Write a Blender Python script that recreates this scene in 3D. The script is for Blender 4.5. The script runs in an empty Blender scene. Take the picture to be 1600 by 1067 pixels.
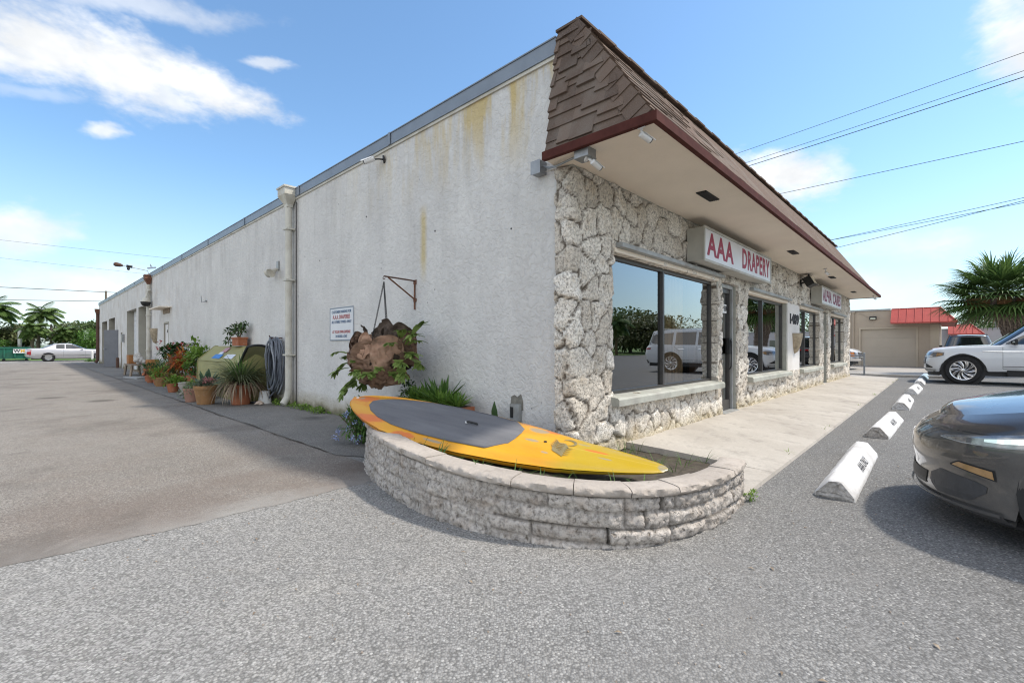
import bpy, math, random
import numpy as np
from mathutils import Vector, Matrix, kdtree, noise as mnoise
random.seed(7)
R = math.radians
SC = bpy.context.scene
COL = SC.collection
# ---- building frame: origin at the near corner, +x along the shop front, +y along the stucco side wall
ANG = 0.813188576
CX, CY = 0.53746, 4.30569
E1 = (math.cos(ANG), math.sin(ANG)); E2 = (-E1[1], E1[0])
def W(x, y, z=0.0):
    return (CX + x*E1[0] + y*E2[0], CY + x*E1[1] + y*E2[1], z)
ZS = 0.07           # top of the concrete walk

# ------------------------------------------------------------------ mesh helper
class MB:
    def __init__(s):
        s.v = []; s.f = []; s.m = []; s.cm = 0
    def add(s, vs, fs):
        b = len(s.v); s.v.extend(tuple(p) for p in vs)
        for f in fs:
            s.f.append(tuple(b+i for i in f)); s.m.append(s.cm)
        return s
    def box(s, x0, x1, y0, y1, z0, z1, T=None):
        if x0 > x1: x0, x1 = x1, x0
        if y0 > y1: y0, y1 = y1, y0
        if z0 > z1: z0, z1 = z1, z0
        vs = [(x0,y0,z0),(x1,y0,z0),(x1,y1,z0),(x0,y1,z0),(x0,y0,z1),(x1,y0,z1),(x1,y1,z1),(x0,y1,z1)]
        if T is not None: vs = [tuple(T @ Vector(p)) for p in vs]
        return s.add(vs, [(3,2,1,0),(4,5,6,7),(0,1,5,4),(1,2,6,5),(2,3,7,6),(3,0,4,7)])
    def prism(s, poly, z0, z1, T=None):
        n = len(poly)
        vs = [(p[0],p[1],z0) for p in poly]+[(p[0],p[1],z1) for p in poly]
        if T is not None: vs = [tuple(T @ Vector(p)) for p in vs]
        fs = [tuple(range(n-1,-1,-1)), tuple(range(n,2*n))]
        fs += [(i,(i+1)%n,n+(i+1)%n,n+i) for i in range(n)]
        return s.add(vs, fs)
    def tube(s, pts, r, n=8, cap=True):
        pts = [Vector(p) for p in pts]; k = len(pts)
        rs = r if isinstance(r, (list, tuple)) else [r]*k
        vs = []; up = None
        for i, p in enumerate(pts):
            d = (pts[min(i+1,k-1)]-pts[max(i-1,0)])
            if d.length < 1e-9: d = Vector((0,0,1))
            d.normalize()
            if up is None:
                up = Vector((0,0,1)) if abs(d.z) < .9 else Vector((1,0,0))
            a = d.cross(up)
            if a.length < 1e-6: a = d.cross(Vector((1,0,0)))
            a.normalize(); b = d.cross(a); up = -b if False else up
            for j in range(n):
                t = 2*math.pi*j/n
                vs.append(p + (a*math.cos(t)+b*math.sin(t))*rs[i])
        fs = []
        for i in range(k-1):
            for j in range(n):
                fs.append((i*n+j, i*n+(j+1)%n, (i+1)*n+(j+1)%n, (i+1)*n+j))
        if cap:
            fs.append(tuple(range(n-1,-1,-1))); fs.append(tuple((k-1)*n+j for j in range(n)))
        return s.add(vs, fs)
    def lathe(s, prof, n=24, T=None, a0=0, cap=True):
        vs = []
        for (r, z) in prof:
            for j in range(n):
                t = 2*math.pi*j/n + a0
                vs.append((r*math.cos(t), r*math.sin(t), z))
        if T is not None: vs = [tuple(T @ Vector(p)) for p in vs]
        fs = []
        for i in range(len(prof)-1):
            for j in range(n):
                fs.append((i*n+j, i*n+(j+1)%n, (i+1)*n+(j+1)%n, (i+1)*n+j))
        if cap:
            fs.append(tuple(range(n-1,-1,-1))); k = len(prof)-1
            fs.append(tuple(k*n+j for j in range(n)))
        return s.add(vs, fs)
    def grid(s, P, flip=False):
        """P[i][j] points"""
        nu, nv = len(P), len(P[0])
        vs = [p for row in P for p in row]
        fs = []
        for i in range(nu-1):
            for j in range(nv-1):
                q = (i*nv+j, (i+1)*nv+j, (i+1)*nv+j+1, i*nv+j+1)
                fs.append(q[::-1] if flip else q)
        return s.add(vs, fs)
    def blade(s, pts, ws, side=None, fold=0.0):
        """leaf strip along pts, half widths ws"""
        pts = [Vector(p) for p in pts]; k = len(pts)
        vs = []
        for i, p in enumerate(pts):
            d = pts[min(i+1,k-1)]-pts[max(i-1,0)]
            d.normalize()
            a = side if side is not None else d.cross(Vector((0,0,1)))
            a = Vector(a)
            if a.length < 1e-4: a = Vector((1,0,0))
            a.normalize()
            n = a.cross(d)
            w = ws[i] if isinstance(ws,(list,tuple)) else ws
            vs += [p-a*w+n*fold*w, p, p+a*w+n*fold*w]
        fs = []
        for i in range(k-1):
            b = i*3
            fs += [(b,b+1,b+4,b+3),(b+1,b+2,b+5,b+4)]
        return s.add(vs, fs)
    def build(s, name, mats, parent=None, loc=None, rotz=None, smooth=False, angle=None):
        me = bpy.data.meshes.new(name)
        me.from_pydata(s.v, [], s.f)
        if not isinstance(mats, (list, tuple)): mats = [mats]
        for m in mats: me.materials.append(m)
        if len(mats) > 1: me.polygons.foreach_set('material_index', s.m)
        if smooth or angle is not None:
            me.polygons.foreach_set('use_smooth', [True]*len(me.polygons))
            if angle is not None: me.set_sharp_from_angle(angle=R(angle))
        me.update()
        o = bpy.data.objects.new(name, me); COL.objects.link(o)
        if parent is not None: o.parent = parent
        if loc is not None: o.location = loc
        if rotz is not None: o.rotation_euler = (0,0,rotz)
        return o

def tag(o, label=None, cat=None, group=None, kind=None):
    if label: o['label'] = label
    if cat: o['category'] = cat
    if group: o['group'] = group
    if kind: o['kind'] = kind
    return o
def thing(name, label, cat, loc=(0,0,0), rotz=0.0, group=None):
    o = bpy.data.objects.new(name, None); COL.objects.link(o)
    o.empty_display_size = .2
    o.location = loc; o.rotation_euler = (0,0,rotz)
    return tag(o, label, cat, group)
def copy_tree(o, parent=None):
    c = o.copy(); COL.objects.link(c)
    if parent is not None: c.parent = parent
    for ch in list(o.children): copy_tree(ch, c)
    return c
def text_mesh(name, txt, size, mat, parent=None, T=None, sx=1.0, depth=.002, off=0.0, align='CENTER', space=1.0, fit=None):
    cu = bpy.data.curves.new(name, 'FONT'); cu.body = txt; cu.size = size
    cu.align_x = align; cu.align_y = 'CENTER'; cu.extrude = depth; cu.offset = off
    cu.space_character = space; cu.resolution_u = 3
    t = bpy.data.objects.new(name+'_tmp', cu); COL.objects.link(t)
    dg = bpy.context.evaluated_depsgraph_get(); dg.update()
    me = bpy.data.meshes.new_from_object(t.evaluated_get(dg))
    bpy.data.objects.remove(t); bpy.data.curves.remove(cu)
    if fit: xs_ = [v.co.x for v in me.vertices]; sx = fit/(max(xs_)-min(xs_))
    M = Matrix.Diagonal((sx,1,1,1))
    if T is not None: M = T @ M
    me.transform(M); me.materials.clear(); me.materials.append(mat)
    o = bpy.data.objects.new(name, me); COL.objects.link(o)
    if parent is not None: o.parent = parent
    return o
def basis(ex, ey, ez, o):
    return Matrix(((ex[0],ey[0],ez[0],o[0]),(ex[1],ey[1],ez[1],o[1]),(ex[2],ey[2],ez[2],o[2]),(0,0,0,1)))

# ------------------------------------------------------------------ materials
class NT:
    def __init__(s, name):
        s.mat = bpy.data.materials.new(name); s.mat.use_nodes = True
        s.t = s.mat.node_tree; s.n = s.t.nodes; s.l = s.t.links
        s.n.clear()
        s.out = s.n.new('ShaderNodeOutputMaterial')
        s.b = s.n.new('ShaderNodeBsdfPrincipled')
        s.l.new(s.b.outputs[0], s.out.inputs[0])
        s.tc = s.n.new('ShaderNodeTexCoord')
        s.oc = s.tc.outputs['Object']
    def new(s, ty, **kw):
        n = s.n.new(ty)
        for k, v in kw.items(): setattr(n, k, v)
        return n
    def link(s, a, b): s.l.new(a, b)
    def setin(s, sock, v):
        if hasattr(v, 'is_output'): s.l.new(v, sock)
        else:
            if isinstance(v, (tuple, list)) and len(v) == 3 and sock.type == 'RGBA': v = (*v, 1)
            sock.default_value = v
    def mapping(s, scale=(1,1,1), loc=(0,0,0), rot=(0,0,0), co=None):
        n = s.new('ShaderNodeMapping')
        n.inputs['Scale'].default_value = scale; n.inputs['Location'].default_value = loc
        n.inputs['Rotation'].default_value = rot
        s.link(co or s.oc, n.inputs[0]); return n.outputs[0]
    def noise(s, scale, detail=4, rough=.55, co=None, dist=0.0, col=False):
        n = s.new('ShaderNodeTexNoise')
        n.inputs['Scale'].default_value = scale; n.inputs['Detail'].default_value = detail
        n.inputs['Roughness'].default_value = rough; n.inputs['Distortion'].default_value = dist
        s.link(co or s.oc, n.inputs['Vector']); return n.outputs['Color' if col else 'Fac']
    def voro(s, scale, feature='F1', out='Distance', co=None, rnd=1.0):
        n = s.new('ShaderNodeTexVoronoi', feature=feature)
        n.inputs['Scale'].default_value = scale; n.inputs['Randomness'].default_value = rnd
        s.link(co or s.oc, n.inputs['Vector']); return n.outputs[out]
    def ramp(s, fac, stops):
        n = s.new('ShaderNodeValToRGB'); e = n.color_ramp.elements
        while len(e) < len(stops): e.new(.5)
        for i, (p, c) in enumerate(stops):
            e[i].position = p
            e[i].color = (*c, 1) if isinstance(c, (tuple, list)) else (c, c, c, 1)
        s.link(fac, n.inputs[0]); return n.outputs[0]
    def rng(s, v, a, b, c=0.0, d=1.0):
        n = s.new('ShaderNodeMapRange'); n.clamp = True
        s.setin(n.inputs[0], v)
        n.inputs[1].default_value = a; n.inputs[2].default_value = b
        n.inputs[3].default_value = c; n.inputs[4].default_value = d
        return n.outputs[0]
    def mix(s, fac, a, b, mode='MIX'):
        n = s.new('ShaderNodeMix', data_type='RGBA', blend_type=mode)
        s.setin(n.inputs[0], fac); s.setin(n.inputs[6], a); s.setin(n.inputs[7], b)
        return n.outputs[2]
    def math(s, op, a, b=0.0, c=None):
        n = s.new('ShaderNodeMath', operation=op)
        s.setin(n.inputs[0], a); s.setin(n.inputs[1], b)
        if c is not None: s.setin(n.inputs[2], c)
        return n.outputs[0]
    def xyz(s, co=None):
        n = s.new('ShaderNodeSeparateXYZ'); s.link(co or s.oc, n.inputs[0]); return n.outputs
    def bump(s, h, strength=.3, dist=.01, prev=None):
        n = s.new('ShaderNodeBump'); n.inputs['Strength'].default_value = strength
        n.inputs['Distance'].default_value = dist
        s.link(h, n.inputs['Height'])
        if prev is not None: s.link(prev, n.inputs['Normal'])
        return n.outputs[0]
    def fin(s, col=None, rough=None, normal=None, metal=None, spec=None, coat=None, coat_rough=None):
        i = s.b.inputs
        if col is not None: s.setin(i['Base Color'], col)
        if rough is not None: s.setin(i['Roughness'], rough)
        if normal is not None: s.link(normal, i['Normal'])
        if metal is not None: s.setin(i['Metallic'], metal)
        if spec is not None: s.setin(i['Specular IOR Level'], spec)
        if coat is not None: s.setin(i['Coat Weight'], coat)
        if coat_rough is not None: s.setin(i['Coat Roughness'], coat_rough)
        return s.mat

def mul(c, k): return tuple(min(1, max(0, x*k)) for x in c)
def simple(name, col, rough=.6, var=.18, scale=6.0, bump=0.0, bscale=60.0, metal=0.0, spec=.4, coat=0.0, col2=None, dirt=None):
    t = NT(name)
    n1 = t.noise(scale, 5, .6)
    c = t.mix(t.rng(n1, .3, .7), mul(col, 1-var), mul(col2 or col, 1+var))
    if dirt:
        n2 = t.noise(scale*.35, 6, .65)
        c = t.mix(t.rng(n2, .5, .72, 0, .8), c, dirt)
    nm = t.bump(t.noise(bscale, 4, .6), bump, .01) if bump else None
    return t.fin(c, rough, nm, metal, spec, coat, .05 if coat else None)
def leafmat(name, c1, c2, scale=3.0, rough=.5, trans=.25):
    t = NT(name)
    oi = t.new('ShaderNodeObjectInfo')
    geo = t.new('ShaderNodeNewGeometry')
    rnd = geo.outputs['Random Per Island']
    n = t.noise(scale, 3)
    f = t.math('ADD', t.math('MULTIPLY', rnd, .6), t.math('MULTIPLY', n, .4))
    c = t.mix(t.rng(f, .2, .8), c1, c2)
    t.fin(c, rough, spec=.35)
    tr = t.new('ShaderNodeBsdfTranslucent'); t.link(c, tr.inputs[0])
    ms = t.new('ShaderNodeMixShader'); ms.inputs[0].default_value = trans
    t.link(t.b.outputs[0], ms.inputs[1]); t.link(tr.outputs[0], ms.inputs[2])
    t.link(ms.outputs[0], t.out.inputs[0])
    return t.mat

MAT = {}
def stucco():
    t = NT('weathered_stucco'); x, y, z = t.xyz()
    streak = t.noise(1.0, 7, .7, t.mapping((1, 2.6, .34)), .6)
    streak2 = t.noise(1.0, 5, .6, t.mapping((1, 7.0, .35), (3, 9, 1)))
    blot = t.noise(1.1, 7, .68)
    fine = t.noise(14, 4, .6)
    c = t.mix(t.rng(blot, .35, .7), (.60,.585,.57), (.74,.725,.70))
    c = t.mix(t.rng(fine, .35, .7, 0, .25), c, (.44,.425,.41))
    top = t.rng(z, 1.6, 4.0)
    c = t.mix(t.math('MULTIPLY', t.rng(streak, .50, .72), t.math('MULTIPLY_ADD', top, .36, .08)), c, (.32,.305,.28))
    c = t.mix(t.math('MULTIPLY', t.rng(streak2, .56, .74), t.math('MULTIPLY_ADD', top, .28, .05)), c, (.36,.35,.33))
    # ochre weep stains under the coping near the shop end and warmer grime over the far bays
    och = t.math('MULTIPLY', t.rng(t.noise(1.0, 4, .6, t.mapping((1, 3.2, .6), (0, 4.3, 2))), .46, .60),
                 t.math('MULTIPLY', t.rng(z, 2.9, 3.7), t.rng(y, 5.0, 1.0)))
    c = t.mix(t.math('MULTIPLY', och, .9), c, (.56,.43,.19))
    rib = t.math('MULTIPLY', t.rng(t.math('ABSOLUTE', t.math('ADD', t.math('ADD', y, -2.32), t.math('MULTIPLY', t.noise(4, 3), .05))), .09, .02),
                 t.math('MULTIPLY', t.rng(z, 1.9, 2.25), t.rng(z, 2.95, 2.75)))
    c = t.mix(t.math('MULTIPLY', rib, .7), c, (.55,.43,.17))
    c = t.mix(t.math('MULTIPLY', t.rng(t.noise(1.6, 5), .45, .65), t.math('MULTIPLY', t.rng(y, 10, 20), .35)), c, (.42,.36,.30))
    base = t.math('ADD', z, t.math('MULTIPLY', t.noise(3.0, 5, .65), -.35))
    c = t.mix(t.rng(base, .16, -.08, 0, .75), c, (.30,.25,.15))
    c = t.mix(t.rng(base, -.02, -.14, 0, .8), c, (.12,.12,.07))
    crack = t.voro(.8, 'DISTANCE_TO_EDGE', co=t.mapping((1,1,.6)))
    # scuffs: small dark pits
    pit = t.voro(3.4, 'F1', co=t.mapping((1,1,1), (5,2,1)))
    c = t.mix(t.rng(pit, .05, .02, 0, .7), c, (.16,.15,.15))
    lump = t.noise(26, 5, .62); tro = t.noise(17, 4, .6, dist=.7)
    h = t.math('ADD', t.math('MULTIPLY', lump, .5), t.rng(tro, .38, .55))
    nm = t.bump(h, .55, .010)
    nm = t.bump(t.noise(140, 3), .35, .003, nm)
    return t.fin(c, .9, nm, spec=.2)
def asphalt(name, lo, hi, warm, stain, grain=115, speck=.5, dark=None, fade=None):
    t = NT(name)
    big = t.noise(.33, 7, .66); mid = t.noise(1.7, 7, .7)
    c = t.mix(t.rng(big, .32, .68), lo, hi)
    c = t.mix(t.rng(mid, .48, .70, 0, .65), c, warm)
    if dark:   # newer, darker tarmac over the parking stalls
        X, Y, Z = t.xyz(); f = t.math('ADD', t.math('MULTIPLY_ADD', Y, -.22, X), t.math('MULTIPLY', t.math('SUBTRACT', t.noise(.8, 5, .6), .5), 2.6))
        c = t.mix(t.rng(f, -.9, 2.0, 0, .85), c, dark)
    v = t.voro(grain, 'F1', 'Color'); vd = t.voro(grain, 'F1', 'Distance')
    sp = t.new('ShaderNodeSeparateColor'); t.link(v, sp.inputs[0])
    g = t.rng(sp.outputs[0], .0, 1, 1-speck, 1+speck*.75)
    mm = t.new('ShaderNodeVectorMath', operation='SCALE'); t.link(c, mm.inputs[0]); t.link(g, mm.inputs['Scale'])
    c = mm.outputs[0]
    c = t.mix(t.rng(sp.outputs[1], .92, .98, 0, .5), c, (.56,.545,.52))
    c = t.mix(t.rng(vd, .45, .8, 0, .6), c, mul(lo, .35))
    st = t.noise(.55, 6, .7, t.mapping((1,1,1), (31,7,0)))
    c = t.mix(t.rng(st, .53, .68, 0, .75), c, stain)
    spot = t.voro(.55, 'F1', co=t.mapping((1,1,1), (2.3,4.1,0)))
    sn = t.math('ADD', spot, t.math('MULTIPLY', t.noise(9, 4), .12))
    c = t.mix(t.rng(sn, .24, .13, 0, .7), c, mul(stain, .5))
    if fade:   # ragged, dusty feather where the old drive meets the newer tarmac
        X, Y, Z = t.xyz(); ly = t.math('ADD', t.math('MULTIPLY', t.math('SUBTRACT', X, CX), E2[0]), t.math('MULTIPLY', t.math('SUBTRACT', Y, CY), E2[1]))
        fz = t.math('ADD', ly, t.math('MULTIPLY', t.math('SUBTRACT', t.noise(5, 6, .7), .5), .7))
        c = t.mix(t.rng(fz, 1.30, .95, 0, .8), c, fade)
        dk = t.math('MULTIPLY', t.rng(ly, 3.6, 1.6), t.rng(t.noise(.7, 5, .65, t.mapping((1,1,1), (3,8,0))), .42, .6))
        c = t.mix(t.math('MULTIPLY', dk, .5), c, (.16,.125,.105))
        ol = t.noise(1.0, 6, .7, t.mapping((.9,.55,1), (11,4,0), (0,0,.8)))
        c = t.mix(t.rng(ol, .56, .66, 0, .6), c, stain)
    nm = t.bump(t.math('SUBTRACT', 1.0, vd), .7, .006)
    nm = t.bump(t.noise(30, 4), .3, .01, nm)
    return t.fin(c, .92, nm, spec=.22)
def concrete(name, a, b, stain, sc=1.0, bump=.25):
    t = NT(name)
    n1 = t.noise(.9*sc, 6, .65); n2 = t.noise(3.5*sc, 6, .7); n3 = t.noise(45, 4, .65)
    c = t.mix(t.rng(n1, .35, .68), a, b)
    c = t.mix(t.rng(n2, .52, .72, 0, .65), c, stain)
    c = t.mix(t.rng(n3, .35, .75, 0, .3), c, mul(a, .6))
    v = t.voro(26*sc, 'F1'); c = t.mix(t.rng(v, .12, .05, 0, .45), c, mul(stain, .5))
    nm = t.bump(t.math('ADD', n3, t.math('MULTIPLY', n2, .6)), bump, .008)
    return t.fin(c, .9, nm, spec=.25)
def stone_mat(name, ca, cb, joint, rust, pits=50, foot_=True, rel=.8):
    t = NT(name)
    at = t.new('ShaderNodeVertexColor', layer_name='stone')
    sp = t.new('ShaderNodeSeparateColor'); t.link(at.outputs[0], sp.inputs[0])
    c = t.mix(sp.outputs[0], ca, cb)
    n1 = t.noise(7, 5, .65); n2 = t.noise(38, 5, .7)
    c = t.mix(t.rng(n1, .52, .72, 0, .65), c, rust)
    c = t.mix(t.rng(n2, .38, .56, .65, 0), c, mul(ca, .38))
    wv = t.noise(30, 3, .6, col=True); vm = t.new('ShaderNodeVectorMath', operation='MULTIPLY_ADD'); t.link(wv, vm.inputs[0]); vm.inputs[1].default_value = (.05,.05,.05); t.link(t.oc, vm.inputs[2])
    pit = t.voro(pits, 'F1', co=t.mapping((1,1,.6), co=vm.outputs[0]))
    pm = t.rng(t.noise(11, 4, .6), .42, .62)
    c = t.mix(t.math('MULTIPLY', t.rng(pit, .34, .12, 0, .85), pm), c, (.12,.095,.07))
    c = t.mix(sp.outputs[1], c, joint)
    x, y, z = t.xyz()
    foot = t.math('ADD', z, t.math('MULTIPLY', t.noise(4, 4), -.3))
    if foot_: c = t.mix(t.rng(foot, .12, -.04, 0, .5), c, (.46,.37,.19))
    h = t.math('ADD', t.rng(pit, .1, .4), t.math('MULTIPLY', n2, 1.2))
    nm = t.bump(h, rel, .012)
    return t.fin(c, .92, nm, spec=.2)
def glassmat(name, tint, base=.10, gain=1.6, mx=.92):
    t = NT(name)
    fr = t.new('ShaderNodeFresnel'); fr.inputs[0].default_value = 1.5
    f = t.math('MINIMUM', t.math('MULTIPLY_ADD', fr.outputs[0], gain, base), mx)
    tr = t.new('ShaderNodeBsdfTransparent'); tr.inputs[0].default_value = (*tint, 1)
    gl = t.new('ShaderNodeBsdfGlossy'); gl.inputs['Roughness'].default_value = .0
    gl.inputs[0].default_value = (.93,.95,.97,1)
    nz = t.noise(.8, 2); nm = t.bump(nz, .02, .02); t.link(nm, gl.inputs['Normal'])
    ms = t.new('ShaderNodeMixShader'); t.link(f, ms.inputs[0])
    t.link(tr.outputs[0], ms.inputs[1]); t.link(gl.outputs[0], ms.inputs[2])
    t.link(ms.outputs[0], t.out.inputs[0]); return t.mat
def paint(name, col, metal=0.0, rough=.3, coat=1.0, flake=0.0):
    t = NT(name)
    c = col
    if flake:
        n = t.noise(900, 2); c = t.mix(t.rng(n, .35, .65), mul(col, 1-flake), mul(col, 1+flake))
    d = t.noise(2.2, 5, .6); r = t.rng(d, .3, .7, rough*.85, rough*1.25)
    x, y, z = t.xyz()
    dust = t.math('MULTIPLY', t.rng(z, .75, .2), t.rng(t.noise(6, 5, .7), .35, .7, .05, .28))
    c = t.mix(dust, c, (.30,.27,.23))
    return t.fin(c, r, None, metal, .5, coat, .03)

MAT['stucco'] = stucco()
MAT['asphalt'] = asphalt('worn_grey_asphalt', (.245,.238,.228), (.335,.326,.312), (.33,.315,.29), (.20,.192,.182), 105, .36, (.175,.174,.174))
MAT['asphalt_old'] = asphalt('old_brown_asphalt', (.235,.212,.188), (.325,.298,.268), (.26,.222,.19), (.14,.122,.108), 130, .34, None, (.31,.298,.28))
MAT['asphalt_strip'] = asphalt('dark_asphalt_strip', (.185,.177,.167), (.27,.258,.242), (.29,.27,.245), (.13,.122,.115), 140, .32)
MAT['walk'] = concrete('concrete_walk', (.405,.37,.33), (.52,.485,.44), (.22,.20,.18), 1.1)
MAT['apron'] = concrete('concrete_apron', (.36,.33,.295), (.44,.41,.375), (.23,.21,.19), .7)
MAT['stone'] = stone_mat('coquina_stone', (.60,.54,.465), (.90,.85,.775), (.10,.078,.058), (.60,.49,.36))
MAT['block'] = stone_mat('split_face_block', (.45,.41,.375), (.60,.55,.505), (.12,.105,.09), (.36,.285,.225), 28, False, .9)
MAT['cap'] = concrete('cap_block', (.38,.335,.295), (.50,.445,.395), (.25,.215,.185), 2.6, .7)
MAT['jamb'] = concrete('grey_green_block_jamb', (.38,.375,.335), (.46,.455,.41), (.28,.27,.23), 2.0)
MAT['sill'] = simple('worn_painted_sill', (.44,.43,.39), .7, .25, 5, .3, 40, col2=(.36,.37,.33), dirt=(.17,.18,.15))
MAT['soffit'] = simple('soffit_plaster', (.80,.71,.60), .9, .05, 1.5, .5, 55)
MAT['fascia'] = simple('maroon_fascia', (.078,.025,.020), .8, .25, 8, .1, spec=.15)
def shingles():
    t = NT('brown_shingles')
    geo = t.new('ShaderNodeNewGeometry'); rnd = geo.outputs['Random Per Island']
    c = t.mix(rnd, (.080,.053,.040), (.165,.115,.088))
    g = t.noise(160, 3, .7); c = t.mix(t.rng(g, .4, .7, 0, .5), c, (.26,.215,.185))
    c = t.mix(t.rng(t.noise(1.6, 5, .65), .5, .7, 0, .35), c, (.25,.235,.21))
    return t.fin(c, .95, t.bump(g, .6, .004), spec=.15)
MAT['shingle'] = shingles()
MAT['coping'] = simple('blue_grey_coping', (.20,.235,.285), .45, .10, 3, 0, metal=.0, spec=.5)
MAT['alu'] = simple('dark_bronze_frame', (.055,.05,.047), .4, .15, 10, spec=.5)
MAT['alu_light'] = simple('grey_metal', (.33,.34,.34), .5, .12, 9, .1, dirt=(.2,.18,.15))
MAT['glass'] = glassmat('shop_window_glass', (.62,.60,.56), .12, 2.2, .92)
MAT['carglass'] = simple('dark_car_glass', (.012,.014,.016), .03, .1, 3, spec=.9, coat=1.0)
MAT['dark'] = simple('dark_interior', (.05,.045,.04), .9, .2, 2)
MAT['black'] = simple('black_plastic', (.018,.018,.019), .55, .2, 20)
MAT['curtain'] = simple('beige_curtain', (.66,.52,.34), .9, .12, 4)
MAT['brown_curtain_reflection'] = simple('brown_curtain_reflection', (.16,.10,.07), .9, .12, 4)
MAT['white'] = simple('white_painted_wall', (.68,.66,.645), .8, .06, 3, .25, 50, dirt=(.58,.54,.50))
MAT['white_metal'] = simple('white_metal', (.74,.74,.73), .4, .05, 4)
MAT['offwhite'] = simple('cream_pipe_paint', (.56,.54,.48), .6, .10, 4, .1, dirt=(.30,.25,.17))
MAT['bay_white'] = simple('white_roller_door', (.62,.64,.66), .6, .06, 2)
MAT['bay_jamb'] = simple('tan_bay_jamb', (.34,.32,.27), .85, .1, 2)
MAT['grey_door'] = simple('grey_steel_door', (.135,.14,.16), .5, .1, 3, .05)
MAT['rust'] = simple('rusty_iron', (.21,.085,.04), .85, .45, 40, .4, 120, col2=(.14,.07,.05))
MAT['rustdark'] = simple('dark_rust', (.10,.055,.04), .85, .4, 30, .4, 120)
MAT['galv'] = simple('galvanised_steel', (.30,.31,.32), .45, .15, 12, metal=.6)
MAT['signface'] = simple('sign_face', (.66,.665,.69), .35, .05, 2, spec=.5, dirt=(.55,.54,.56))
MAT['signbox'] = simple('sign_can', (.44,.43,.39), .6, .12, 4, .1, dirt=(.25,.23,.2))
MAT['red'] = simple('red_sign_paint', (.36,.012,.04), .5, .25, 14, col2=(.26,.008,.05))
MAT['sign_red'] = simple('faded_red_print', (.42,.10,.10), .5, .2, 14)
MAT['sign_blue'] = simple('faded_blue_print', (.10,.16,.27), .5, .2, 14)
MAT['purple'] = simple('dark_red_purple_paint', (.20,.01,.07), .5, .3, 14)
MAT['lens'] = simple('flood_lens', (.62,.62,.48), .15, .1, 6, spec=.6, coat=.6)
MAT['pvc'] = simple('camera_white', (.70,.70,.70), .35, .05, 5, spec=.5)
MAT['stop'] = simple('white_painted_concrete', (.70,.695,.70), .75, .08, 8, .4, 60, dirt=(.40,.38,.36))
MAT['stop_blue'] = simple('blue_painted_concrete', (.36,.47,.55), .75, .1, 6, .3, 60, dirt=(.5,.5,.5))
MAT['broken'] = simple('broken_concrete', (.40,.375,.35), .95, .45, 30, 1.0, 40)
MAT['ink'] = simple('black_stencil', (.035,.035,.04), .8, .3, 30)
def terracotta(name, a, b):
    t = NT(name)
    n = t.noise(5, 5, .65); c = t.mix(t.rng(n, .35, .7), a, b)
    n2 = t.noise(14, 5, .7); c = t.mix(t.rng(n2, .56, .75, 0, .5), c, (.42,.33,.26))
    return t.fin(c, .85, t.bump(t.noise(60, 3), .25, .004), spec=.25)
MAT['terra'] = terracotta('terracotta', (.30,.105,.055), (.40,.155,.08))
MAT['terra_old'] = terracotta('mossy_terracotta', (.26,.15,.07), (.36,.19,.085))
MAT['terra_pink'] = terracotta('pale_terracotta', (.30,.17,.13), (.36,.20,.15))
MAT['soil'] = simple('potting_soil', (.045,.035,.026), .95, .35, 20, .8, 60)
MAT['bedsoil'] = simple('planter_bed_soil', (.07,.058,.045), .95, .4, 14, .9, 40)
MAT['leaf'] = leafmat('mid_green_leaf', (.05,.11,.025), (.13,.24,.05))
MAT['leaf_dark'] = leafmat('dark_green_leaf', (.022,.06,.02), (.07,.13,.035))
MAT['leaf_bright'] = leafmat('bright_green_leaf', (.12,.22,.03), (.24,.36,.07))
MAT['leaf_blue'] = leafmat('agave_leaf', (.06,.12,.075), (.13,.21,.12))
MAT['leaf_grey'] = leafmat('grey_green_grass_leaf', (.07,.095,.045), (.19,.21,.11))
MAT['leaf_dry'] = leafmat('dry_grass_leaf', (.20,.145,.10), (.36,.28,.20), trans=.15)
MAT['leaf_red'] = leafmat('croton_leaf', (.36,.06,.025), (.42,.21,.04))
MAT['petal_pink'] = leafmat('pink_petal', (.45,.16,.17), (.55,.30,.27))
MAT['petal_blue'] = leafmat('plumbago_petal', (.28,.34,.62), (.46,.52,.74))
MAT['fern'] = leafmat('staghorn_frond', (.10,.16,.035), (.27,.36,.09), 6)
MAT['palm'] = leafmat('palm_leaf', (.045,.095,.025), (.14,.22,.06))
MAT['palm_pale'] = leafmat('coconut_leaf', (.07,.13,.04), (.20,.28,.09))
MAT['tree'] = leafmat('tree_leaf', (.055,.095,.03), (.16,.22,.075), 1.0)
MAT['tree_olive'] = leafmat('olive_tree_leaf', (.085,.105,.045), (.20,.22,.10), 1.0)
MAT['hedge'] = leafmat('hedge_leaf', (.05,.12,.02), (.14,.27,.045), 1.0)
MAT['bark'] = simple('bark', (.14,.11,.085), .95, .4, 9, .8, 30)
MAT['palmbark'] = simple('palm_boots', (.20,.155,.125), .95, .5, 14, .9, 40)
MAT['stem'] = simple('woody_stem', (.13,.10,.05), .9, .3, 20)
MAT['wood'] = simple('weathered_wood', (.27,.215,.165), .9, .3, 9, .4, 40, dirt=(.17,.13,.1))
MAT['crate'] = simple('orange_wood_crate', (.33,.145,.05), .8, .3, 9, .3, 40)
MAT['olive'] = simple('olive_vinyl', (.285,.265,.105), .65, .09, 2.5, .3, 26, dirt=(.21,.19,.09))
MAT['olive_in'] = simple('olive_lining', (.20,.19,.10), .8, .1, 4, .3, 50)
MAT['hose'] = simple('grey_hose', (.125,.14,.17), .5, .3, 8)
MAT['hose_pale'] = simple('pale_hose', (.27,.29,.33), .5, .3, 8)
MAT['bucket'] = simple('white_plastic', (.66,.66,.65), .45, .06, 5)
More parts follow.
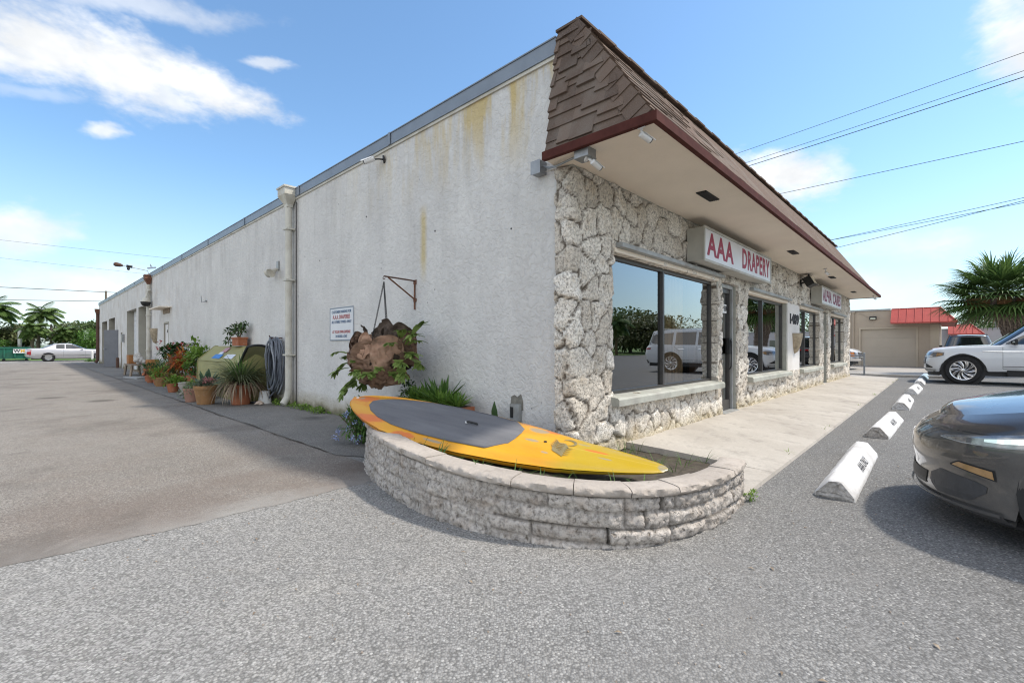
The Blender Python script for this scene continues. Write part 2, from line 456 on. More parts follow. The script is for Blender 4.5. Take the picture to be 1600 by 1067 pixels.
MAT['flag_blue'] = simple('blue_print', (.05,.20,.52), .6, .1, 5)
MAT['flag_red'] = simple('red_print', (.45,.06,.07), .6, .1, 5)
MAT['steel'] = simple('stainless', (.5,.5,.5), .25, .1, 5, metal=1.0)
MAT['tyre'] = simple('tyre_rubber', (.016,.016,.017), .8, .3, 20, .2, 80)
MAT['rim'] = simple('bright_alloy', (.62,.62,.63), .22, .05, 5, metal=.9)
MAT['rimdark'] = simple('dark_alloy', (.03,.03,.033), .35, .1, 5, metal=.6)
MAT['chrome'] = simple('chrome', (.75,.76,.78), .08, .03, 5, metal=1.0)
MAT['lamp_clear'] = simple('headlamp', (.22,.225,.24), .06, .5, 14, metal=.4, spec=.8, coat=1.0)
MAT['lamp_led'] = simple('led_strip', (.75,.77,.8), .2, .05, 5, coat=1.0)
MAT['amber'] = simple('amber_lens', (.55,.17,.02), .12, .2, 9, coat=1.0)
MAT['amber_dim'] = simple('tan_reflector', (.34,.20,.085), .2, .25, 16, coat=1.0)
MAT['lamp_red'] = simple('tail_lamp', (.28,.01,.015), .1, .1, 9, coat=1.0)
MAT['suvwhite'] = paint('white_car_paint', (.60,.62,.65), 0, .35, .8)
MAT['sedan'] = paint('charcoal_car_paint', (.062,.062,.066), .35, .30, 1.0, .25)
MAT['silver'] = paint('silver_car_paint', (.46,.45,.47), .45, .35, .8, .1)
MAT['blackcar'] = paint('black_car_paint', (.012,.012,.014), 0, .2, 1.0)
MAT['tan_wall'] = simple('tan_painted_block', (.43,.355,.275), .9, .05, 1.5, .25, 30)
MAT['tan_trim'] = simple('tan_trim', (.50,.425,.325), .9, .06, 1.5)
MAT['tan_door'] = simple('tan_garage_door', (.46,.395,.315), .7, .04, 1.5)
MAT['awning'] = simple('red_metal_roof', (.40,.062,.048), .5, .10, 2.0, spec=.45)
MAT['grey_wall'] = simple('grey_block_wall', (.40,.39,.40), .9, .06, 1.0)
MAT['dumpster'] = simple('green_dumpster', (.012,.12,.075), .55, .2, 4, dirt=(.03,.07,.05))
MAT['lidplastic'] = simple('dark_green_lid', (.01,.055,.04), .6, .2, 4)
MAT['yellow'] = simple('yellow_print', (.65,.36,.03), .6, .15, 6)
MAT['hill_grass'] = simple('lawn', (.085,.155,.030), .95, .35, 1.2, .6, 14, col2=(.12,.19,.045))
MAT['wire'] = simple('cable', (.03,.03,.033), .6, .1, 5)
MAT['polewood'] = simple('pole_wood', (.16,.13,.11), .95, .3, 6, .4, 30)
MAT['bracket_white'] = simple('plaster_wall_pot', (.34,.28,.2), .9, .3, 12, .5, 40)
ZS = 0.09
# ------------------------------------------------------------------ camera
cam = bpy.data.cameras.new('Camera'); co = bpy.data.objects.new('Camera', cam); COL.objects.link(co)
cam.sensor_width = 36; cam.lens = 721/1600*36; cam.shift_y = 8/1600; cam.clip_end = 6000; cam.clip_start = .05
co.location = (0,0,1.12); co.rotation_euler = (R(90),0,0); SC.camera = co
SC.view_settings.view_transform = 'Standard'; SC.view_settings.look = 'None'
SC.cycles.filter_width = 1.15
SC.view_settings.exposure = 0.78; SC.view_settings.gamma = 1.0
# ------------------------------------------------------------------ sun
sv = Vector((.665, -.010, 1.0)).normalized()
sun = bpy.data.lights.new('Sun', 'SUN'); so = bpy.data.objects.new('Sun', sun); COL.objects.link(so)
sun.energy = 2.3; sun.angle = R(3.5); sun.color = (1.0, .93, .82)
so.rotation_euler = sv.to_track_quat('Z', 'Y').to_euler(); so.location = (30, 0, 40)
# ------------------------------------------------------------------ world
wd = bpy.data.worlds.new('World'); SC.world = wd; wd.use_nodes = True
T = wd.node_tree; N = T.nodes; L = T.links; N.clear()
wo = N.new('ShaderNodeOutputWorld'); bg = N.new('ShaderNodeBackground'); L.new(bg.outputs[0], wo.inputs[0])
sky = N.new('ShaderNodeTexSky'); sky.sky_type = 'NISHITA'; sky.sun_disc = False
sky.sun_elevation = math.asin(sv.z); sky.sun_rotation = math.atan2(sv.x, sv.y)
sky.altitude = 0; sky.air_density = 1.0; sky.dust_density = .6; sky.ozone_density = 2.0
tc = N.new('ShaderNodeTexCoord'); gen = tc.outputs['Generated']
sx = N.new('ShaderNodeSeparateXYZ'); L.new(gen, sx.inputs[0])
def wm(op, a, b=0.0, c=None):
    n = N.new('ShaderNodeMath'); n.operation = op
    for i, v in enumerate((a, b, c)):
        if v is None: continue
        if hasattr(v, 'is_output'): L.new(v, n.inputs[i])
        else: n.inputs[i].default_value = v
    return n.outputs[0]
def wr(v, a, b, c=0.0, d=1.0, smooth=True):
    n = N.new('ShaderNodeMapRange'); n.clamp = True
    if smooth: n.interpolation_type = 'SMOOTHSTEP'
    L.new(v, n.inputs[0])
    for i, k in enumerate((a,b,c,d)): n.inputs[i+1].default_value = k
    return n.outputs[0]
def wn(scale, detail, rough, vec, dist=0):
    n = N.new('ShaderNodeTexNoise'); n.inputs['Scale'].default_value = scale; n.inputs['Detail'].default_value = detail
    n.inputs['Roughness'].default_value = rough; n.inputs['Distortion'].default_value = dist
    L.new(vec, n.inputs['Vector']); return n.outputs['Fac']
def wmap(scale, loc=(0,0,0)):
    n = N.new('ShaderNodeMapping'); n.inputs['Scale'].default_value = scale; n.inputs['Location'].default_value = loc
    L.new(gen, n.inputs[0]); return n.outputs[0]
ymax = wm('MAXIMUM', sx.outputs[1], .05)
pu = wm('DIVIDE', sx.outputs[0], ymax); pv = wm('DIVIDE', sx.outputs[2], ymax)
front = wr(sx.outputs[1], .12, .3)
w1 = wm('SUBTRACT', wn(5.5, 5, .6, wmap((1,1,1.6))), .5)
w2 = wm('SUBTRACT', wn(5.5, 5, .6, wmap((1,1,1.6), (7,3,1))), .5)
w3 = wm('SUBTRACT', wn(20, 4, .6, wmap((1,1,2.0), (1,9,4))), .5)
qu = wm('ADD', pu, wm('MULTIPLY', w1, .16)); qv = wm('ADD', pv, wm('MULTIPLY', w2, .10))
# (pixel-free) cloud puffs: tangent-plane azimuth/elevation centre, half extents, tilt, strength
PUFFS = [(-1.02,.66,.24,.095,-14,1.0),(-.84,.60,.20,.085,-22,1.0),(-.71,.575,.20,.052,-18,1.0),(-.76,.545,.11,.045,-28,.8),
         (-.80,.735,.24,.030,-6,.5),(-1.02,.55,.12,.018,-8,.28),(-.88,.457,.050,.019,-3,.8),(-1.10,.25,.15,.055,0,.8),
         (-.52,.615,.055,.014,-12,.6),(.60,.372,.125,.058,8,1.0),(.69,.405,.06,.03,-25,.5),(1.10,.66,.10,.12,0,.95),
         (.90,.02,.34,.055,0,.5),(.88,.225,.16,.032,8,.55),(-.93,.12,.40,.06,0,.55),(-.58,.10,.30,.05,0,.35),(.70,.12,.22,.035,3,.4),(-.85,.165,.13,.02,0,.3)]
mask = None
for (cu_, cv_, ru, rv, rot, op) in PUFFS:
    a = R(rot); du = wm('SUBTRACT', qu, cu_); dv = wm('SUBTRACT', qv, cv_)
    e1_ = wm('ADD', wm('MULTIPLY', du, math.cos(a)/ru), wm('MULTIPLY', dv, math.sin(a)/ru))
    e2_ = wm('ADD', wm('MULTIPLY', du, -math.sin(a)/rv), wm('MULTIPLY', dv, math.cos(a)/rv))
    rr = wm('SQRT', wm('ADD', wm('MULTIPLY', e1_, e1_), wm('MULTIPLY', e2_, e2_)))
    rr = wm('ADD', rr, wm('MULTIPLY', w3, 1.3))
    m = wr(rr, 1.3, .25, 0, op)
    mask = m if mask is None else wm('MAXIMUM', mask, m)
mask = wm('MULTIPLY', mask, front)
# other directions: streaky cloud, spread and brightened out of view as neutral fill light
back = wr(wn(2.3, 7, .6, wmap((1,1,3.2), (4,2,0)), .3), .40, .56, 0, .92)
back = wm('MULTIPLY', back, wm('SUBTRACT', 1.0, front))
mask = wm('MAXIMUM', mask, back)
haze = wm('MULTIPLY', wr(sx.outputs[2], .34, -.02, 0, .54), wr(sx.outputs[1], -.2, .2, .45, 1))
mask = wm('MULTIPLY', mask, wr(sx.outputs[2], -.01, .03))
def wmix(f, a, b, mode='MIX'):
    n = N.new('ShaderNodeMix'); n.data_type = 'RGBA'; n.blend_type = mode
    if hasattr(f, 'is_output'): L.new(f, n.inputs[0])
    else: n.inputs[0].default_value = f
    for i, v in ((6,a),(7,b)):
        if hasattr(v, 'is_output'): L.new(v, n.inputs[i])
        else: n.inputs[i].default_value = (*v, 1)
    return n.outputs[2]
SKYK = 1.0
skc = wmix(1.0, sky.outputs[0], (.80*SKYK, .95*SKYK, .985*SKYK), 'MULTIPLY')
skc = wmix(haze, skc, (3.3, 3.72, 4.05))
tone = wn(7, 4, .6, wmap((1,1,1.5), (2,2,8)))
cc = wmix(wr(tone, .3, .7), (3.6, 3.7, 3.8), (4.9, 4.9, 4.85))
ccb = wmix(wr(tone, .3, .7), (5.2, 5.15, 5.05), (8.6, 8.35, 8.0))  # brighter tone for the unseen fill-light cloud
cc = wmix(front, ccb, cc)
skc = wmix(mask, skc, cc)
L.new(skc, bg.inputs[0]); bg.inputs[1].default_value = .145

# ------------------------------------------------------------------ ground
def sheet(name, poly, z, mat, local=False):
    pts = [W(p[0], p[1]) if local else p for p in poly]
    m = MB(); m.add([(p[0], p[1], 0) for p in pts], [tuple(range(len(pts)))])
    o = m.build(name, mat, loc=(0,0,z)); tag(o, kind='structure'); return o
rr = random.Random(3)
sheet('ground', [(-2500,-2500),(2500,-2500),(2500,2500),(-2500,2500)], -.03, MAT['hill_grass'])
sheet('parking_lot', [(-90,-80),(95,-80),(95,90),(-8,90),(-8,68),(-90,-18.6)], 0, MAT['asphalt'])
def jag(x0, x1, y, n, amp, seed):
    q = random.Random(seed); out = []; w = 0
    for i in range(n+1):
        w = w*.7 + q.uniform(-amp, amp)
        out.append((x0+(x1-x0)*i/n, y+w))
    return out
edge = jag(-1.25, -14, .90, 220, .016, 5)
sheet('driveway', edge + [(-40, 1.0), (-40, 44), (-1.25, 44)], .0022, MAT['asphalt_old'], True)
es = [(-1.30+rr.uniform(-.015,.015), y) for y in np.linspace(44, 2.0, 60)]
sheet('path', es + [(-1.0,1.5),(0.02,1.5),(0.02,44)], .008, MAT['asphalt_strip'], True)
sheet('concrete_apron', [(18.6,-3.2),(30.2,-3.2),(30.2,7),(18.6,7)], .004, MAT['apron'], True)
# seam cracks between driveway and wall strip
m = MB()
for s in range(1):
    x0 = (-1.31, -2.3, -1.9)[s]; y0, y1 = ((2.2, 30), (1.2, 5.5), (6, 22))[s]
    w = 0
    P = []
    for y in np.linspace(y0, y1, 120):
        w = w*.85 + rr.uniform(-.02,.02)
        hw = rr.uniform(.002, .011)*(1 if s == 0 else .6)
        P.append([(x0+w-hw, y, 0), (x0+w+hw, y, 0)])
    m.grid(P)
lw = MB(); P_ = []
for yy, zz in ((50.4,.012),(53,.18),(58,.52),(66,.82),(80,.86),(400,.90)): P_.append([W(x, yy + .6*math.sin(x*.7), zz) for x in np.linspace(-130, 60, 120)])
lw.grid(P_, flip=True); tag(lw.build('terrain', MAT['hill_grass'], smooth=True), kind='structure')
sk = m.build('pavement_cracks', MAT['bedsoil'], loc=W(0,0,.0125), rotz=ANG); tag(sk, kind='structure')
m = MB()
def lotline(x): return -1.47+.17*(x-.2)/17.1
xs_ = [.98]+list(np.linspace(1.0, 17.3, 34))
P = [[(x, .02+(lotline(x)-.02)*k/6, ZS+(.028-ZS)*(k/6)**1.5) for k in range(7)] for x in xs_]
m.grid(P, flip=True)
m.grid([[(x, lotline(x), .028), (x, lotline(x)-.012, -.02)] for x in [.2]+xs_], flip=True)
m.grid([[(.98, .02+(lotline(.98)-.02)*k/6, ZS+(.028-ZS)*(k/6)**1.5), (.98, .02+(lotline(.98)-.02)*k/6, -.05)] for k in range(7)])
m.add([(.98,-.99,.048),(.98,lotline(.98),.028),(.2,lotline(.2),.028),(.22,-1.18,.035)], [(0,3,2,1)])
m.add([(.98,-.99,.048),(.22,-1.18,.035),(.22,-1.18,-.05),(.98,-.99,-.05)], [(0,1,2,3)])
wk = m.build('sidewalk', MAT['walk'], loc=W(0,0), rotz=ANG); tag(wk, kind='structure')
m = MB(); m.box(18.45, 18.6, -2.6, 4, 0, .09)
tag(m.build('kerb', MAT['walk'], loc=W(0,0), rotz=ANG), kind='structure')
# loose grit and twigs on the tarmac
m = MB()
for i in range(420):
    lx, ly = rr.uniform(-3.6, 4.5), rr.uniform(-3.0, -1.5)
    if rr.random() < .45: lx, ly = rr.uniform(-3.3, -1.2), rr.uniform(-2.2, 1.5)
    x, y, _ = W(lx, ly); r = rr.uniform(.002, .006)
    m.lathe([(r*.6,0),(r,r*.5),(r*.5,r*1.1)], 5, Matrix.Translation((x,y,.0)) @ Matrix.Rotation(rr.uniform(0,3),4,'Z'))
tag(m.build('gravel', simple('grit', (.30,.25,.21), .95, .5, 90)), kind='stuff')
m = MB()
for i in range(70):
    lx, ly = rr.uniform(-3, 4.5), rr.uniform(-2.8, -1.5)
    if rr.random() < .5: lx, ly = rr.uniform(-3.2,-1.6), rr.uniform(-2.4, 1.2)
    p = Vector(W(lx, ly, .004)); a = rr.uniform(0, 6.28); l = rr.uniform(.01,.035)
    m.blade([p, p+Vector((math.cos(a)*l*.5, math.sin(a)*l*.5, .006)), p+Vector((math.cos(a)*l, math.sin(a)*l, .002))], [.001, l*.2, .001])
tag(m.build('fallen_leaves', MAT['leaf_dry']), kind='stuff')
# ------------------------------------------------------------------ main building
B = thing('commercial_building', 'long single storey building with stucco side wall, coquina stone shop front and brown shingled mansard', 'building', W(0,0), ANG)
LY = 39.3; ZT = 3.92
rng_ = random.Random(11)
# side wall with openings on the plane x = 0
HOLES = [(17.35,18.15,-.1,1.97,.03),(21.05,23.65,-.1,2.86,.27),(24.2,27.0,-.1,2.86,.27),(28.3,29.1,-.1,1.86,.05),(31.4,34.1,-.1,2.76,.3),(34.9,37.6,-.1,2.70,.3)]
m = MB(); ys = sorted({.11, LY, *[h[0] for h in HOLES], *[h[1] for h in HOLES], *np.arange(1, 39, 1.0)})
zs = sorted({-.1, ZT, *[h[3] for h in HOLES], 1.0})
for i in range(len(ys)-1):
    for j in range(len(zs)-1):
        yc, zc = (ys[i]+ys[i+1])/2, (zs[j]+zs[j+1])/2
        if any(h[0] < yc < h[1] and h[2] < zc < h[3] for h in HOLES): continue
        m.add([(0,ys[i],zs[j]),(0,ys[i],zs[j+1]),(0,ys[i+1],zs[j+1]),(0,ys[i+1],zs[j])], [(0,3,2,1)[::-1]])
m.build('side_wall', MAT['stucco'], B)
for (a,b,z0,z1,d) in HOLES:
    m = MB()
    m.add([(0,a,z0),(d,a,z0),(d,a,z1),(0,a,z1)], [(0,1,2,3)])
    m.add([(0,b,z0),(d,b,z0),(d,b,z1),(0,b,z1)], [(3,2,1,0)])
    m.add([(0,a,z1),(d,a,z1),(d,b,z1),(0,b,z1)], [(0,1,2,3)])
    m.build('bay_jamb', MAT['bay_jamb'], B)
for k, (a,b,z0,z1,d) in enumerate(HOLES):
    m = MB()
    if k in (1, 2):
        n = 12
        for q in range(n):
            m.box(d, d+.05+.012*(q % 2), a, b, q*(z1/n)+.004, (q+1)*(z1/n)-.004)
        m.box(d+.04, d+.07, a, b, 0, z1)
        m.build('roller_door', MAT['bay_white'], B)
    elif k in (4, 5):
        m.box(d+.3, d+.34, a, b, 0, z1); o = m.build('roller_door', MAT['grey_door'], B)
    elif k == 0:
        m.box(d, d+.05, a+.04, b-.04, .02, z1-.04)
        o = m.build('side_door', MAT['white'], B)
        m = MB(); m.box(d-.012, d-.001, 17.62, 17.86, .98, 1.16); m.box(d-.02, d-.013, 17.66, 17.78, 1.02, 1.12)
        m.build('mail_slot', MAT['black'], o)
        m = MB(); m.box(d-.01, d-.001, 17.7, 17.78, 1.62, 1.72); m.build('door_number', MAT['ink'], o)
        m = MB(); m.box(-.01, d, a-.02, a+.03, 0, z1+.03); m.box(-.01, d, b-.03, b+.02, 0, z1+.03); m.box(-.01, d, a+.031, b-.031, z1-.03, z1+.03)
        m.build('door_frame', MAT['bay_jamb'], o)
    else:
        m.box(d, d+.04, a, b, 0, z1); m.box(d-.02, d-.001, a+.08, a+.13, .9, 1.0)
        m.build('side_door', MAT['white'], B)
# coping along the parapet
m = MB(); m.box(-.035, .24, .135, LY+.03, ZT-.02, ZT+.125)
m.box(-.045, .25, .135, LY+.04, ZT+.127, ZT+.14)
o = m.build('coping', MAT['coping'], B)
m = MB(); m.box(-.02, -.001, .16, LY, ZT-.055, ZT-.021); m.build('drip_strip', MAT['offwhite'], o)
# mid-coping joints are real seams
for y in np.arange(3, 39, 3.05):
    m = MB(); m.box(-.052, -.0455, y, y+.05, ZT-.02, ZT+.142); m.build('coping_clip', MAT['coping'], o)
# roof, end and rear walls
m = MB(); m.box(.02, 16.3, .3, LY, ZT-.15, ZT-.05); m.build('flat_roof', MAT['apron'], B)
m = MB(); m.box(16.25, 16.40, .05, LY, -.1, ZT-.16); m.box(.02, 16.24, LY-.1, LY, -.1, ZT-.16); m.build('rear_wall', MAT['stucco'], B)

# ---------------- stone veneer front
SEEDS = []
q = random.Random(21)
zz = -.2; row = 0
while zz < 3.1:
    xx = -.5 + (row % 2)*.14
    while xx < 17:
        SEEDS.append((xx+q.uniform(-.11,.11), zz+q.uniform(-.085,.085), q.random(), q.uniform(-1,1), q.uniform(-1,1)))
        xx += .27
    zz += .235; row += 1
kd = kdtree.KDTree(len(SEEDS))
for i, s in enumerate(SEEDS): kd.insert((s[0], s[1]*.92, 0), i)
kd.balance()
def stone_h(s, z):
    wx = s + .035*mnoise.noise((s*6, z*6, 3.1)); wz = z + .035*mnoise.noise((s*6, z*6, 9.7))
    r = kd.find_n((wx, wz*.92, 0), 2)
    d = r[1][2]-r[0][2]; sd = SEEDS[r[0][1]]
    e = min(1, d/.042); prof = 1-(1-e)**2.0
    tilt = (sd[3]*(wx-sd[0]) + sd[4]*(wz-sd[1]))*.16
    rough = mnoise.fractal((s*11+z*3, z*7, 1.7), .6, 2.1, 5)*.013 + mnoise.noise((s*44+z*10, z*24, 5))*.007
    h = prof*(.021+.012*sd[2]+tilt*.9) + rough*(.4+.45*prof)
    jt = max(0, 1-d/.0155)**.7
    return h, sd[2], min(1, jt*1.3)
PANES = []
def path_flat(s): return (s, -.03, 0, -1)
def path_corner(s):
    rad, arc = .06, .047
    if s > arc: return (.03+(s-arc), -.03, 0, -1)
    if s < -arc: return (-.03, .03+(-arc-s), -1, 0)
    a = (s+arc)/(2*arc)*math.pi/2
    nx, ny = -math.cos(a), -math.sin(a)
    return (.03+rad*nx, .03+rad*ny, nx, ny)
OP = dict(w1=(.70,3.66,.60,2.10), d=(3.88,4.56,.03,2.12), w2=(5.12,7.79,.60,2.06), wp=(7.79,8.90,.60,2.06), w3=(8.90,11.18,.60,2.04), gap=(11.76,12.32,.03,2.10), w4=(12.82,15.15,.60,2.06))
ZF = .03; ZC = 2.79
m = MB(); cols = []; ops = list(OP.values())
xcut = sorted({-.15, 16.40, *[o[0] for o in ops], *[o[1] for o in ops]}); zcut = sorted({ZF, ZC, *[o[2] for o in ops], *[o[3] for o in ops]})
SX = []
for a, b in zip(xcut[:-1], xcut[1:]):
    dx = max(.0155, .0042*(5+max(0, a)*.78)); n = max(1, round((b-a)/dx)); SX += list(np.linspace(a, b, n+1)[:-1])
SX.append(16.40); SZ = []
for a, b in zip(zcut[:-1], zcut[1:]):
    n = max(1, round((b-a)/.0175)); SZ += list(np.linspace(a, b, n+1)[:-1])
SZ.append(ZC); PV = []
for s in SX:
    bx, by, nx, ny = path_corner(s)
    for z in SZ:
        h, c, jt = stone_h(s, z); w = .014*mnoise.noise((s*11, z*11, 20)) if s > .1 else 0
        PV.append((bx+nx*h+w, by+ny*h, z+.014*mnoise.noise((s*11, z*11, 40)))); cols.append((c, jt, 0, 1))
nz_ = len(SZ); F_ = []
def inop(x, z): return any(o[0] < x < o[1] and o[2] < z < o[3] for o in ops)
keep = [[not inop((SX[i]+SX[i+1])/2, (SZ[j]+SZ[j+1])/2) for j in range(nz_-1)] for i in range(len(SX)-1)]
edges = {}
for i in range(len(SX)-1):
    for j in range(nz_-1):
        if not keep[i][j]: continue
        q4 = (i*nz_+j, (i+1)*nz_+j, (i+1)*nz_+j+1, i*nz_+j+1); F_.append(q4)
        for k in range(4):
            e = (q4[k], q4[(k+1)%4]); edges[e] = 1
bd = [e for e in edges if (e[1], e[0]) not in edges]
idx = {}
for e in bd:
    for v in e:
        if v not in idx and v >= nz_:
            idx[v] = len(PV); p = PV[v]; PV.append((p[0], p[1]+.15, p[2])); cols.append((cols[v][0], min(1, cols[v][1]), 0, 1))
for (u, v) in bd:
    if u in idx and v in idx: F_.append((v, u, idx[u], idx[v]))
m.add(PV, F_)
so_ = m.build('stone_front', MAT['stone'], B, angle=75)
ca = so_.data.color_attributes.new('stone', 'FLOAT_COLOR', 'POINT')
ca.data.foreach_set('color', np.array(cols, dtype=np.float32).ravel())
# interior shell
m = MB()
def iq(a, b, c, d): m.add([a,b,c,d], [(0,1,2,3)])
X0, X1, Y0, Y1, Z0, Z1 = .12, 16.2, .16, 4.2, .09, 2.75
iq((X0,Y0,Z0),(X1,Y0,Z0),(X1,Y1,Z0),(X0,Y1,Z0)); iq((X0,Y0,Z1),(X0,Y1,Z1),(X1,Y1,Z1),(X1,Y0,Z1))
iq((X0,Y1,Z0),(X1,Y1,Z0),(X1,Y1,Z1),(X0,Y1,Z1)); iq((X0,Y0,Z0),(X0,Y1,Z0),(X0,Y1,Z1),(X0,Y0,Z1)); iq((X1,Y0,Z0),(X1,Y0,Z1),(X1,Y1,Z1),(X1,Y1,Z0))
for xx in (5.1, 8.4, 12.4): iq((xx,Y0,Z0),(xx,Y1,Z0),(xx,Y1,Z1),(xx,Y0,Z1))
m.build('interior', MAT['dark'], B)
def curtain(x0, x1, y, z0, z1, mat, waves, amp=.035):
    mm = MB(); P = []
    n = int(waves*10)
    for i in range(n+1):
        t = i/n; a = t*waves*6.283
        P.append([(x0+(x1-x0)*t, y+amp*math.sin(a)+amp*.3*math.sin(2.3*a), z) for z in (z0, (z0+z1)/2, z1)])
    mm.grid(P); return mm.build('curtain', mat, B, smooth=True)
curtain(2.40, 3.00, .24, .62, 2.05, MAT['curtain'], 8)
curtain(3.22, 3.60, .20, .62, 2.05, MAT['brown_curtain_reflection'], 6)  # brown folds stand in for a reflection on the glass
curtain(7.2, 7.7, .24, .62, 2.03, MAT['brown_curtain_reflection'], 6)
curtain(10.6, 11.1, .24, .62, 2.02, MAT['brown_curtain_reflection'], 6)
curtain(14.7, 15.1, .24, .62, 2.02, MAT['brown_curtain_reflection'], 6)
def window(x0, x1, z0, z1, mull, heady=-.155):
    py = .065
    f = MB()
    t = .045
    f.box(x0, x0+t, py-.03, py+.03, z0, z1); f.box(x1-t, x1, py-.03, py+.03, z0, z1)
    f.box(x0+t, x1-t, py-.03, py+.03, z0, z0+.04); f.box(x0+t, x1-t, py-.03, py+.03, z1-.05, z1)
    for mx in mull: f.box(mx-.022, mx+.022, py-.035, py+.03, z0+.04, z1-.05)
    w = f.build('window', MAT['alu'], B)
    g = MB(); g.add([(x0+t,py,z0+.04),(x1-t,py,z0+.04),(x1-t,py,z1-.05),(x0+t,py,z1-.05)], [(0,1,2,3)])
    g.build('pane', MAT['glass'], w)
    s = MB()
    s.prism([(-.15,-.02),(-.15,.045),(-.13,.065),(.08,.085),(.08,-.02)], x0-.07, x1+.03, Matrix(((0,0,1,0),(1,0,0,0),(0,1,0,z0-.075),(0,0,0,1))))
    s.build('sill', MAT['sill'], w)
    h = MB(); h.box(x0+.02, x1+.08, heady+.02, -.02, z1+.045, z1+.085)
    h.box(x0+.03, x1+.07, heady+.04, -.02, z1+.087, z1+.098)
    h.build('head_rail', MAT['alu_light'], w)
    h = MB(); h.box(x0-.01, x1+.02, -.065, .10, z1-.004, z1+.043); h.build('lintel', MAT['soffit'], w)
    j = MB(); j2 = MB()
    for k in range(7):
        za, zb = z0+(z1-z0)*k/7, z0+(z1-z0)*(k+1)/7
        j.box(x1-.001, x1+.05, -.045+.004*(k % 2), .18, za+.004, zb-.004)
        j2.box(x0-.05, x0+.001, -.01+.004*(k % 2), .18, za+.004, zb-.004)
    j.box(x1+.005, x1+.045, -.03, .17, z0, z1)
    j2.box(x0-.045, x0-.005, -.005, .17, z0, z1)
    j.build('jamb', MAT['jamb'], w); j2.build('jamb', MAT['jamb'], w)
    return w
window(.71, 3.655, .605, 2.105, (2.02,))
window(5.13, 7.74, .605, 2.05, (6.25,))
window(8.96, 11.17, .605, 2.03, (9.85,))
window(12.83, 15.14, .605, 2.05, (13.85,))
# recessed shop doors
def shop_door(x0, x1, z1, y, txt):
    d = MB(); t = .055; z0 = ZS+.01
    d.box(x0, x0+t, y-.03, y+.03, z0, z1); d.box(x1-t, x1, y-.03, y+.03, z0, z1)
    d.box(x0+t, x1-t, y-.03, y+.03, z1-.07, z1); d.box(x0+t, x1-t, y-.03, y+.03, z0, z0+.16)
    w = d.build('shop_door', MAT['alu'], B)
    g = MB(); g.add([(x0+t,y,z0+.16),(x1-t,y,z0+.16),(x1-t,y,z1-.07),(x0+t,y,z1-.07)], [(0,1,2,3)]); g.build('pane', MAT['glass'], w)
    h = MB(); h.box(x1-.17, x1-.055, y-.075, y-.031, 1.0, 1.26); h.tube([(x1-.13,y-.06,.75),(x1-.13,y-.09,.8),(x1-.13,y-.09,1.2),(x1-.13,y-.06,1.25)], .012, 6)
    h.build('handle', MAT['black'], w)
    f = MB(); f.box(x0-.05, x0-.001, y-.06, y+.05, z0-.02, z1+.06); f.box(x1+.001, x1+.05, y-.06, y+.05, z0-.02, z1+.06); f.box(x0-.001, x1+.001, y-.06, y+.05, z1+.002, z1+.06)
    f.build('door_frame', MAT['alu_light'], w)
    f = MB(); f.box(x0-.05, x1+.05, y-.16, y+.05, ZS-.02, ZS+.008); f.build('threshold', MAT['alu_light'], w)
    j = MB(); j2 = MB(); n = 8
    for k in range(n):
        za, zb = ZS+(z1+.05-ZS)*k/n, ZS+(z1+.05-ZS)*(k+1)/n
        j.box(x1+.052, x1+.09, -.03+.004*(k % 2), .2, za+.004, zb-.004)
        j2.box(x0-.09, x0-.052, .0+.004*(k % 2), .2, za+.004, zb-.004)
    j.box(x1+.055, x1+.085, -.02, .19, ZS, z1+.05); j2.box(x0-.085, x0-.055, .01, .19, ZS, z1+.05)
    j.build('jamb', MAT['jamb'], w); j2.build('jamb', MAT['jamb'], w)
    if txt:
        p = MB(); p.box(x0+.10, x1-.12, y-.012, y-.004, 1.66, 1.80); o = p.build('door_sign', MAT['white_metal'], w)
        text_mesh('lettering', txt, .115, MAT['ink'], o, basis((1,0,0),(0,0,1),(0,-1,0),((x0+x1)/2-.01,y-.0145,1.73)), sx=1.05, off=.002)
    return w
shop_door(3.92, 4.48, 2.05, .07, 'DRAPERY')
shop_door(11.82, 12.20, 2.03, .13, None)
# white painted panel with the street number
m = MB(); m.box(7.80, 8.90, -.050, .1, .585, 2.07); wp = m.build('number_panel', MAT['white'], B)
text_mesh('house_number', '1409', .30, MAT['ink'], wp, basis((1,0,0),(0,0,1),(0,-1,0),(8.36,-.057,1.72)), fit=.80, depth=.006, off=.010)

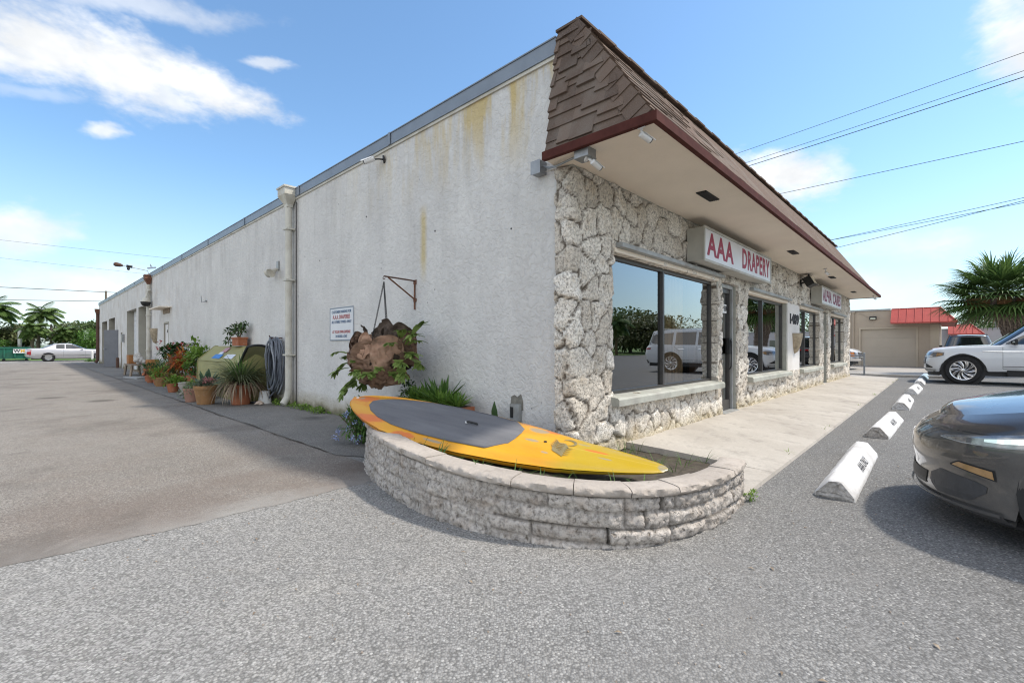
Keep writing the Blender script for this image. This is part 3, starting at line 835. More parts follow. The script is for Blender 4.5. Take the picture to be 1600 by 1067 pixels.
# ---------------- mansard
XF, XE = -.27, 16.5; ZB = 2.845; ZR = 4.10
Fp, FE = Vector((XF,-.95,ZB)), Vector((XE,-.84,ZB))
Pp, PE = Vector((0,-.10,ZR)), Vector((13.2,-.10,ZR))
Bp, Qp = Vector((XF,.07,ZB)), Vector((0,.13,ZR))
BE = Vector((XE,.12,ZB)); QE = Vector((13.2,.13,ZR))
m = MB()
vs = [Bp,Fp,FE,BE,Qp,Pp,PE,QE]
m.add(vs, [(0,1,5,4)[::-1],(1,2,6,5),(2,3,7,6),(3,0,4,7),(4,5,6,7)])
rf = m.build('mansard_roof', MAT['shingle'], B)
def shingle_face(m, o, U, Nn, V, umin, umax, vmax, rowh, seed, wmin=.13, wmax=.36, tk=1.0):
    q = random.Random(seed); v = -.02; k = 0
    while v < vmax-.02:
        a, b = umin(max(v,0)), umax(max(v,0)); u = a - q.uniform(0,.2)
        while u < b:
            w = q.uniform(wmin, wmax); drop = (q.choice((0,0,.055,.065)) if wmax < .5 else q.choice((0,.02,.05))) if v > 0 else 0
            u0, u1 = max(u, a), min(u+w, b)
            if u1-u0 > .01:
                v0 = v-drop; v1 = min(v+rowh*1.25, vmax); t0 = (.018+q.uniform(0,.006)+(.014 if drop else 0))*tk; t1 = .004
                c = lambda uu, vv, tt: o+U*uu+V*vv+Nn*tt
                vs = [c(u0,v0,0),c(u1,v0,0),c(min(u1,umax(max(0,min(v1,vmax)))),v1,0),c(max(u0,umin(max(0,min(v1,vmax)))),v1,0)]
                vs += [c(u0,v0,t0),c(u1,v0,t0),c(min(u1,umax(max(0,min(v1,vmax)))),v1,t1),c(max(u0,umin(max(0,min(v1,vmax)))),v1,t1)]
                m.add(vs, [(4,5,6,7),(0,1,5,4),(1,2,6,5),(3,0,4,7)])
            u += w
        v += rowh; k += 1
# end face
m = MB()
V = (Vector((0,0,ZR))-Vector((XF,0,ZB))); Lv = V.length; V.normalize(); U = Vector((0,-1,0)); Nn = V.cross(U)*-1
if Nn.x > 0: Nn = -Nn
shingle_face(m, Vector((XF,0,ZB)), U, Nn, V, lambda v: -.07-(.06)*v/Lv, lambda v: .95-.85*v/Lv, Lv, .125, 5, .10, .26)
# front face
V2 = (Vector((0,-.10,ZR))-Vector((0,-.95,ZB))); L2 = V2.length; V2.normalize(); U2 = (FE-Fp).normalized(); N2 = U2.cross(V2)
if N2.y > 0: N2 = -N2
shingle_face(m, Fp.copy(), U2, N2, V2, lambda v: (.27)*v/L2, lambda v: 16.7-(3.4)*v/L2, L2, .135, 6, .14, .48, .55)
m.build('shingles', MAT['shingle'], rf)
# hip caps
m = MB(); H = (Pp-Fp); LH = H.length; H.normalize()
d1 = (Bp-Fp).normalized(); d1 = (d1-H*d1.dot(H)).normalized(); d2 = U2.copy(); d2 = (d2-H*d2.dot(H)).normalized()
nn = (Nn+N2).normalized(); n = 11; st = LH/n
for k in range(n):
    a = Fp+H*(st*k-(.03 if k else -.02)); b = Fp+H*(st*(k+1)+.05); wv = .15
    lo, hi = .045, .022
    vs = [a+nn*lo, a+d1*wv+Nn*.028, a+d2*wv+N2*.028, b+nn*hi, b+d1*wv+Nn*.010, b+d2*wv+N2*.010,
          a+nn*(lo-.02), a+d1*wv+Nn*.004, a+d2*wv+N2*.004]
    m.add(vs, [(0,3,4,1),(0,2,5,3),(0,1,7,6),(0,6,8,2),(1,4,4,7)[:3]+(7,),(2,8,5)])
for k in range(46):
    x = k*.29; dz = .045 if True else 0
    m.box(x-.02, x+.30, -.15, .15, ZR+.008+.012*(k % 2), ZR+.03+.012*(k % 2))
m.build('hip_cap', MAT['shingle'], rf)
# fascia boards and soffit
m = MB()
def board(m, a, b, z0, z1, t, out):
    a, b = Vector(a), Vector(b); o = Vector(out)*t
    vs = [(a.x,a.y,z0),(b.x,b.y,z0),(b.x+o.x,b.y+o.y,z0),(a.x+o.x,a.y+o.y,z0),(a.x,a.y,z1),(b.x,b.y,z1),(b.x+o.x,b.y+o.y,z1),(a.x+o.x,a.y+o.y,z1)]
    m.add(vs, [(3,2,1,0),(4,5,6,7),(0,1,5,4),(1,2,6,5),(2,3,7,6),(3,0,4,7)])
board(m, (XF-.045,-.95-.021,0), (XE,-.84-.021,0), 2.785, 2.858, .045, (0,-1,0))
board(m, (XF,-.95-.02,0), (XF,.075,0), 2.785, 2.858, .045, (-1,0,0))
board(m, (XE+.001,-.84-.02,0), (XE+.001,.12,0), 2.785, 2.858, .045, (1,0,0))
m.build('fascia', MAT['fascia'], rf)
m = MB(); m.prism([(XF,-.97),(XE,-.86),(XE,.12),(0.0,.12),(XF,.07)], 2.80, 2.843)
sf = m.build('soffit', MAT['soffit'], B)
for (x, y) in ((1.74,-.62),(5.9,-.56),(9.95,-.52),(14.0,-.45)):
    m = MB(); m.box(x-.20, x+.20, y-.055, y+.055, 2.788, 2.799)
    for k in range(5): m.box(x-.19, x+.19, y-.05+.02*k, y-.042+.02*k, 2.782, 2.788)
    m.build('soffit_vent', MAT['black'], sf)
# dark joint where stone meets soffit
m = MB(); m.box(-.03, 16.35, -.055, .0, 2.784, 2.7995); m.build('wall_top_trim', MAT['jamb'], B)

# ---------------- downpipes
def downpipe(y, mat, r, top, box=True, head=None, x=-.09):
    m = MB(); m.tube([(x,y,.28),(x,y,top)], r, 12)
    m.tube([(x,y,.29),(x-.03,y,.16),(x-.11,y-.02,.05)], r*1.02, 12)
    p = m.build('downpipe', mat, B, angle=40)
    for z in (.95, 2.35, 3.3):
        m = MB(); m.box(x-r-.012, -.001, y-r-.03, y+r+.03, z, z+.03); m.build('pipe_strap', mat, p)
    if box:
        m = MB(); w = .17
        prof = [(r*1.05, top-.02), (r*1.1, top+.03), (w, top+.19), (w, top+.31), (w+.02, top+.312), (w+.02, top+.345), (w-.03, top+.346)]
        for i in range(len(prof)-1):
            (a, za), (b, zb) = prof[i], prof[i+1]
            q1 = [(x-a*.8,y-a,za),(x+min(a*.8,.088),y-a,za),(x+min(a*.8,.088),y+a,za),(x-a*.8,y+a,za)]
            q2 = [(x-b*.8,y-b,zb),(x+min(b*.8,.088),y-b,zb),(x+min(b*.8,.088),y+b,zb),(x-b*.8,y+b,zb)]
            m.add(q1+q2, [(0,1,5,4),(1,2,6,5),(2,3,7,6),(3,0,4,7)])
        m.build('scupper_head', head or mat, p)
    return p
downpipe(6.42, MAT['offwhite'], .062, 3.74)
m = MB(); m.tube([(-.03,6.22,.02),(-.03,6.22,3.8)], .012, 6); m.build('conduit', MAT['alu'], B)
p2 = downpipe(20.62, MAT['offwhite'], .07, 3.62, True, MAT['rust'])
downpipe(39.15, MAT['rustdark'], .085, 3.3, True, MAT['rust'])
# small wall canopy
m = MB(); m.box(-.36, -.001, 16.9, 18.7, 2.47, 2.505)
cn = m.build('door_canopy', MAT['soffit'], B)
m = MB(); m.box(-.03, -.001, 17.2, 18.2, 2.30, 2.468); m.build('canopy_bracket', MAT['wood'], cn)
# meter box, wall outlet, vents
m = MB(); m.box(-.10, -.001, 27.75, 28.0, 1.35, 1.75); m.build('meter_box', MAT['galv'], B)
m = MB(); m.box(-.045, -.001, .60, .73, .36, .53); ob = m.build('outlet_box', MAT['alu_light'], B)
m = MB(); m.box(-.05, -.046, .68, .72, .39, .50); m.build('socket', MAT['black'], ob)
m = MB(); m.prism([(.58,.47),(.76,.45),(.745,.60),(.70,.62),(.66,.60),(.61,.635),(.585,.56)], -.008, -.0015, Matrix(((0,0,1,0),(1,0,0,0),(0,1,0,0),(0,0,0,1))))
m.build('wall_patch', simple('bare_render_patch', (.20,.19,.165), .95, .3, 18, .5, 40), B)
for (y, z, r) in ((3.72,3.05,.012),(2.05,2.55,.012),(5.3,2.6,.010),(.75,2.35,.010),(5.9,2.75,.009)):
    m = MB(); m.lathe([(r*.2,-.002),(r,-.0015),(r,.004),(r*.3,.006)], 8, basis((0,1,0),(0,0,1),(-1,0,0),(0,y,z))); m.build('anchor_bolt', MAT['ink'], B)
m = MB(); m.box(-.05,-.001,12.40,12.46,2.36,2.40); m.tube([(-.03,12.43,2.38),(-.12,12.46,2.34),(-.13,12.48,2.52)], .012, 6); m.build('wall_bracket', MAT['galv'], B)
# grey steel door swung open against the far bays
dr = R(-152)
def leafpt(w, t, z):
    ax = Vector((-.5,.75)).normalized(); nx = Vector((ax.y, -ax.x))
    p = Vector((0,30.0))+ax*w+nx*t; return (p.x, p.y, z)
m = MB()
vs = [leafpt(0.02,-.02,.06),leafpt(.92,-.02,.06),leafpt(.92,.02,.06),leafpt(.02,.02,.06),leafpt(.02,-.02,2.02),leafpt(.92,-.02,2.02),leafpt(.92,.02,2.02),leafpt(.02,.02,2.02)]
m.add(vs, [(3,2,1,0),(4,5,6,7),(0,1,5,4),(1,2,6,5),(2,3,7,6),(3,0,4,7)])
sd_ = m.build('steel_door', MAT['grey_door'], B)
m = MB(); m.tube([leafpt(.86,-.02,1.0),leafpt(.86,-.08,1.0)], .025, 8); m.tube([leafpt(.86,-.075,1.0),leafpt(.74,-.075,1.0)], .014, 6)
m.tube([leafpt(.86,.02,1.0),leafpt(.86,.08,1.0)], .025, 8); m.tube([leafpt(.86,.075,1.0),leafpt(.74,.075,1.0)], .014, 6)
m.build('handle', MAT['steel'], sd_)
# ------------------------------------------------------------------ things fixed to the building
def LT(name, label, cat, x, y, z=0.0, group=None, rz=0.0):
    return thing(name, label, cat, W(x,y,z), ANG+rz, group)
EXB, EYB = (1,0,0), (0,0,1)
def sign_can(label, x, w, z, h, parts):
    t = LT('shop_sign', label, 'sign', x, -.30, z)
    m = MB(); m.box(0, w, .02, .235, 0, h)
    m.box(-.012, w+.012, .0, .02, -.012, .02); m.box(-.012, w+.012, 0, .02, h-.02, h+.012); m.box(-.012, .02, 0, .02, .021, h-.021); m.box(w-.02, w+.012, 0, .02, .021, h-.021)
    m.build('sign_box', MAT['signbox'], t)
    m = MB(); m.box(.021, w-.021, .008, .0195, .021, h-.021); m.build('sign_face', MAT['signface'], t)
    for (txt, px_, size, sx, mat) in parts:
        text_mesh('lettering', txt, size, mat, t, basis((1,0,0),(0,0,1),(0,-1,0),(px_, .0065, h*.49)), fit=sx, depth=.0012, off=.012, space=1.12)
sign_can('long white box sign lettered AAA DRAPERY in red on the stone front', 2.50, 3.05, 2.235, .43, [('AAA', .60, .405, 1.02, MAT['red']), ('DRAPERY', 2.22, .405, 1.46, MAT['red'])])
sign_can('smaller white box sign lettered ALPHA CARES at the far end of the shop front', 10.05, 2.85, 2.19, .43, [('ALPHA', .74, .40, 1.16, MAT['purple']), ('CARES', 2.12, .40, 1.20, MAT['purple'])])

def bullet_cam(label, x, y, z, d, mount, hood=True, box=None, s=.68):
    t = LT('security_camera', label, 'camera', x, y, z, 'security cameras on the building')
    d = Vector(d).normalized(); mo = Vector(mount)
    m = MB(); m.tube([d*-.07*s, d*-.065*s, d*.075*s, d*.08*s], [.028*s,.036*s,.036*s,.032*s], 14); m.build('camera_body', MAT['pvc'], t, angle=40)
    m = MB(); m.tube([d*.081*s, d*.09*s], [.03*s,.03*s], 14); m.build('lens', MAT['black'], t)
    if hood:
        m = MB(); up = Vector((0,0,1)); sd = d.cross(up).normalized(); upv = sd.cross(d)
        P = [[d*k*s + (sd*math.cos(a)+upv*math.sin(a))*.042*s for k in (-.05, .12)] for a in np.linspace(.2, 2.94, 8)]
        m.grid(P); m.build('hood', MAT['pvc'], t)
    m = MB(); m.tube([d*-.03*s, d*-.03*s+mo*.5, mo*.92], [.010,.011,.013], 8)
    a = mo.normalized(); m.tube([mo*.9, mo], [.036*s/.68,.04*s/.68], 14); m.build('mount', MAT['pvc'] if not box else box, t, angle=40)
    return t
bullet_cam('white bullet camera under the soffit at the near fascia corner', -.21, -.87, 2.735, (.75,-.35,-.35), (-.05,.0,.064))
bullet_cam('white bullet camera hanging from a grey box above the stone corner', -.17, -.40, 2.66, (.8,-.2,-.35), (-.03,.07,.07))
bullet_cam('white camera on a black mount high on the stucco wall', -.17, 3.32, 3.73, (-.5,.75,-.25), (.169,-.10,.03), True, MAT['black'], 1.0)
bullet_cam('small white camera on the soffit between the flood light and second sign', 8.40, -.66, 2.70, (.8,-.4,-.4), (-.03,.02,.098))
bullet_cam('dark little camera under the far fascia corner', 15.9, -.78, 2.72, (.5,-.6,-.5), (-.03,.02,.078))
t = LT('junction_box', 'grey electrical box on the stucco wall below the mansard end', 'electrical box', -.001, .33, 2.86)
m = MB(); m.box(-.10, 0, -.055, .055, -.07, .05); m.box(-.106, -.101, -.06, .06, -.075, .055); m.build('box_body', MAT['galv'], t)
m = MB(); m.tube([(-.05,-.055,.0),(-.08,-.15,-.05),(-.14,-.28,-.085),(-.19,-.56,-.085)], .011, 8); m.build('conduit', MAT['galv'], t)
t = LT('junction_box', 'grey box under the soffit holding the corner camera', 'electrical box', -.20, -.31, 2.74)
m = MB(); m.box(-.06,.06,-.07,.07,-.01,.058); m.box(-.064,.064,-.074,.074,-.018,-.011); m.build('box_body', MAT['galv'], t)
t = LT('flood_light', 'black flood light with pale lens on the stone between the signs', 'light', 9.0, -.05, 2.60)
m = MB(); m.box(-.05,.05,-.02,.02,-.08,.08); m.tube([(0,-.02,0),(0,-.10,.02)], .02, 8); m.build('mount', MAT['black'], t)
m = MB(); T_ = Matrix.Translation((0,-.18,.02)) @ Matrix.Rotation(R(-28),4,'X')
m.box(-.17,.17,-.06,.08,-.11,.11, T_); m.box(-.185,.185,-.085,-.061,-.125,.125, T_); m.build('lamp_housing', MAT['black'], t)
m = MB(); m.box(-.15,.15,-.092,-.086,-.095,.095, T_); m.build('lens', MAT['lens'], t)
t = LT('wall_lamp', 'old cream twin spotlight on the stucco beside the near downpipe', 'light', -.001, 7.15, 2.66)
m = MB(); m.box(-.03,0,-.05,.05,-.02,.16); m.build('mount', MAT['alu_light'], t)
for s in (-1, 1):
    m = MB(); d = Vector((-.6, .55*s+.25, -.45)).normalized()
    T_ = d.to_track_quat('Z','Y').to_matrix().to_4x4(); T_.translation = Vector((-.05, .05*s, .0))
    m.lathe([(.02,0),(.03,.03),(.04,.09),(.085,.18),(.09,.2),(.075,.19)], 14, T_); m.build('spot_head', MAT['offwhite'], t, angle=50)
t = LT('dome_camera', 'dark dome fixture on the second downpipe below the roof edge', 'light', -.20, 20.45, 2.88)
m = MB(); m.lathe([(.17,.0),(.16,-.07),(.11,-.14),(.04,-.17)], 16); m.build('dome', MAT['black'], t, smooth=True)
m = MB(); m.lathe([(.08,.16),(.12,.1),(.185,.001),(.02,.0)], 16); m.tube([(0,0,.15),(.06,0,.45),(.15,0,.5)], .03, 8); m.build('mount', MAT['offwhite'], t, angle=40)
t = LT('outrigger_lamp', 'thin rusty outrigger rod with lamp heads above the second scupper', 'light', -.09, 20.62, 3.99)
m = MB(); m.tube([(0,0,0),(-.02,0,.15),(-.5,0,.22),(-.98,.02,.28)], .014, 8); m.build('rod', MAT['alu_light'], t)
m = MB(); m.tube([(-.78,.02,.255),(-.86,.02,.27),(-1.0,.02,.285),(-1.06,.02,.29)], [.03,.07,.085,.04], 10); m.build('lamp_head', MAT['rustdark'], t, smooth=True)
m = MB(); m.tube([(-.5,0,.24),(-.68,0,.26)], [.05,.05], 8); m.lathe([(.02,-.06),(.05,-.03),(.05,.03),(.02,.05)], 10, Matrix.Translation((-.62,0,.16))); m.build('sensor', MAT['black'], t, smooth=True)
m = MB(); m.box(.02,.30,-.02,.02,.22,.28, Matrix.Rotation(R(-12),4,'Y')); m.prism([(.05,.0),(.13,.0),(.05,.12)], -.01, .01, Matrix(((1,0,0,0),(0,0,1,0),(0,1,0,.32),(0,0,0,1)))); m.build('tail_fin', MAT['coping'], t)
# parking notice on the stucco
t = LT('wall_notice', 'blue framed white parking notice screwed to the stucco wall', 'sign', -.004, 4.89, 1.215)
m = MB(); m.box(-.006,.0,-.80,0,0,.535); m.build('sign_plate', MAT['signface'], t)
m = MB()
for (a,b,c,d) in ((-.80,0,0,.018),(-.80,0,.517,.535),(-.80,-.782,.018,.517),(-.018,0,.018,.517)): m.box(-.0085,-.0065,a,b,c,d)
m.build('sign_border', MAT['coping'], t)
def wl(txt, z, size, mat, sx=1.0):
    text_mesh('lettering', txt, size, mat, t, basis((0,-1,0),(0,0,1),(-1,0,0),(-.0085,-.40,z)), sx=sx, depth=.0008, off=.0012)
wl('CUSTOMER PARKING FOR', .462, .062, MAT['sign_blue'], .90)
wl('A.A.A. DRAPERIES', .378, .092, MAT['sign_red'], .82)
wl('ALL OTHERS TOWED AWAY', .300, .060, MAT['sign_blue'], .86)
wl('AT YOUR OWN EXPENSE', .140, .062, MAT['sign_red'], .86)
wl('24 HOURS A DAY', .07, .058, MAT['sign_blue'], .86)
# wall pots
def half_pot(label, x, y, z, face, s):
    t = LT('wall_pot', label, 'planter', x, y, z, 'rough half round wall pots')
    m = MB(); P = []
    for (r, zz_) in ((.02,-.20),(.07,-.17),(.12,-.08),(.15,.04),(.165,.10),(.14,.10),(.12,.04)):
        row = []
        for a in np.linspace(0, math.pi, 12):
            u, v = math.cos(a)*r*s, math.sin(a)*r*s*.8
            k = 1+.08*mnoise.noise((u*20,v*20,zz_*20))
            row.append((u*k, -v*k-.001, zz_*s*1.2) if face == 'front' else (-v*k-.001, u*k, zz_*s*1.2))
        P.append(row)
    m.grid(P, flip=(face == 'front')); m.build('pot', MAT['bracket_white'], t, smooth=True)
    m = MB(); m.grid([[p for p in P[-1]], [(p[0]*.02, p[1]*.02, p[2]-.002) for p in P[-1]]]); m.build('soil', MAT['soil'], t)
half_pot('rough cone wall pot on the white number panel', 8.42, -.05, 1.27, 'front', 1.25)
half_pot('rough cone wall pot beside the second downpipe', -.005, 19.6, 1.62, 'side', 1.6)

# ------------------------------------------------------------------ curved block planter
PATH = [(0.02,2.05),(-.50,2.03),(-1.02,1.74),(-1.34,1.26),(-1.54,.66),(-1.63,.05),(-1.595,-.45),(-1.46,-.88),(-1.22,-1.22),(-.90,-1.42),(-.50,-1.50),(-.05,-1.49),(.20,-1.44)]
def catmull(P, n=24):
    out = []
    Q = [P[0]]+P+[P[-1]]
    for i in range(1, len(Q)-2):
        for k in range(n):
            t = k/n; p0,p1,p2,p3 = [np.array(q, float) for q in Q[i-1:i+3]]
            out.append(.5*((2*p1)+(-p0+p2)*t+(2*p0-5*p1+4*p2-p3)*t*t+(-p0+3*p1-3*p2+p3)*t**3))
    out.append(np.array(P[-1], float)); return out
cp = catmull(PATH, 40)
sl = [0]
for i in range(1, len(cp)): sl.append(sl[-1]+float(np.linalg.norm(cp[i]-cp[i-1])))
SL = sl[-1]; cxs = [p[0] for p in cp]; cys = [p[1] for p in cp]
def pp(s): return (float(np.interp(s, sl, cxs)), float(np.interp(s, sl, cys)))
def pn(s):
    a, b = pp(max(0,s-.03)), pp(min(SL,s+.03)); dx, dy = b[0]-a[0], b[1]-a[1]; l = math.hypot(dx,dy)
    return (-dy/l, dx/l)
# path runs from the wall round to the walk; outward is to the left/front
def outn(s):
    n = pn(s); p = pp(s)
    # outward points away from the bed centre
    c = (-.3,.1)
    return n if (n[0]*(p[0]-c[0])+n[1]*(p[1]-c[1])) > 0 else (-n[0],-n[1])
def ztop(s): return float(np.interp(s, [0, SL*.28, SL], [.44,.43,.275]))
PL = LT('stone_planter', 'low curved planter wall of grey split face blocks round the building corner', 'planter', 0, 0)
m = MB(); cols = []; P = []
CH = .088; q = random.Random(4)
JO = {}
def joints(k):
    if k not in JO:
        qq = random.Random(100+k); s = -qq.uniform(0,.3); l = []
        while s < SL+.5: l.append(s); s += qq.uniform(.27,.44)
        JO[k] = l
    return JO[k]
ss = np.linspace(0, SL, int(SL/.0135))
for s in ss:
    p = pp(s); n = outn(s); row = []; zt = ztop(s)-.052
    nz = 40
    for j in range(nz+1):
        dz = j*.0118; k = int(dz/CH); f = dz-k*CH
        de = min(f, CH-f); jl = joints(k); i = np.searchsorted(jl, s); ds = min(abs(s-jl[i-1]), abs(jl[min(i,len(jl)-1)]-s))
        bid = (k*37+int(i)*11) % 17/16.0
        smear = .35 if s < SL*.62 and mnoise.noise((s*.8,k*.7,3)) > -.35 else 1.0
        d = min(de, ds*1.2); e = min(1, d/.026); prof = 1-(1-e)**2
        prof = 1-(1-prof)*smear
        rough = mnoise.fractal((s*13, dz*16+k*3, 2.2), .7, 2.2, 4)*.018
        ledge = .006*k + (.007*math.sin(bid*40))
        so__ = {0: SL*.792, 1: SL*.772, 2: SL*.735}.get(k)
        opn = so__ is not None and abs(s-so__) < .0085
        h = -.012+prof*.024 - (.05 if opn else 0)+rough*(.3+.7*prof)+ledge
        jt = max(0, 1-min(de, ds)/.008)*(.30+.70*smear if smear < 1 else 1)
        row.append((p[0]+n[0]*h, p[1]+n[1]*h, zt-dz)); cols.append((bid, 1 if opn else min(1,jt), 0, 1))
    P.append(row)
m.grid(P)
# end cap at the walk
endl = P[-1]; m.grid([endl, [(p[0]-outn(SL)[0]*.22, p[1]-outn(SL)[1]*.22, p[2]) for p in endl]]); cols.extend([(.4,0,0,1)]*(2*len(endl)))
bw = m.build('block_wall', MAT['block'], PL, smooth=True)
ca = bw.data.color_attributes.new('stone', 'FLOAT_COLOR', 'POINT'); ca.data.foreach_set('color', np.array(cols, dtype=np.float32).ravel())
m = MB(); s = 0.0; q = random.Random(9)
while s < SL-.05:
    ln = q.uniform(.30,.40); e = min(SL+.03, s+ln); 
    if SL-e < .12: e = SL+.03
    dzb = q.uniform(-.004,.004); dob = q.uniform(-.006,.006); tw = q.uniform(-.004,.004)
    P = []
    for u in np.linspace(s+.0025, e-.0025, 26):
        us = min(u, SL); p = pp(us); n = outn(us); z = ztop(us)+dzb
        row = []
        tend = max(0, u-SL)
        tx = (-n[1]*1, n[0]) ; 
        for (o, zz_) in ((-.15,-.05),(-.155,-.03),(-.153,-.006),(-.145,0),(-.08,.001),(-.02,.001),(.008,-.001),(.022,-.005),(.027,-.018),(.028,-.032),(.022,-.045),(.006,-.0505),(-.05,-.05)):
            ch = mnoise.noise((u*18, o*30, 7+zz_*50))*.014*(1 if o > .0 else .12) + mnoise.noise((u*48, o*50, zz_*110))*.007*(1 if o > 0 else .2)
            oo = o+dob+ch
            row.append((p[0]+n[0]*oo, p[1]+n[1]*oo, z+zz_+tw*(o*5)+ch*.5))
        P.append(row)
    m.grid(P)
    for rw in (P[0], P[-1]): 
        m.add(rw, [tuple(range(len(rw)))])
    s = e
m.build('cap_course', MAT['cap'], PL, angle=60)
# bed
m = MB(); TG = [(.015,2.0),(.015,1.2),(.015,.5),(.015,.1),(-.0,-.03),(.5,-.04),(.985,-.03),(.965,-.5),(.96,-.985),(.6,-1.09),(.21,-1.20),(.19,-1.3)]
tg = catmull(TG, 10); P = []
for i in range(81):
    s = SL*i/80; p = pp(s); n = outn(s); a = (p[0]-n[0]*.14, p[1]-n[1]*.14)
    b = tg[int(i/80*(len(tg)-1))]; row = []
    za = ztop(s)-.10; zb = float(np.interp(i, [0,30,42,80], [.30,.22,.018,.012]))
    for k in range(13):
        t_ = k/12; x = a[0]+(b[0]-a[0])*t_; y = a[1]+(b[1]-a[1])*t_
        z = za+(zb-za)*(min(1,t_*1.25 if i > 40 else t_)) + .018*mnoise.noise((x*9,y*9,1))
        row.append((x, y, max(.011, z)))
    P.append(row)
m.grid(P); m.build('soil', MAT['bedsoil'], PL, smooth=True)
m = MB(); m.grid([[(pp(s)[0]-outn(s)[0]*.14, pp(s)[1]-outn(s)[1]*.14, ztop(s)-.05) for s in np.linspace(0,SL,80)], [(pp(s)[0]-outn(s)[0]*.14, pp(s)[1]-outn(s)[1]*.14, 0) for s in np.linspace(0,SL,80)]])
m.build('inner_face', MAT['cap'], PL)

# ------------------------------------------------------------------ paddle board resting on the planter
Tt = Vector(W(-.385,-1.135,.262)); Nn_ = Vector(W(-1.31,1.59,.635))
ax = (Nn_-Tt); BL = ax.length; ax.normalize(); sdv = Vector((-ax.y, ax.x, 0)).normalized()
if sdv.y < 0: sdv = -sdv
roll = R(11); nrm = sdv.cross(ax)
if nrm.z < 0: nrm = -nrm
sdv, nrm = sdv*math.cos(roll)+nrm*math.sin(roll), nrm*math.cos(roll)-sdv*math.sin(roll)
BD = thing('paddle_board', 'worn yellow paddle board with grey deck pad lying across the planter', 'surfboard')
BD.matrix_world = basis(ax, sdv*-1 if ax.cross(sdv*-1).dot(nrm) > 0 else sdv, nrm, Tt)
HWt = [(0,.012),(.008,.05),(.03,.085),(.08,.135),(.15,.19),(.25,.255),(.38,.33),(.52,.378),(.66,.385),(.78,.355),(.87,.29),(.93,.215),(.97,.14),(.99,.08),(1,.015)]
def hw(t): return 1.08*float(np.interp(t, [a for a,_ in HWt], [b for _,b in HWt]))
def rock(t): return -.012*math.sin(math.pi*t)
def thick(t): return .115*min(1, (.16+1.5*min(t, 1-t)/.4)) if min(t,1-t) < .25 else .125
def deckz(t, y):
    w = hw(t); k = min(1, abs(y)/max(w,.001)); return rock(t) - .030*k**2.2*min(1, w/.2)
m = MB(); P = []
tt = list(np.concatenate([np.linspace(0,.05,8), np.linspace(.06,.94,50), np.linspace(.95,1,9)]))
for t_ in tt:
    w = hw(t_); th = thick(t_); row = []
    for a in np.linspace(0, 2*math.pi, 33):
        c, s_ = math.cos(a), math.sin(a)
        y = w*math.copysign(abs(c)**.75, c)
        if s_ >= 0: z = deckz(t_, y) - (1-abs(s_)**.7)*th*.45*(abs(c)**3)
        else: z = rock(t_) - th + (1-abs(s_)**.6)*th*.52 - 0
        if s_ >= 0 and abs(c) > .98: z = rock(t_)-th*.42
        row.append((t_*BL, y, z))
    P.append(row)
m.grid(P); m.add(P[0], [tuple(range(len(P[0])))]); m.add(P[-1], [tuple(range(len(P[-1])))])
def boardmat():
    t = NT('worn_yellow_board'); x, y, z = t.xyz()
    n1 = t.noise(1.0, 5, .6, t.mapping((1.5,5,5))); n2 = t.noise(1.0, 5, .65, t.mapping((3,9,5), (4,1,0)))
    c = t.mix(t.rng(n1, .35, .65), (.64,.265,.006), (.70,.35,.015))
    c = t.mix(t.rng(t.math('ADD', x, t.math('MULTIPLY', n1, .3)), 1.02, .80), c, (.46,.31,.016))
    c = t.mix(t.math('MULTIPLY', t.rng(n2, .50, .66), t.math('MULTIPLY', t.rng(x, 1.9, 2.5), .75)), c, (.66,.20,.035))
    # worn orange scar on the near rail and grey scuffs behind the pad
    def spot(cx_, cy_, rx, ry):
        a = t.math('DIVIDE', t.math('SUBTRACT', x, cx_), rx); b = t.math('DIVIDE', t.math('SUBTRACT', y, cy_), ry)
        d = t.math('SQRT', t.math('ADD', t.math('MULTIPLY', a, a), t.math('MULTIPLY', b, b)))
        return t.rng(t.math('ADD', d, t.math('MULTIPLY', t.noise(14, 4), .8)), 1.5, 1.2)
    for sp_ in SPOTS_O: c = t.mix(t.math('MULTIPLY', spot(*sp_), .75), c, (.62,.13,.03))
    for sp_ in SPOTS_G: c = t.mix(t.math('MULTIPLY', spot(*sp_), .8), c, (.30,.28,.21))
    c = t.mix(t.rng(t.noise(30, 4, .7), .62, .75, 0, .35), c, (.35,.22,.04))
    stringer = t.rng(t.math('ABSOLUTE', y), .006, .002, 0, .5)
    c = t.mix(t.math('MULTIPLY', stringer, t.rng(x, 1.1, .9)), c, (.62,.45,.08))
    return t.fin(c, t.rng(n2, .3, .7, .28, .5), None, 0, .45, .35, .15)
YS = 1 if (BD.matrix_world.to_3x3() @ Vector((0,1,0))).y > 0 else -1   # +1: +y is the far rail
SPOTS_O = [(BL*.70, -.37*YS, .12, .03), (BL*.40, .30*YS, .14, .02), (BL*.18, .02*YS, .10, .02), (BL*.86, -.27*YS, .20, .05), (BL*.33, .25*YS, .07, .05), (BL*.95, .05*YS, .10, .10)]
SPOTS_G = [(BL*.22, .10*YS, .05, .012), (BL*.15, -.06*YS, .06, .010), (BL*.60, -.36*YS, .10, .012), (BL*.45, .36*YS, .06, .012), (BL*.30, -.16*YS, .03, .012), (BL*.365, .20*YS, .09, .055), (BL*.355, -.02*YS, .06, .022), (BL*.01, 0, .04, .05), (BL*.97, -.02, .02, .03)]
m.build('board', boardmat(), BD, smooth=True)
PADW = [(.398,.0),(.401,.15),(.412,.175),(.45,.295),(.55,.325),(.66,.330),(.76,.30),(.83,.24),(.88,.165),(.91,.085),(.922,.0)]
m = MB(); P = []
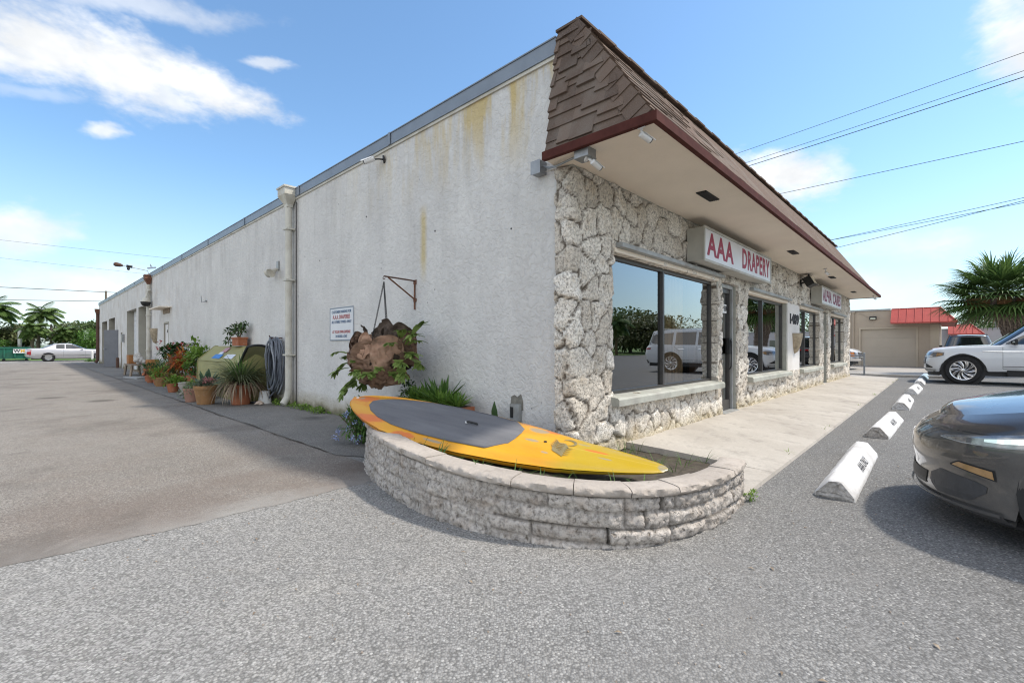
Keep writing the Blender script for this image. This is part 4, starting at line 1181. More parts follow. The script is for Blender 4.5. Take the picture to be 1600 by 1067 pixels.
for t_ in np.linspace(.399,.921,90):
    w = min(float(np.interp(t_, [a for a,_ in PADW], [b for _,b in PADW])), hw(t_)-.03)
    row = [(t_*BL, -w, deckz(t_,w)-.002)]
    for y in np.linspace(-w, w, 15): row.append((t_*BL, y, deckz(t_, y)+.005))
    row.append((t_*BL, w, deckz(t_,w)-.002)); P.append(row)
m.grid(P)
def padmat():
    t = NT('grey_eva_pad')
    n = t.noise(1.0, 6, .65, t.mapping((1.2,7,1))); f = t.noise(260, 3, .7)
    c = t.mix(t.rng(n, .3, .7), (.095,.097,.108), (.165,.166,.178))
    c = t.mix(t.rng(f, .4, .7, 0, .35), c, (.26,.26,.27))
    return t.fin(c, .9, t.bump(f, .5, .003), spec=.2)
m.build('deck_pad', padmat(), BD, smooth=True)
m = MB(); m.tube([(.53*BL,0,.006),(.535*BL,0,.012),(.562*BL,0,.012),(.567*BL,0,.006)], .009, 6); m.build('grip_strap', MAT['black'], BD)
m = MB(); m.lathe([(.012,-.004),(.012,.006),(.004,.007)], 10, Matrix.Translation((.568*BL,0,.003))); m.build('grip_button', MAT['pvc'], BD)
m = MB(); m.lathe([(.014,-.004),(.014,.003),(.010,.0035)], 12, Matrix.Translation((.319*BL,0,rock(.319)+.001))); m.build('vent_plug', MAT['black'], BD)
m = MB(); m.lathe([(.014,-.004),(.014,.004),(.006,.006)], 10, Matrix.Translation((.985*BL,0,-.0))); m.build('leash_eye', MAT['pvc'], BD)
m = MB()   # faded hand painted flourish on the tail
def stroke(pts, w):
    V_ = [Vector((p[0]*BL, p[1]*YS, deckz(p[0], p[1])+.0035)) for p in pts]; k = len(V_); P = []
    for i, p in enumerate(V_):
        d = V_[min(i+1,k-1)]-V_[max(i-1,0)]; a = Vector((-d.y,d.x,0)).normalized(); ww = w*math.sin(math.pi*(i+.6)/(k+.2))
        P.append([p-a*ww, p+a*ww])
    m.grid(P)
stroke([(.262+.016*math.cos(a)*(1+.1*a), .07+.055*math.sin(a)) for a in np.linspace(.4,4.6,20)], .012)
for k in range(5): stroke([(.275-.03*u, .03-.028*k-.05*u+.015*math.sin(u*6)) for u in np.linspace(-.9,1.2,14)], .009)
for k in range(4): stroke([(.290-.008*k, -.05-.016*k), (.284-.008*k, -.10-.012*k), (.276-.008*k,-.125-.012*k)], .011)
m.build('painted_flourish', simple('grey_flourish', (.22,.18,.09), .6, .3, 20), BD)
# ------------------------------------------------------------------ staghorn fern on its rusty bracket
t = LT('hanging_bracket', 'rusty iron wall bracket holding the hanging fern', 'bracket', 0, 2.47, 0)
m = MB(); m.tube([(-.012,0,1.60),(-.012,0,1.975)], .011, 6); m.box(-.012,-.001,-.03,.03,1.93,1.985); m.box(-.012,-.001,-.03,.03,1.70,1.745); m.build('wall_bar', MAT['rust'], t)
m = MB(); m.tube([(-.012,0,1.972),(-.46,0,1.985)], .010, 6); m.tube([(-.46,0,1.985),(-.475,0,1.96),(-.46,0,1.945),(-.445,0,1.96)], .006, 6); m.build('arm', MAT['rustdark'], t)
m = MB(); m.tube([(-.015,0,1.735),(-.40,0,1.975)], .010, 6); m.build('brace', MAT['rust'], t)
FB = LT('hanging_fern', 'big brown staghorn fern ball hanging on chains from a rusty bracket', 'hanging plant', -.46, 2.47, .99)
def chain(m, a, b, link=.030, r=.0032):
    a, b = Vector(a), Vector(b); d = b-a; n = max(2, int(d.length/(link*.72))); dn = d.normalized()
    s1 = dn.cross(Vector((1,.3,0))).normalized(); s2 = dn.cross(s1)
    for i in range(n):
        c = a+d*((i+.5)/n); s = s1 if i % 2 else s2
        pts = [c+dn*math.cos(q)*link*.5+s*math.sin(q)*link*.28 for q in np.linspace(0, 2*math.pi, 9)]
        m.tube(pts, r, 4, cap=False)
for (cx_, cy_, cz_) in ((-.03,-.14,.27),(.10,.10,.22),(-.10,.12,.20)):
    m = MB(); chain(m, (0,0,.925), (cx_,cy_,cz_)); m.build('chain', MAT['wire'], FB)
q = random.Random(14)
def fernbark():
    t = NT('dried_shield_fronds'); geo = t.new('ShaderNodeNewGeometry'); rnd = geo.outputs['Random Per Island']
    c = t.mix(rnd, (.085,.047,.030), (.40,.245,.17))
    v = t.noise(1.0, 5, .7, t.mapping((9,9,30))); c = t.mix(t.rng(v, .45, .7, 0, .6), c, (.36,.25,.18))
    c = t.mix(t.rng(t.noise(7, 5), .5, .7, 0, .65), c, (.035,.024,.018))
    return t.fin(c, .85, t.bump(v, .6, .01), spec=.25)
FBK = fernbark()
m = MB()   # core
P = []
for i in range(25):
    th = math.pi*i/24; row = []
    for j in range(37):
        ph = 2*math.pi*j/36
        d = Vector((math.sin(th)*math.cos(ph), math.sin(th)*math.sin(ph), math.cos(th)))
        r = .31*(1+.20*mnoise.noise(d*2.2)+.10*mnoise.noise(d*6))
        if d.z > .55: r *= 1-.5*(d.z-.55)
        row.append((d.x*r*1.05, d.y*r*1.25, d.z*r*.95-.02))
    P.append(row)
m.grid(P); m.build('root_ball', simple('dark_fern_roots', (.040,.026,.018), .95, .5, 12, 1.0, 30), FB, smooth=True)
def shield(m, c, n, size, curl, up, seed):
    """kidney shaped dry shield frond hugging the ball"""
    c = Vector(c); n = Vector(n).normalized(); u = Vector(up); u = (u-n*u.dot(n)).normalized(); s = n.cross(u)
    P = []; qq = random.Random(seed)
    lk = [qq.uniform(.72,1.15) for _ in range(9)]; lob = [float(np.interp(i/32*9 % 9, range(10), lk+[lk[0]])) for i in range(32)]
    for r in np.linspace(0.02, 1, 13):
        row = []
        for j in range(33):
            a = 2*math.pi*j/32; k = lob[j % 32]; rr_ = r*size*(k if r > .5 else 1)
            x, y = rr_*math.cos(a), rr_*math.sin(a)*1.1
            lift = -curl*r*r*size + max(0, math.sin(a))*r**3*size*.45
            w = .035*mnoise.noise((x*14+seed, y*14, r*3)) + .020*mnoise.noise((x*34+seed, y*34, r*7)) + .012*abs(mnoise.noise((a*5+seed, r*1.5, 2)))*r*3
            row.append(c+s*x+u*y+n*(lift+w+.03))
        P.append(row)
    m.grid(P)
m = MB()
SH = [((-.25,-.18,-.02),(-.8,-.6,0),.20),((-.22,.22,.02),(-.7,.75,.1),.19),((-.30,.02,-.10),(-1,0,-.2),.17),((-.16,-.30,.04),(-.5,-.9,.1),.18),
      ((-.12,.34,.10),(-.3,.9,.3),.17),((-.20,-.05,-.22),(-.7,-.1,-.7),.17),((-.05,.22,-.22),(-.2,.6,-.7),.16),((-.05,-.26,-.20),(-.2,-.7,-.6),.17),
      ((.1,-.34,.10),(.3,-.9,.2),.18),((.1,.36,.05),(.3,.9,.0),.18),((.02,.05,-.28),(0,0,-1),.2),((-.22,.16,-.15),(-.8,.4,-.4),.13),((-.28,-.12,.12),(-.9,-.3,.4),.12)]
for i, (c, n, s_) in enumerate(SH): shield(m, Vector(c)*1.14, n, s_*1.2, .35, (q.uniform(-.4,.4),q.uniform(-.4,.4),1), i)
m.build('shield_frond', FBK, FB, smooth=True)
m = MB()   # curled upright shields at the crown
for (c, n, s_, sd_) in (((-.05,.26,.26),(-.6,.5,-.15),.15,31),((-.02,-.10,.27),(-.8,-.2,.1),.17,32),((.05,-.30,.22),(-.3,-.8,.1),.17,33),((-.10,.36,.16),(-.2,.9,0),.14,34),((-.05,.02,.22),(-.9,.1,.3),.12,35)):
    shield(m, c, n, s_, .2, (0,.15,1), sd_)
m.build('crown_frond', simple('dark_crown_frond', (.085,.062,.048), .9, .45, 9, .7, 30), FB, smooth=True)
def antler(m, p, d, L, seed):
    qq = random.Random(seed); p = Vector(p); d = Vector(d).normalized()
    def arc(p0, d0, ln, g, n=6, curl=0):
        pts = [p0]; dd = d0.copy(); side = d0.cross(Vector((0,0,1)))
        if side.length < .1: side = Vector((1,0,0))
        side.normalize()
        for i in range(n):
            dd = (dd + Vector((0,0,-g/n)) + side*curl/n).normalized(); pts.append(pts[-1]+dd*ln/n)
        return pts, dd
    pts, dd = arc(p*1.08, d, L*.5, .35)
    m.blade(pts, [.012,.016,.026,.036,.048,.058,.050], fold=.25)
    side = dd.cross(Vector((0,0,1)));
    if side.length < .1: side = Vector((1,0,0))
    side.normalize()
    n = qq.choice((3,4,5))
    for k in range(n):
        sp = (k/(n-1)-.5)*1.7+qq.uniform(-.15,.15)
        d2 = (dd*math.cos(sp)+side*math.sin(sp)).normalized(); l2 = L*qq.uniform(.26,.42)
        p2, dx = arc(pts[-1]-dd*.01, d2, l2, qq.uniform(.25,.8), 6, qq.uniform(-.3,.3))
        m.blade(p2, [.034,.032,.030,.027,.022,.015,.004], fold=.2)
        if qq.random() < .6:
            s3 = dx.cross(Vector((0,0,1)));
            if s3.length < .1: s3 = Vector((1,0,0))
            for sg in (-1,1):
                d3 = (dx+s3.normalized()*sg*.6).normalized(); p3, _ = arc(p2[3], d3, l2*.55, .5, 4)
                m.blade(p3, [.020,.019,.016,.011,.003], fold=.2)
FR_ = [((.02,-.40,.14),(-.1,-.9,.7),.46),((.0,-.42,.02),(-.2,-1,.35),.44),((-.08,-.40,-.02),(-.5,-.9,.1),.40),((.08,-.40,.20),(.1,-.7,.9),.44),((-.06,-.40,-.08),(-.4,-.9,-.2),.42),((-.14,.42,.0),(-.6,.8,.5),.44),((-.16,.36,-.12),(-.6,.8,0),.46),((-.26,-.20,-.16),(-.8,-.6,.2),.34),((-.28,-.10,-.14),(-.9,-.3,.2),.30),((-.2,.2,-.26),(-.5,.5,-.4),.44),
       ((-.10,.40,-.02),(-.5,.9,.35),.36),((-.12,.40,-.05),(-.6,.8,-.1),.40),((-.05,.36,-.18),(-.3,.8,-.4),.42),((-.16,.30,-.22),(-.5,.6,-.5),.38),((-.05,.30,-.22),(.1,.7,-.5),.34),
       ((-.02,-.36,.18),(-.3,-.7,.8),.34),((.05,-.38,.12),(.2,-.9,.6),.36),((.0,-.40,.05),(-.2,-1,.2),.36),((.05,-.40,.0),(.1,-1,-.15),.38),((-.12,-.36,.12),(-.6,-.7,.5),.26),
       ((-.22,-.22,-.14),(-.8,-.5,-.1),.24),((-.20,-.26,-.10),(-.6,-.7,.15),.26),((-.10,-.30,-.14),(-.3,-.8,-.05),.24),((-.32,-.02,-.04),(-1,-.1,.3),.16),((-.02,.45,.10),(-.3,.8,.7),.24)]
for i, (p, d, L_) in enumerate(FR_):
    m = MB(); antler(m, p, d, L_, 50+i); m.build('antler_frond', MAT['fern'], FB, smooth=True)

# ------------------------------------------------------------------ plant kit
def grassy(m, c, n, L, rad, up, droop, w, seed, lo=.55):
    qq = random.Random(seed); c = Vector(c)
    for i in range(n):
        a = qq.uniform(0, 6.283); e = qq.uniform(up-.35, up+.35); l = L*qq.uniform(lo, 1)
        d = Vector((math.cos(a)*math.cos(e), math.sin(a)*math.cos(e), math.sin(e)))
        p = c+Vector((math.cos(a),math.sin(a),0))*rad*qq.random(); pts = [p.copy()]; k = 6; g = droop*qq.uniform(.6,1.4)
        for j in range(k):
            d = (d+Vector((0,0,-g*(j+1)/k/k*2))).normalized(); p = p+d*l/k
            if p.z < .012: p.z = .012+qq.uniform(0,.01)
            pts.append(p.copy())
        ww = w*qq.uniform(.7,1.2)
        m.blade(pts, [ww*.7,ww,ww,ww*.9,ww*.7,ww*.45,ww*.08], fold=.25)
def bushy(m, c, rx, ry, rz, n, ls, seed, shape=.45, inner=.35):
    qq = random.Random(seed); c = Vector(c)
    lobes = [(Vector((qq.gauss(0,1),qq.gauss(0,1),qq.gauss(0,.8))).normalized()*qq.uniform(.25,.75), qq.uniform(.35,.6)) for _ in range(9)]
    for i in range(n):
        lb, lr = qq.choice(lobes); d = Vector((qq.gauss(0,1),qq.gauss(0,1),qq.gauss(0,1))).normalized()
        u = lb + d*lr*(inner+(1-inner)*qq.random()**.5)
        p = c+Vector((u.x*rx, u.y*ry, u.z*rz))
        if p.z < .02: p.z = .02+qq.random()*.05
        dd = (d+Vector((qq.uniform(-.6,.6),qq.uniform(-.6,.6),qq.uniform(-.3,.7)))).normalized(); l = ls*qq.uniform(.6,1.25)
        q2 = p+dd*l*.5+Vector((0,0,l*.06)); q3 = p+dd*l-Vector((0,0,l*.12))
        m.blade([p, q2, q3], [l*.06, l*shape*.5, l*.03], fold=.25)
def rosette(m, c, n, L, w, seed, e0=.2, e1=1.35):
    qq = random.Random(seed); c = Vector(c)
    for i in range(n):
        t_ = i/max(1,n-1); a = i*2.4; e = e0+(e1-e0)*t_; l = L*(1-.35*t_)*qq.uniform(.85,1.1)
        d = Vector((math.cos(a)*math.cos(e), math.sin(a)*math.cos(e), math.sin(e))); s = Vector((-math.sin(a), math.cos(a), 0))
        pts = [c+d*l*k/5-Vector((0,0,(k/5)**2*l*.12*(1-t_))) for k in range(6)]
        m.blade(pts, [w*.55,w*.9,w,w*.85,w*.5,w*.04], side=s, fold=.35)
def pot(parent, rt, rb, h, mat, rim=.03, soil=True, n=28):
    m = MB(); m.lathe([(rb*.9,.0),(rb,.004),(rb+(rt-rb)*.8,h-rim*1.6),(rt,h-rim*1.55),(rt*1.03,h-.006),(rt*1.02,h),(rt*.90,h),(rt*.87,h-.035)], n); o = m.build('pot', mat, parent, angle=35)
    if soil:
        m = MB(); m.lathe([(rt*.88,h-.05),(rt*.88,h-.032),(rt*.5,h-.022),(.005,h-.02)], n); m.build('soil', MAT['soil'], o)
    return o
def stemmed(m, pts, r): m.tube(pts, r, 6)
GP = 'potted plants along the stucco wall'
def potted(label, x, y, rt, rb, h, mat, rim=.03, z=.008, cat='potted plant'):
    t = LT('potted_plant', label, cat, x, y, z, GP, random.Random(int(x*100+y*10)).uniform(0,6)); pot(t, rt, rb, h, mat, rim); return t
# 1 mossy pot with pink stonecrop
t = potted('mossy terracotta pot of pink flowering stonecrop in the front of the row', -1.08, 7.88, .205, .145, .36, MAT['terra_old'], .045)
m = MB(); bushy(m, (0,0,.40), .22,.22,.10, 520, .05, 3, .5); m.build('foliage', leafmat('stonecrop_leaf', (.09,.13,.08), (.20,.22,.15)), t, smooth=True)
m = MB(); bushy(m, (0,0,.46), .21,.21,.06, 300, .03, 4, .8); m.build('flowers', MAT['petal_pink'], t)
# 2 huge mop of strappy leaves in red pot
t = potted('red terracotta pot with a huge mop of strappy grassy leaves', -.62, 7.36, .20, .155, .38, MAT['terra'], .04)
m = MB(); grassy(m, (0,0,.40), 300, .82, .12, .78, 1.15, .009, 8); m.build('green_leaves', MAT['leaf_grey'], t)
m = MB(); grassy(m, (0,0,.42), 90, .70, .10, 1.05, .7, .008, 19); m.build('young_leaves', MAT['leaf'], t)
m = MB(); grassy(m, (0,0,.40), 210, .66, .16, .30, 2.7, .010, 9); m.build('dry_leaves', MAT['leaf_dry'], t)
# 3 pale pot with trailing plant
t = potted('pale pink clay pot with sparse grey trailing leaves', -1.16, 8.55, .155, .12, .27, MAT['terra_pink'], .03)
m = MB(); bushy(m, (0,0,.30), .20,.20,.13, 260, .06, 13, .4); bushy(m, (.08,-.1,.16), .14,.12,.14, 110, .055, 14, .4); m.build('foliage', leafmat('grey_trailing_leaf', (.08,.13,.05), (.22,.27,.14)), t)
# 4 low bowl next to it
t = potted('terracotta bowl with upright green succulents behind the pale pot', -.92, 9.35, .19, .12, .21, MAT['terra'], .04)
m = MB(); bushy(m, (0,0,.29), .22,.2,.14, 300, .07, 23, .5); m.build('foliage', MAT['leaf_bright'], t)
# 5 small pot further on
t = potted('little terracotta pot with bright round leaves at the edge of the concrete', -1.0, 11.2, .135, .095, .22, MAT['terra'], .03)
m = MB(); bushy(m, (0,0,.27), .24,.24,.14, 300, .085, 33, .7); m.build('foliage', MAT['leaf_bright'], t)
# 6 agave in black pot in front of the box
t = potted('dark pot with a blue green agave in front of the olive storage box', -.80, 9.0, .17, .13, .28, MAT['black'], .03)
m = MB(); rosette(m, (0,0,.30), 13, .52, .055, 43, .15, 1.3); m.build('leaves', MAT['leaf_blue'], t, smooth=True)
# 7 large shallow bowl with strappy clump
t = potted('wide dark clay bowl with a clump of broad strap leaves', -.42, 14.6, .30, .20, .30, simple('dark_clay', (.14,.075,.05), .85, .25, 8), .04)
m = MB(); grassy(m, (0,0,.30), 90, .62, .16, .95, .9, .026, 53); m.build('leaves', leafmat('strap_leaf', (.05,.11,.035), (.20,.28,.12)), t)
# 8 face pot
t = potted('big round terracotta strawberry pot at the far end of the row', -.62, 16.2, .25, .20, .40, MAT['terra'], .05)
m = MB()
for a in (2.6, 3.6, 4.6, 5.5):
    T_ = Matrix.Rotation(a,4,'Z') @ Matrix.Translation((.225,0,.22)) @ Matrix.Rotation(R(60),4,'Y'); m.lathe([(.03,0),(.065,.05),(.07,.06),(.055,.06)], 12, T_)
m.build('side_mouth', MAT['terra'], t, smooth=True)
m = MB(); bushy(m, (0,0,.45), .30,.30,.14, 260, .10, 63, .45); m.build('foliage', MAT['leaf_dark'], t)
# 9 croton
t = potted('terracotta pot with a red and orange leaved croton', -.42, 13.2, .19, .14, .30, MAT['terra'], .04)
m = MB(); stemmed(m, [(0,0,.28),(.02,.01,.55),(.0,.03,.78)], .014); m.build('stem', MAT['stem'], t)
m = MB(); bushy(m, (0,0,.72), .36,.36,.30, 230, .19, 73, .36); m.build('foliage', MAT['leaf_red'], t)
# 10 tall bushy plant
t = potted('broad leaved green shrub in a terracotta pot at the left end of the olive box', -.40, 11.7, .22, .17, .36, MAT['terra'], .04)
m = MB();
for k in range(4): stemmed(m, [(.03*k-.05,.0,.32),(.10*k-.15,.05*k-.08,.65),(.16*k-.26,.09*k-.13,.85)], .012)
m.build('stem', MAT['stem'], t)
m = MB(); bushy(m, (0,0,.82), .42,.42,.28, 420, .13, 83, .5); m.build('foliage', MAT['leaf_bright'], t)
m = MB(); bushy(m, (.0,.1,.52), .42,.4,.22, 300, .11, 84, .5); m.build('lower_foliage', MAT['leaf'], t)
# 11 geranium on a plant stand
t = potted('pot of red geraniums raised on an iron stand near the side door', -.45, 13.9, .19, .14, .28, MAT['terra_pink'], .04, z=.62)
m = MB()
for a in range(3): m.tube([(.16*math.cos(a*2.09),.16*math.sin(a*2.09),-.61),(.12*math.cos(a*2.09),.12*math.sin(a*2.09),0)], .012, 6)
m.lathe([(.18,-.015),(.18,-.002),(.02,-.002)], 18); m.build('stand', MAT['wire'], t)
m = MB(); bushy(m, (0,0,.40), .42,.42,.24, 380, .13, 93, .6); m.build('foliage', MAT['leaf_dark'], t)
gp = leafmat('geranium_petal', (.40,.04,.05), (.60,.16,.15)); qq = random.Random(94)
for k in range(9):
    m = MB(); bushy(m, (qq.uniform(-.36,.36), qq.uniform(-.36,.36), qq.uniform(.46,.68)), .05,.05,.045, 16, .05, 940+k, .9); m.build('flower_head', gp, t)
# 12 bird of paradise like upright plant
t = potted('slender pot with a tall upright yellow green plant against the wall', -.25, 12.6, .16, .12, .34, MAT['terra_old'], .03)
m = MB(); stemmed(m, [(0,0,.30),(.02,.02,.7),(.0,.0,1.18)], .014); stemmed(m, [(0.05,0,.30),(.12,.06,.7),(.2,.05,1.05)], .009); m.build('stem', MAT['stem'], t)
m = MB(); bushy(m, (0,0,1.14), .16,.16,.20, 60, .16, 103, .45); m.build('foliage', MAT['leaf_bright'], t)
# 13 asparagus-like low ferny clump
t = potted('terracotta pot of feathery dark fern behind the strap leaf bowl', -.35, 15.4, .20, .15, .28, MAT['terra'], .03)
m = MB(); bushy(m, (0,0,.52), .50,.46,.30, 600, .10, 113, .25); m.build('foliage', MAT['leaf'], t)
# 14 low clay pot by the fern
t = potted('orange clay pot with drooping red leaves tucked in the middle of the row', -.70, 12.3, .17, .12, .24, MAT['terra'], .04)
m = MB(); bushy(m, (0,0,.30), .30,.28,.18, 220, .11, 123, .4); m.build('foliage', leafmat('bronze_leaf', (.14,.10,.03), (.26,.24,.06)), t)
for (lb_, x_, y_, r_, mt_, lm_, s_, k_) in (('small clay pot of low succulents just behind the trailing grey plant', -.74, 10.35, .13, 'terra', 'leaf_blue', 601, 'r'),('old clay pot with a sprawling fern in front of the croton', -.86, 13.5, .17, 'terra_old', 'leaf_bright', 602, 'b'),
    ('terracotta pot of red leaved bromeliad before the geranium stand', -.80, 14.2, .15, 'terra', 'leaf_red', 603, 'g'),('pale pot with a leggy seedling behind the strawberry pot', -.30, 16.9, .16, 'terra_pink', 'leaf', 604, 'b'),('clay pot of dark grassy leaves between the fern and the strap leaf bowl', -.80, 15.3, .15, 'terra', 'leaf_dark', 605, 'g')):
    t = potted(lb_, x_, y_, r_, r_*.7, r_*1.5, MAT[mt_], .03); m = MB()
    if k_ == 'r':
        for kk in range(5): rosette(m, (.06*math.cos(kk*1.3), .06*math.sin(kk*1.3), r_*1.5), 12, .14, .022, s_*7+kk)
    elif k_ == 'b': bushy(m, (0,0,r_*1.5+.14), .28,.28,.20, 260, .08, s_, .4)
    else: grassy(m, (0,0,r_*1.5), 60, .42, .07, .95, 1.0, .012, s_)
    m.build('foliage', MAT[lm_], t)
t = LT('garden_urn', 'small pale garden urn between the pots', 'urn', -.95, 10.3, .008)
m = MB(); m.lathe([(.06,0),(.10,.02),(.05,.07),(.09,.15),(.12,.22),(.11,.26),(.13,.28),(.10,.285)], 16); m.build('urn_body', MAT['apron'], t, smooth=True)
# jade in red trough on the box
t = LT('potted_plant', 'jade plant in a red clay trough on top of the olive storage box', 'potted plant', -.17, 9.0, 1.14, GP)
m = MB(); m.prism([(-.09,-.22),(.09,-.22),(.09,.22),(-.09,.22)], 0, .15); m.box(-.105,.105,-.235,.235,.151,.19); m.build('pot', MAT['terra'], t)
m = MB(); stemmed(m, [(0,.1,.18),(-.02,.2,.28),(-.05,.42,.24),(-.06,.62,.10)], .012); stemmed(m, [(0,.05,.18),(0,.08,.36)], .014); stemmed(m, [(0,-.02,.18),(0,-.12,.34),(.02,-.2,.42)], .011); stemmed(m, [(-.02,.2,.28),(0,.36,.4)], .009); m.build('stem', MAT['stem'], t)
m = MB()
for (c, r_, n_, s_) in (((0,.06,.34),.12,60,1),((0,-.16,.40),.12,60,2),((-.06,.40,.34),.13,60,3),((-.06,.62,.10),.10,40,4),((0,.30,.42),.09,36,5),((.02,-.24,.47),.08,30,6)): bushy(m, c, r_, r_*1.2, r_*.8, n_, .085, 130+s_, .6)
m.build('foliage', leafmat('jade_leaf', (.035,.06,.025), (.12,.20,.06), rough=.3), t, smooth=True)
# trough of bright strap leaves behind the board
t = LT('planter_trough', 'red clay trough of bright green bromeliads behind the yellow board', 'planter', -.24, 1.72, .13)
m = MB(); m.box(-.13,.13,-.48,.48,0,.27); m.box(-.15,.15,-.50,.50,.271,.33); m.build('trough', MAT['terra'], t)
m = MB(); m.box(-.12,.12,-.47,.47,.331,.336); m.build('soil', MAT['soil'], t)
m = MB()
for i in range(16):
    y = -.42+.84*i/15; rosette(m, (random.uniform(-.07,.07), y, .33), 20, random.uniform(.24,.34), .017, 200+i, .35, 1.4)
m.build('leaves', leafmat('bromeliad_leaf', (.08,.17,.03), (.22,.36,.07)), t, smooth=True)
m = MB(); rosette(m, (0,-.12,.33), 11, .48, .030, 230, .55, 1.35); rosette(m, (.02,.1,.33), 9, .40, .026, 231, .6, 1.4); m.build('tall_leaves', MAT['leaf'], t, smooth=True)
m = MB(); bushy(m, (-.02,.52,.42), .10,.14,.22, 120, .06, 232, .5); stemmed(m, [(0,.5,.2),(-.02,.52,.6)], .006); m.build('climber', MAT['leaf_dark'], t)
# plumbago spilling out beside the planter
t = LT('flowering_shrub', 'low plumbago bush with pale blue flowers at the left end of the planter', 'shrub', -.86, 2.34, .008); t.scale = (.85,.85,.95)
m = MB()
for k in range(7):
    a = k*.9; m.tube([(0,0,0),(.12*math.cos(a),.12*math.sin(a),.22),(.25*math.cos(a),.25*math.sin(a),.36)], .006, 5)
m.build('stem', MAT['stem'], t)
m = MB(); bushy(m, (0,.0,.27), .27,.30,.28, 900, .065, 301, .42); m.build('foliage', MAT['leaf'], t)
qq = random.Random(8)
for k in range(12):
    m = MB(); c = (qq.uniform(-.30,-.02), qq.uniform(-.28,.25), qq.uniform(.04,.40)); bushy(m, c, .035,.035,.03, 16, .024, 310+k, .9); m.build('flower_head', MAT['petal_blue'], t)
# lone seedling by the outlet
t = LT('small_plant', 'single young leaf plant at the wall foot beside the grey outlet', 'plant', -.12, .86, .19)
m = MB(); m.blade([(0,0,0),(-.01,0,.14),(-.01,.01,.26),(0,.02,.36)], [.02,.05,.045,.004], side=(0,1,0)); m.blade([(0,0,0),(-.04,.05,.12),(-.07,.09,.2)], [.015,.035,.003]); m.build('leaves', MAT['leaf_dark'], t)
# grass tufts in the planter bed
m = MB()
for i in range(16):
    s = SL*(.30+.48*i/15)+random.uniform(-.1,.1); p = pp(s); n = outn(s)
    grassy(m, (p[0]-n[0]*random.uniform(.19,.30), p[1]-n[1]*random.uniform(.19,.30), ztop(s)-.11), random.choice((5,9,16)), .20, .05, .95, .9, .003, 400+i)
for i in range(9):
    grassy(m, (random.uniform(.25,.9), random.uniform(-1.05,-.15), .03), 8, .22, .05, .95, .7, .003, 440+i)
tag(m.build('grass', MAT['leaf'], loc=W(0,0), rotz=ANG), kind='stuff')
# weeds in the joints
m = MB()
for i in range(22):
    y = random.uniform(5.0, 7.0); bushy(m, (-.06-random.random()*.12, y, .05), .09,.09,.05, 26, .05, 500+i, .5)
bushy(m, (.12,-1.53,.03), .05,.05,.04, 50, .035, 530, .4)
for i in range(16):
    x = random.uniform(1.5, 17); grassy(m, (x, -1.38+.004*x, .005), 7, .09, .02, .9, .8, .003, 540+i)
for i in range(24):
    y = random.uniform(2.2, 5); grassy(m, (-.03, y, .01), 5, .08, .02, .9, .8, .003, 570+i)
tag(m.build('weeds', MAT['leaf_bright'], loc=W(0,0), rotz=ANG), kind='stuff')

# ------------------------------------------------------------------ olive storage box
t = LT('storage_box', 'olive vinyl cushion storage box with its end flap propped open', 'storage box', 0, 0, .008)
def wob(p, k=.012): 
    n = mnoise.noise_vector(Vector(p)*3.0); return (p[0]+n.x*k, p[1]+n.y*k, max(0,p[2]+n.z*k))
m = MB(); ya, yb = 7.45, 11.0; prof = [(-.52,0),(-.535,.30),(-.53,.76),(-.51,.81),(-.36,.94),(-.21,1.08),(-.17,1.115),(-.13,1.125),(-.09,1.125),(-.06,1.10),(-.05,.6),(-.05,0)]
P = []
for y in np.linspace(ya, yb, 22): P.append([wob((x, y, z)) for (x,z) in prof])
m.grid(P, flip=True); m.add(P[0], [tuple(range(len(prof)))]); m.add(P[-1], [tuple(range(len(prof)))[::-1]])
m.build('box_body', MAT['olive'], t, angle=30)
m = MB(); m.tube([wob((-.535, y, .785)) for y in np.linspace(ya, yb, 20)], .012, 6); m.tube([wob((x-.006 if x < -.3 else x, yb+.005, z+.004)) for (x,z) in prof[1:9]], .012, 6); m.tube([wob((-.54, y, .42)) for y in np.linspace(ya,yb,20)], .008, 6); m.build('piping', MAT['olive'], t)
m = MB(); P = []
for v in np.linspace(0,1,9):
    row = []
    for u in np.linspace(0,1,13):
        x = -.62+.42*u+.10*v; y = 7.88-.08*u-.50*v**1.1; z = .50+.60*v-.03*u+.05*math.sin(u*3.14)
        row.append((x, y, z))
    P.append(row)
m.grid(P); b = [[(p[0]+.03, p[1]-.045, p[2]-.01) for p in r_] for r_ in P]; m.grid(b, flip=True)
rim = P[0]+[r_[-1] for r_ in P[1:]]+P[-1][::-1][1:]+[r_[0] for r_ in P[::-1][1:]]
fl = m.build('flap', MAT['olive_in'], t, smooth=True)
m = MB(); m.tube([(p[0]+.012,p[1]-.02,p[2]) for p in rim], .026, 8); m.build('flap_edge', MAT['black'], fl, smooth=True)
m = MB()
for (u,v) in ((.18,.80),(.20,.45),(.80,.70)):
    x = -.62+.42*u+.10*v; y = 7.88-.08*u-.50*v**1.1; z = .50+.60*v-.03*u+.05*math.sin(u*3.14); m.box(x-.03,x-.012,y-.0,y+.06,z-.04,z+.04)
m.build('latch', MAT['pvc'], fl)
def ptop(u, v, o=.012):   # a point on the sloping top: u along y, v up the slope
    x0, z0, x1, z1 = -.36,.94,-.21,1.08
    if v < 1: x, z = x0+(x1-x0)*v, z0+(z1-z0)*v
    return Vector(wob((x-.7*o-.004, u, z+.7*o)))
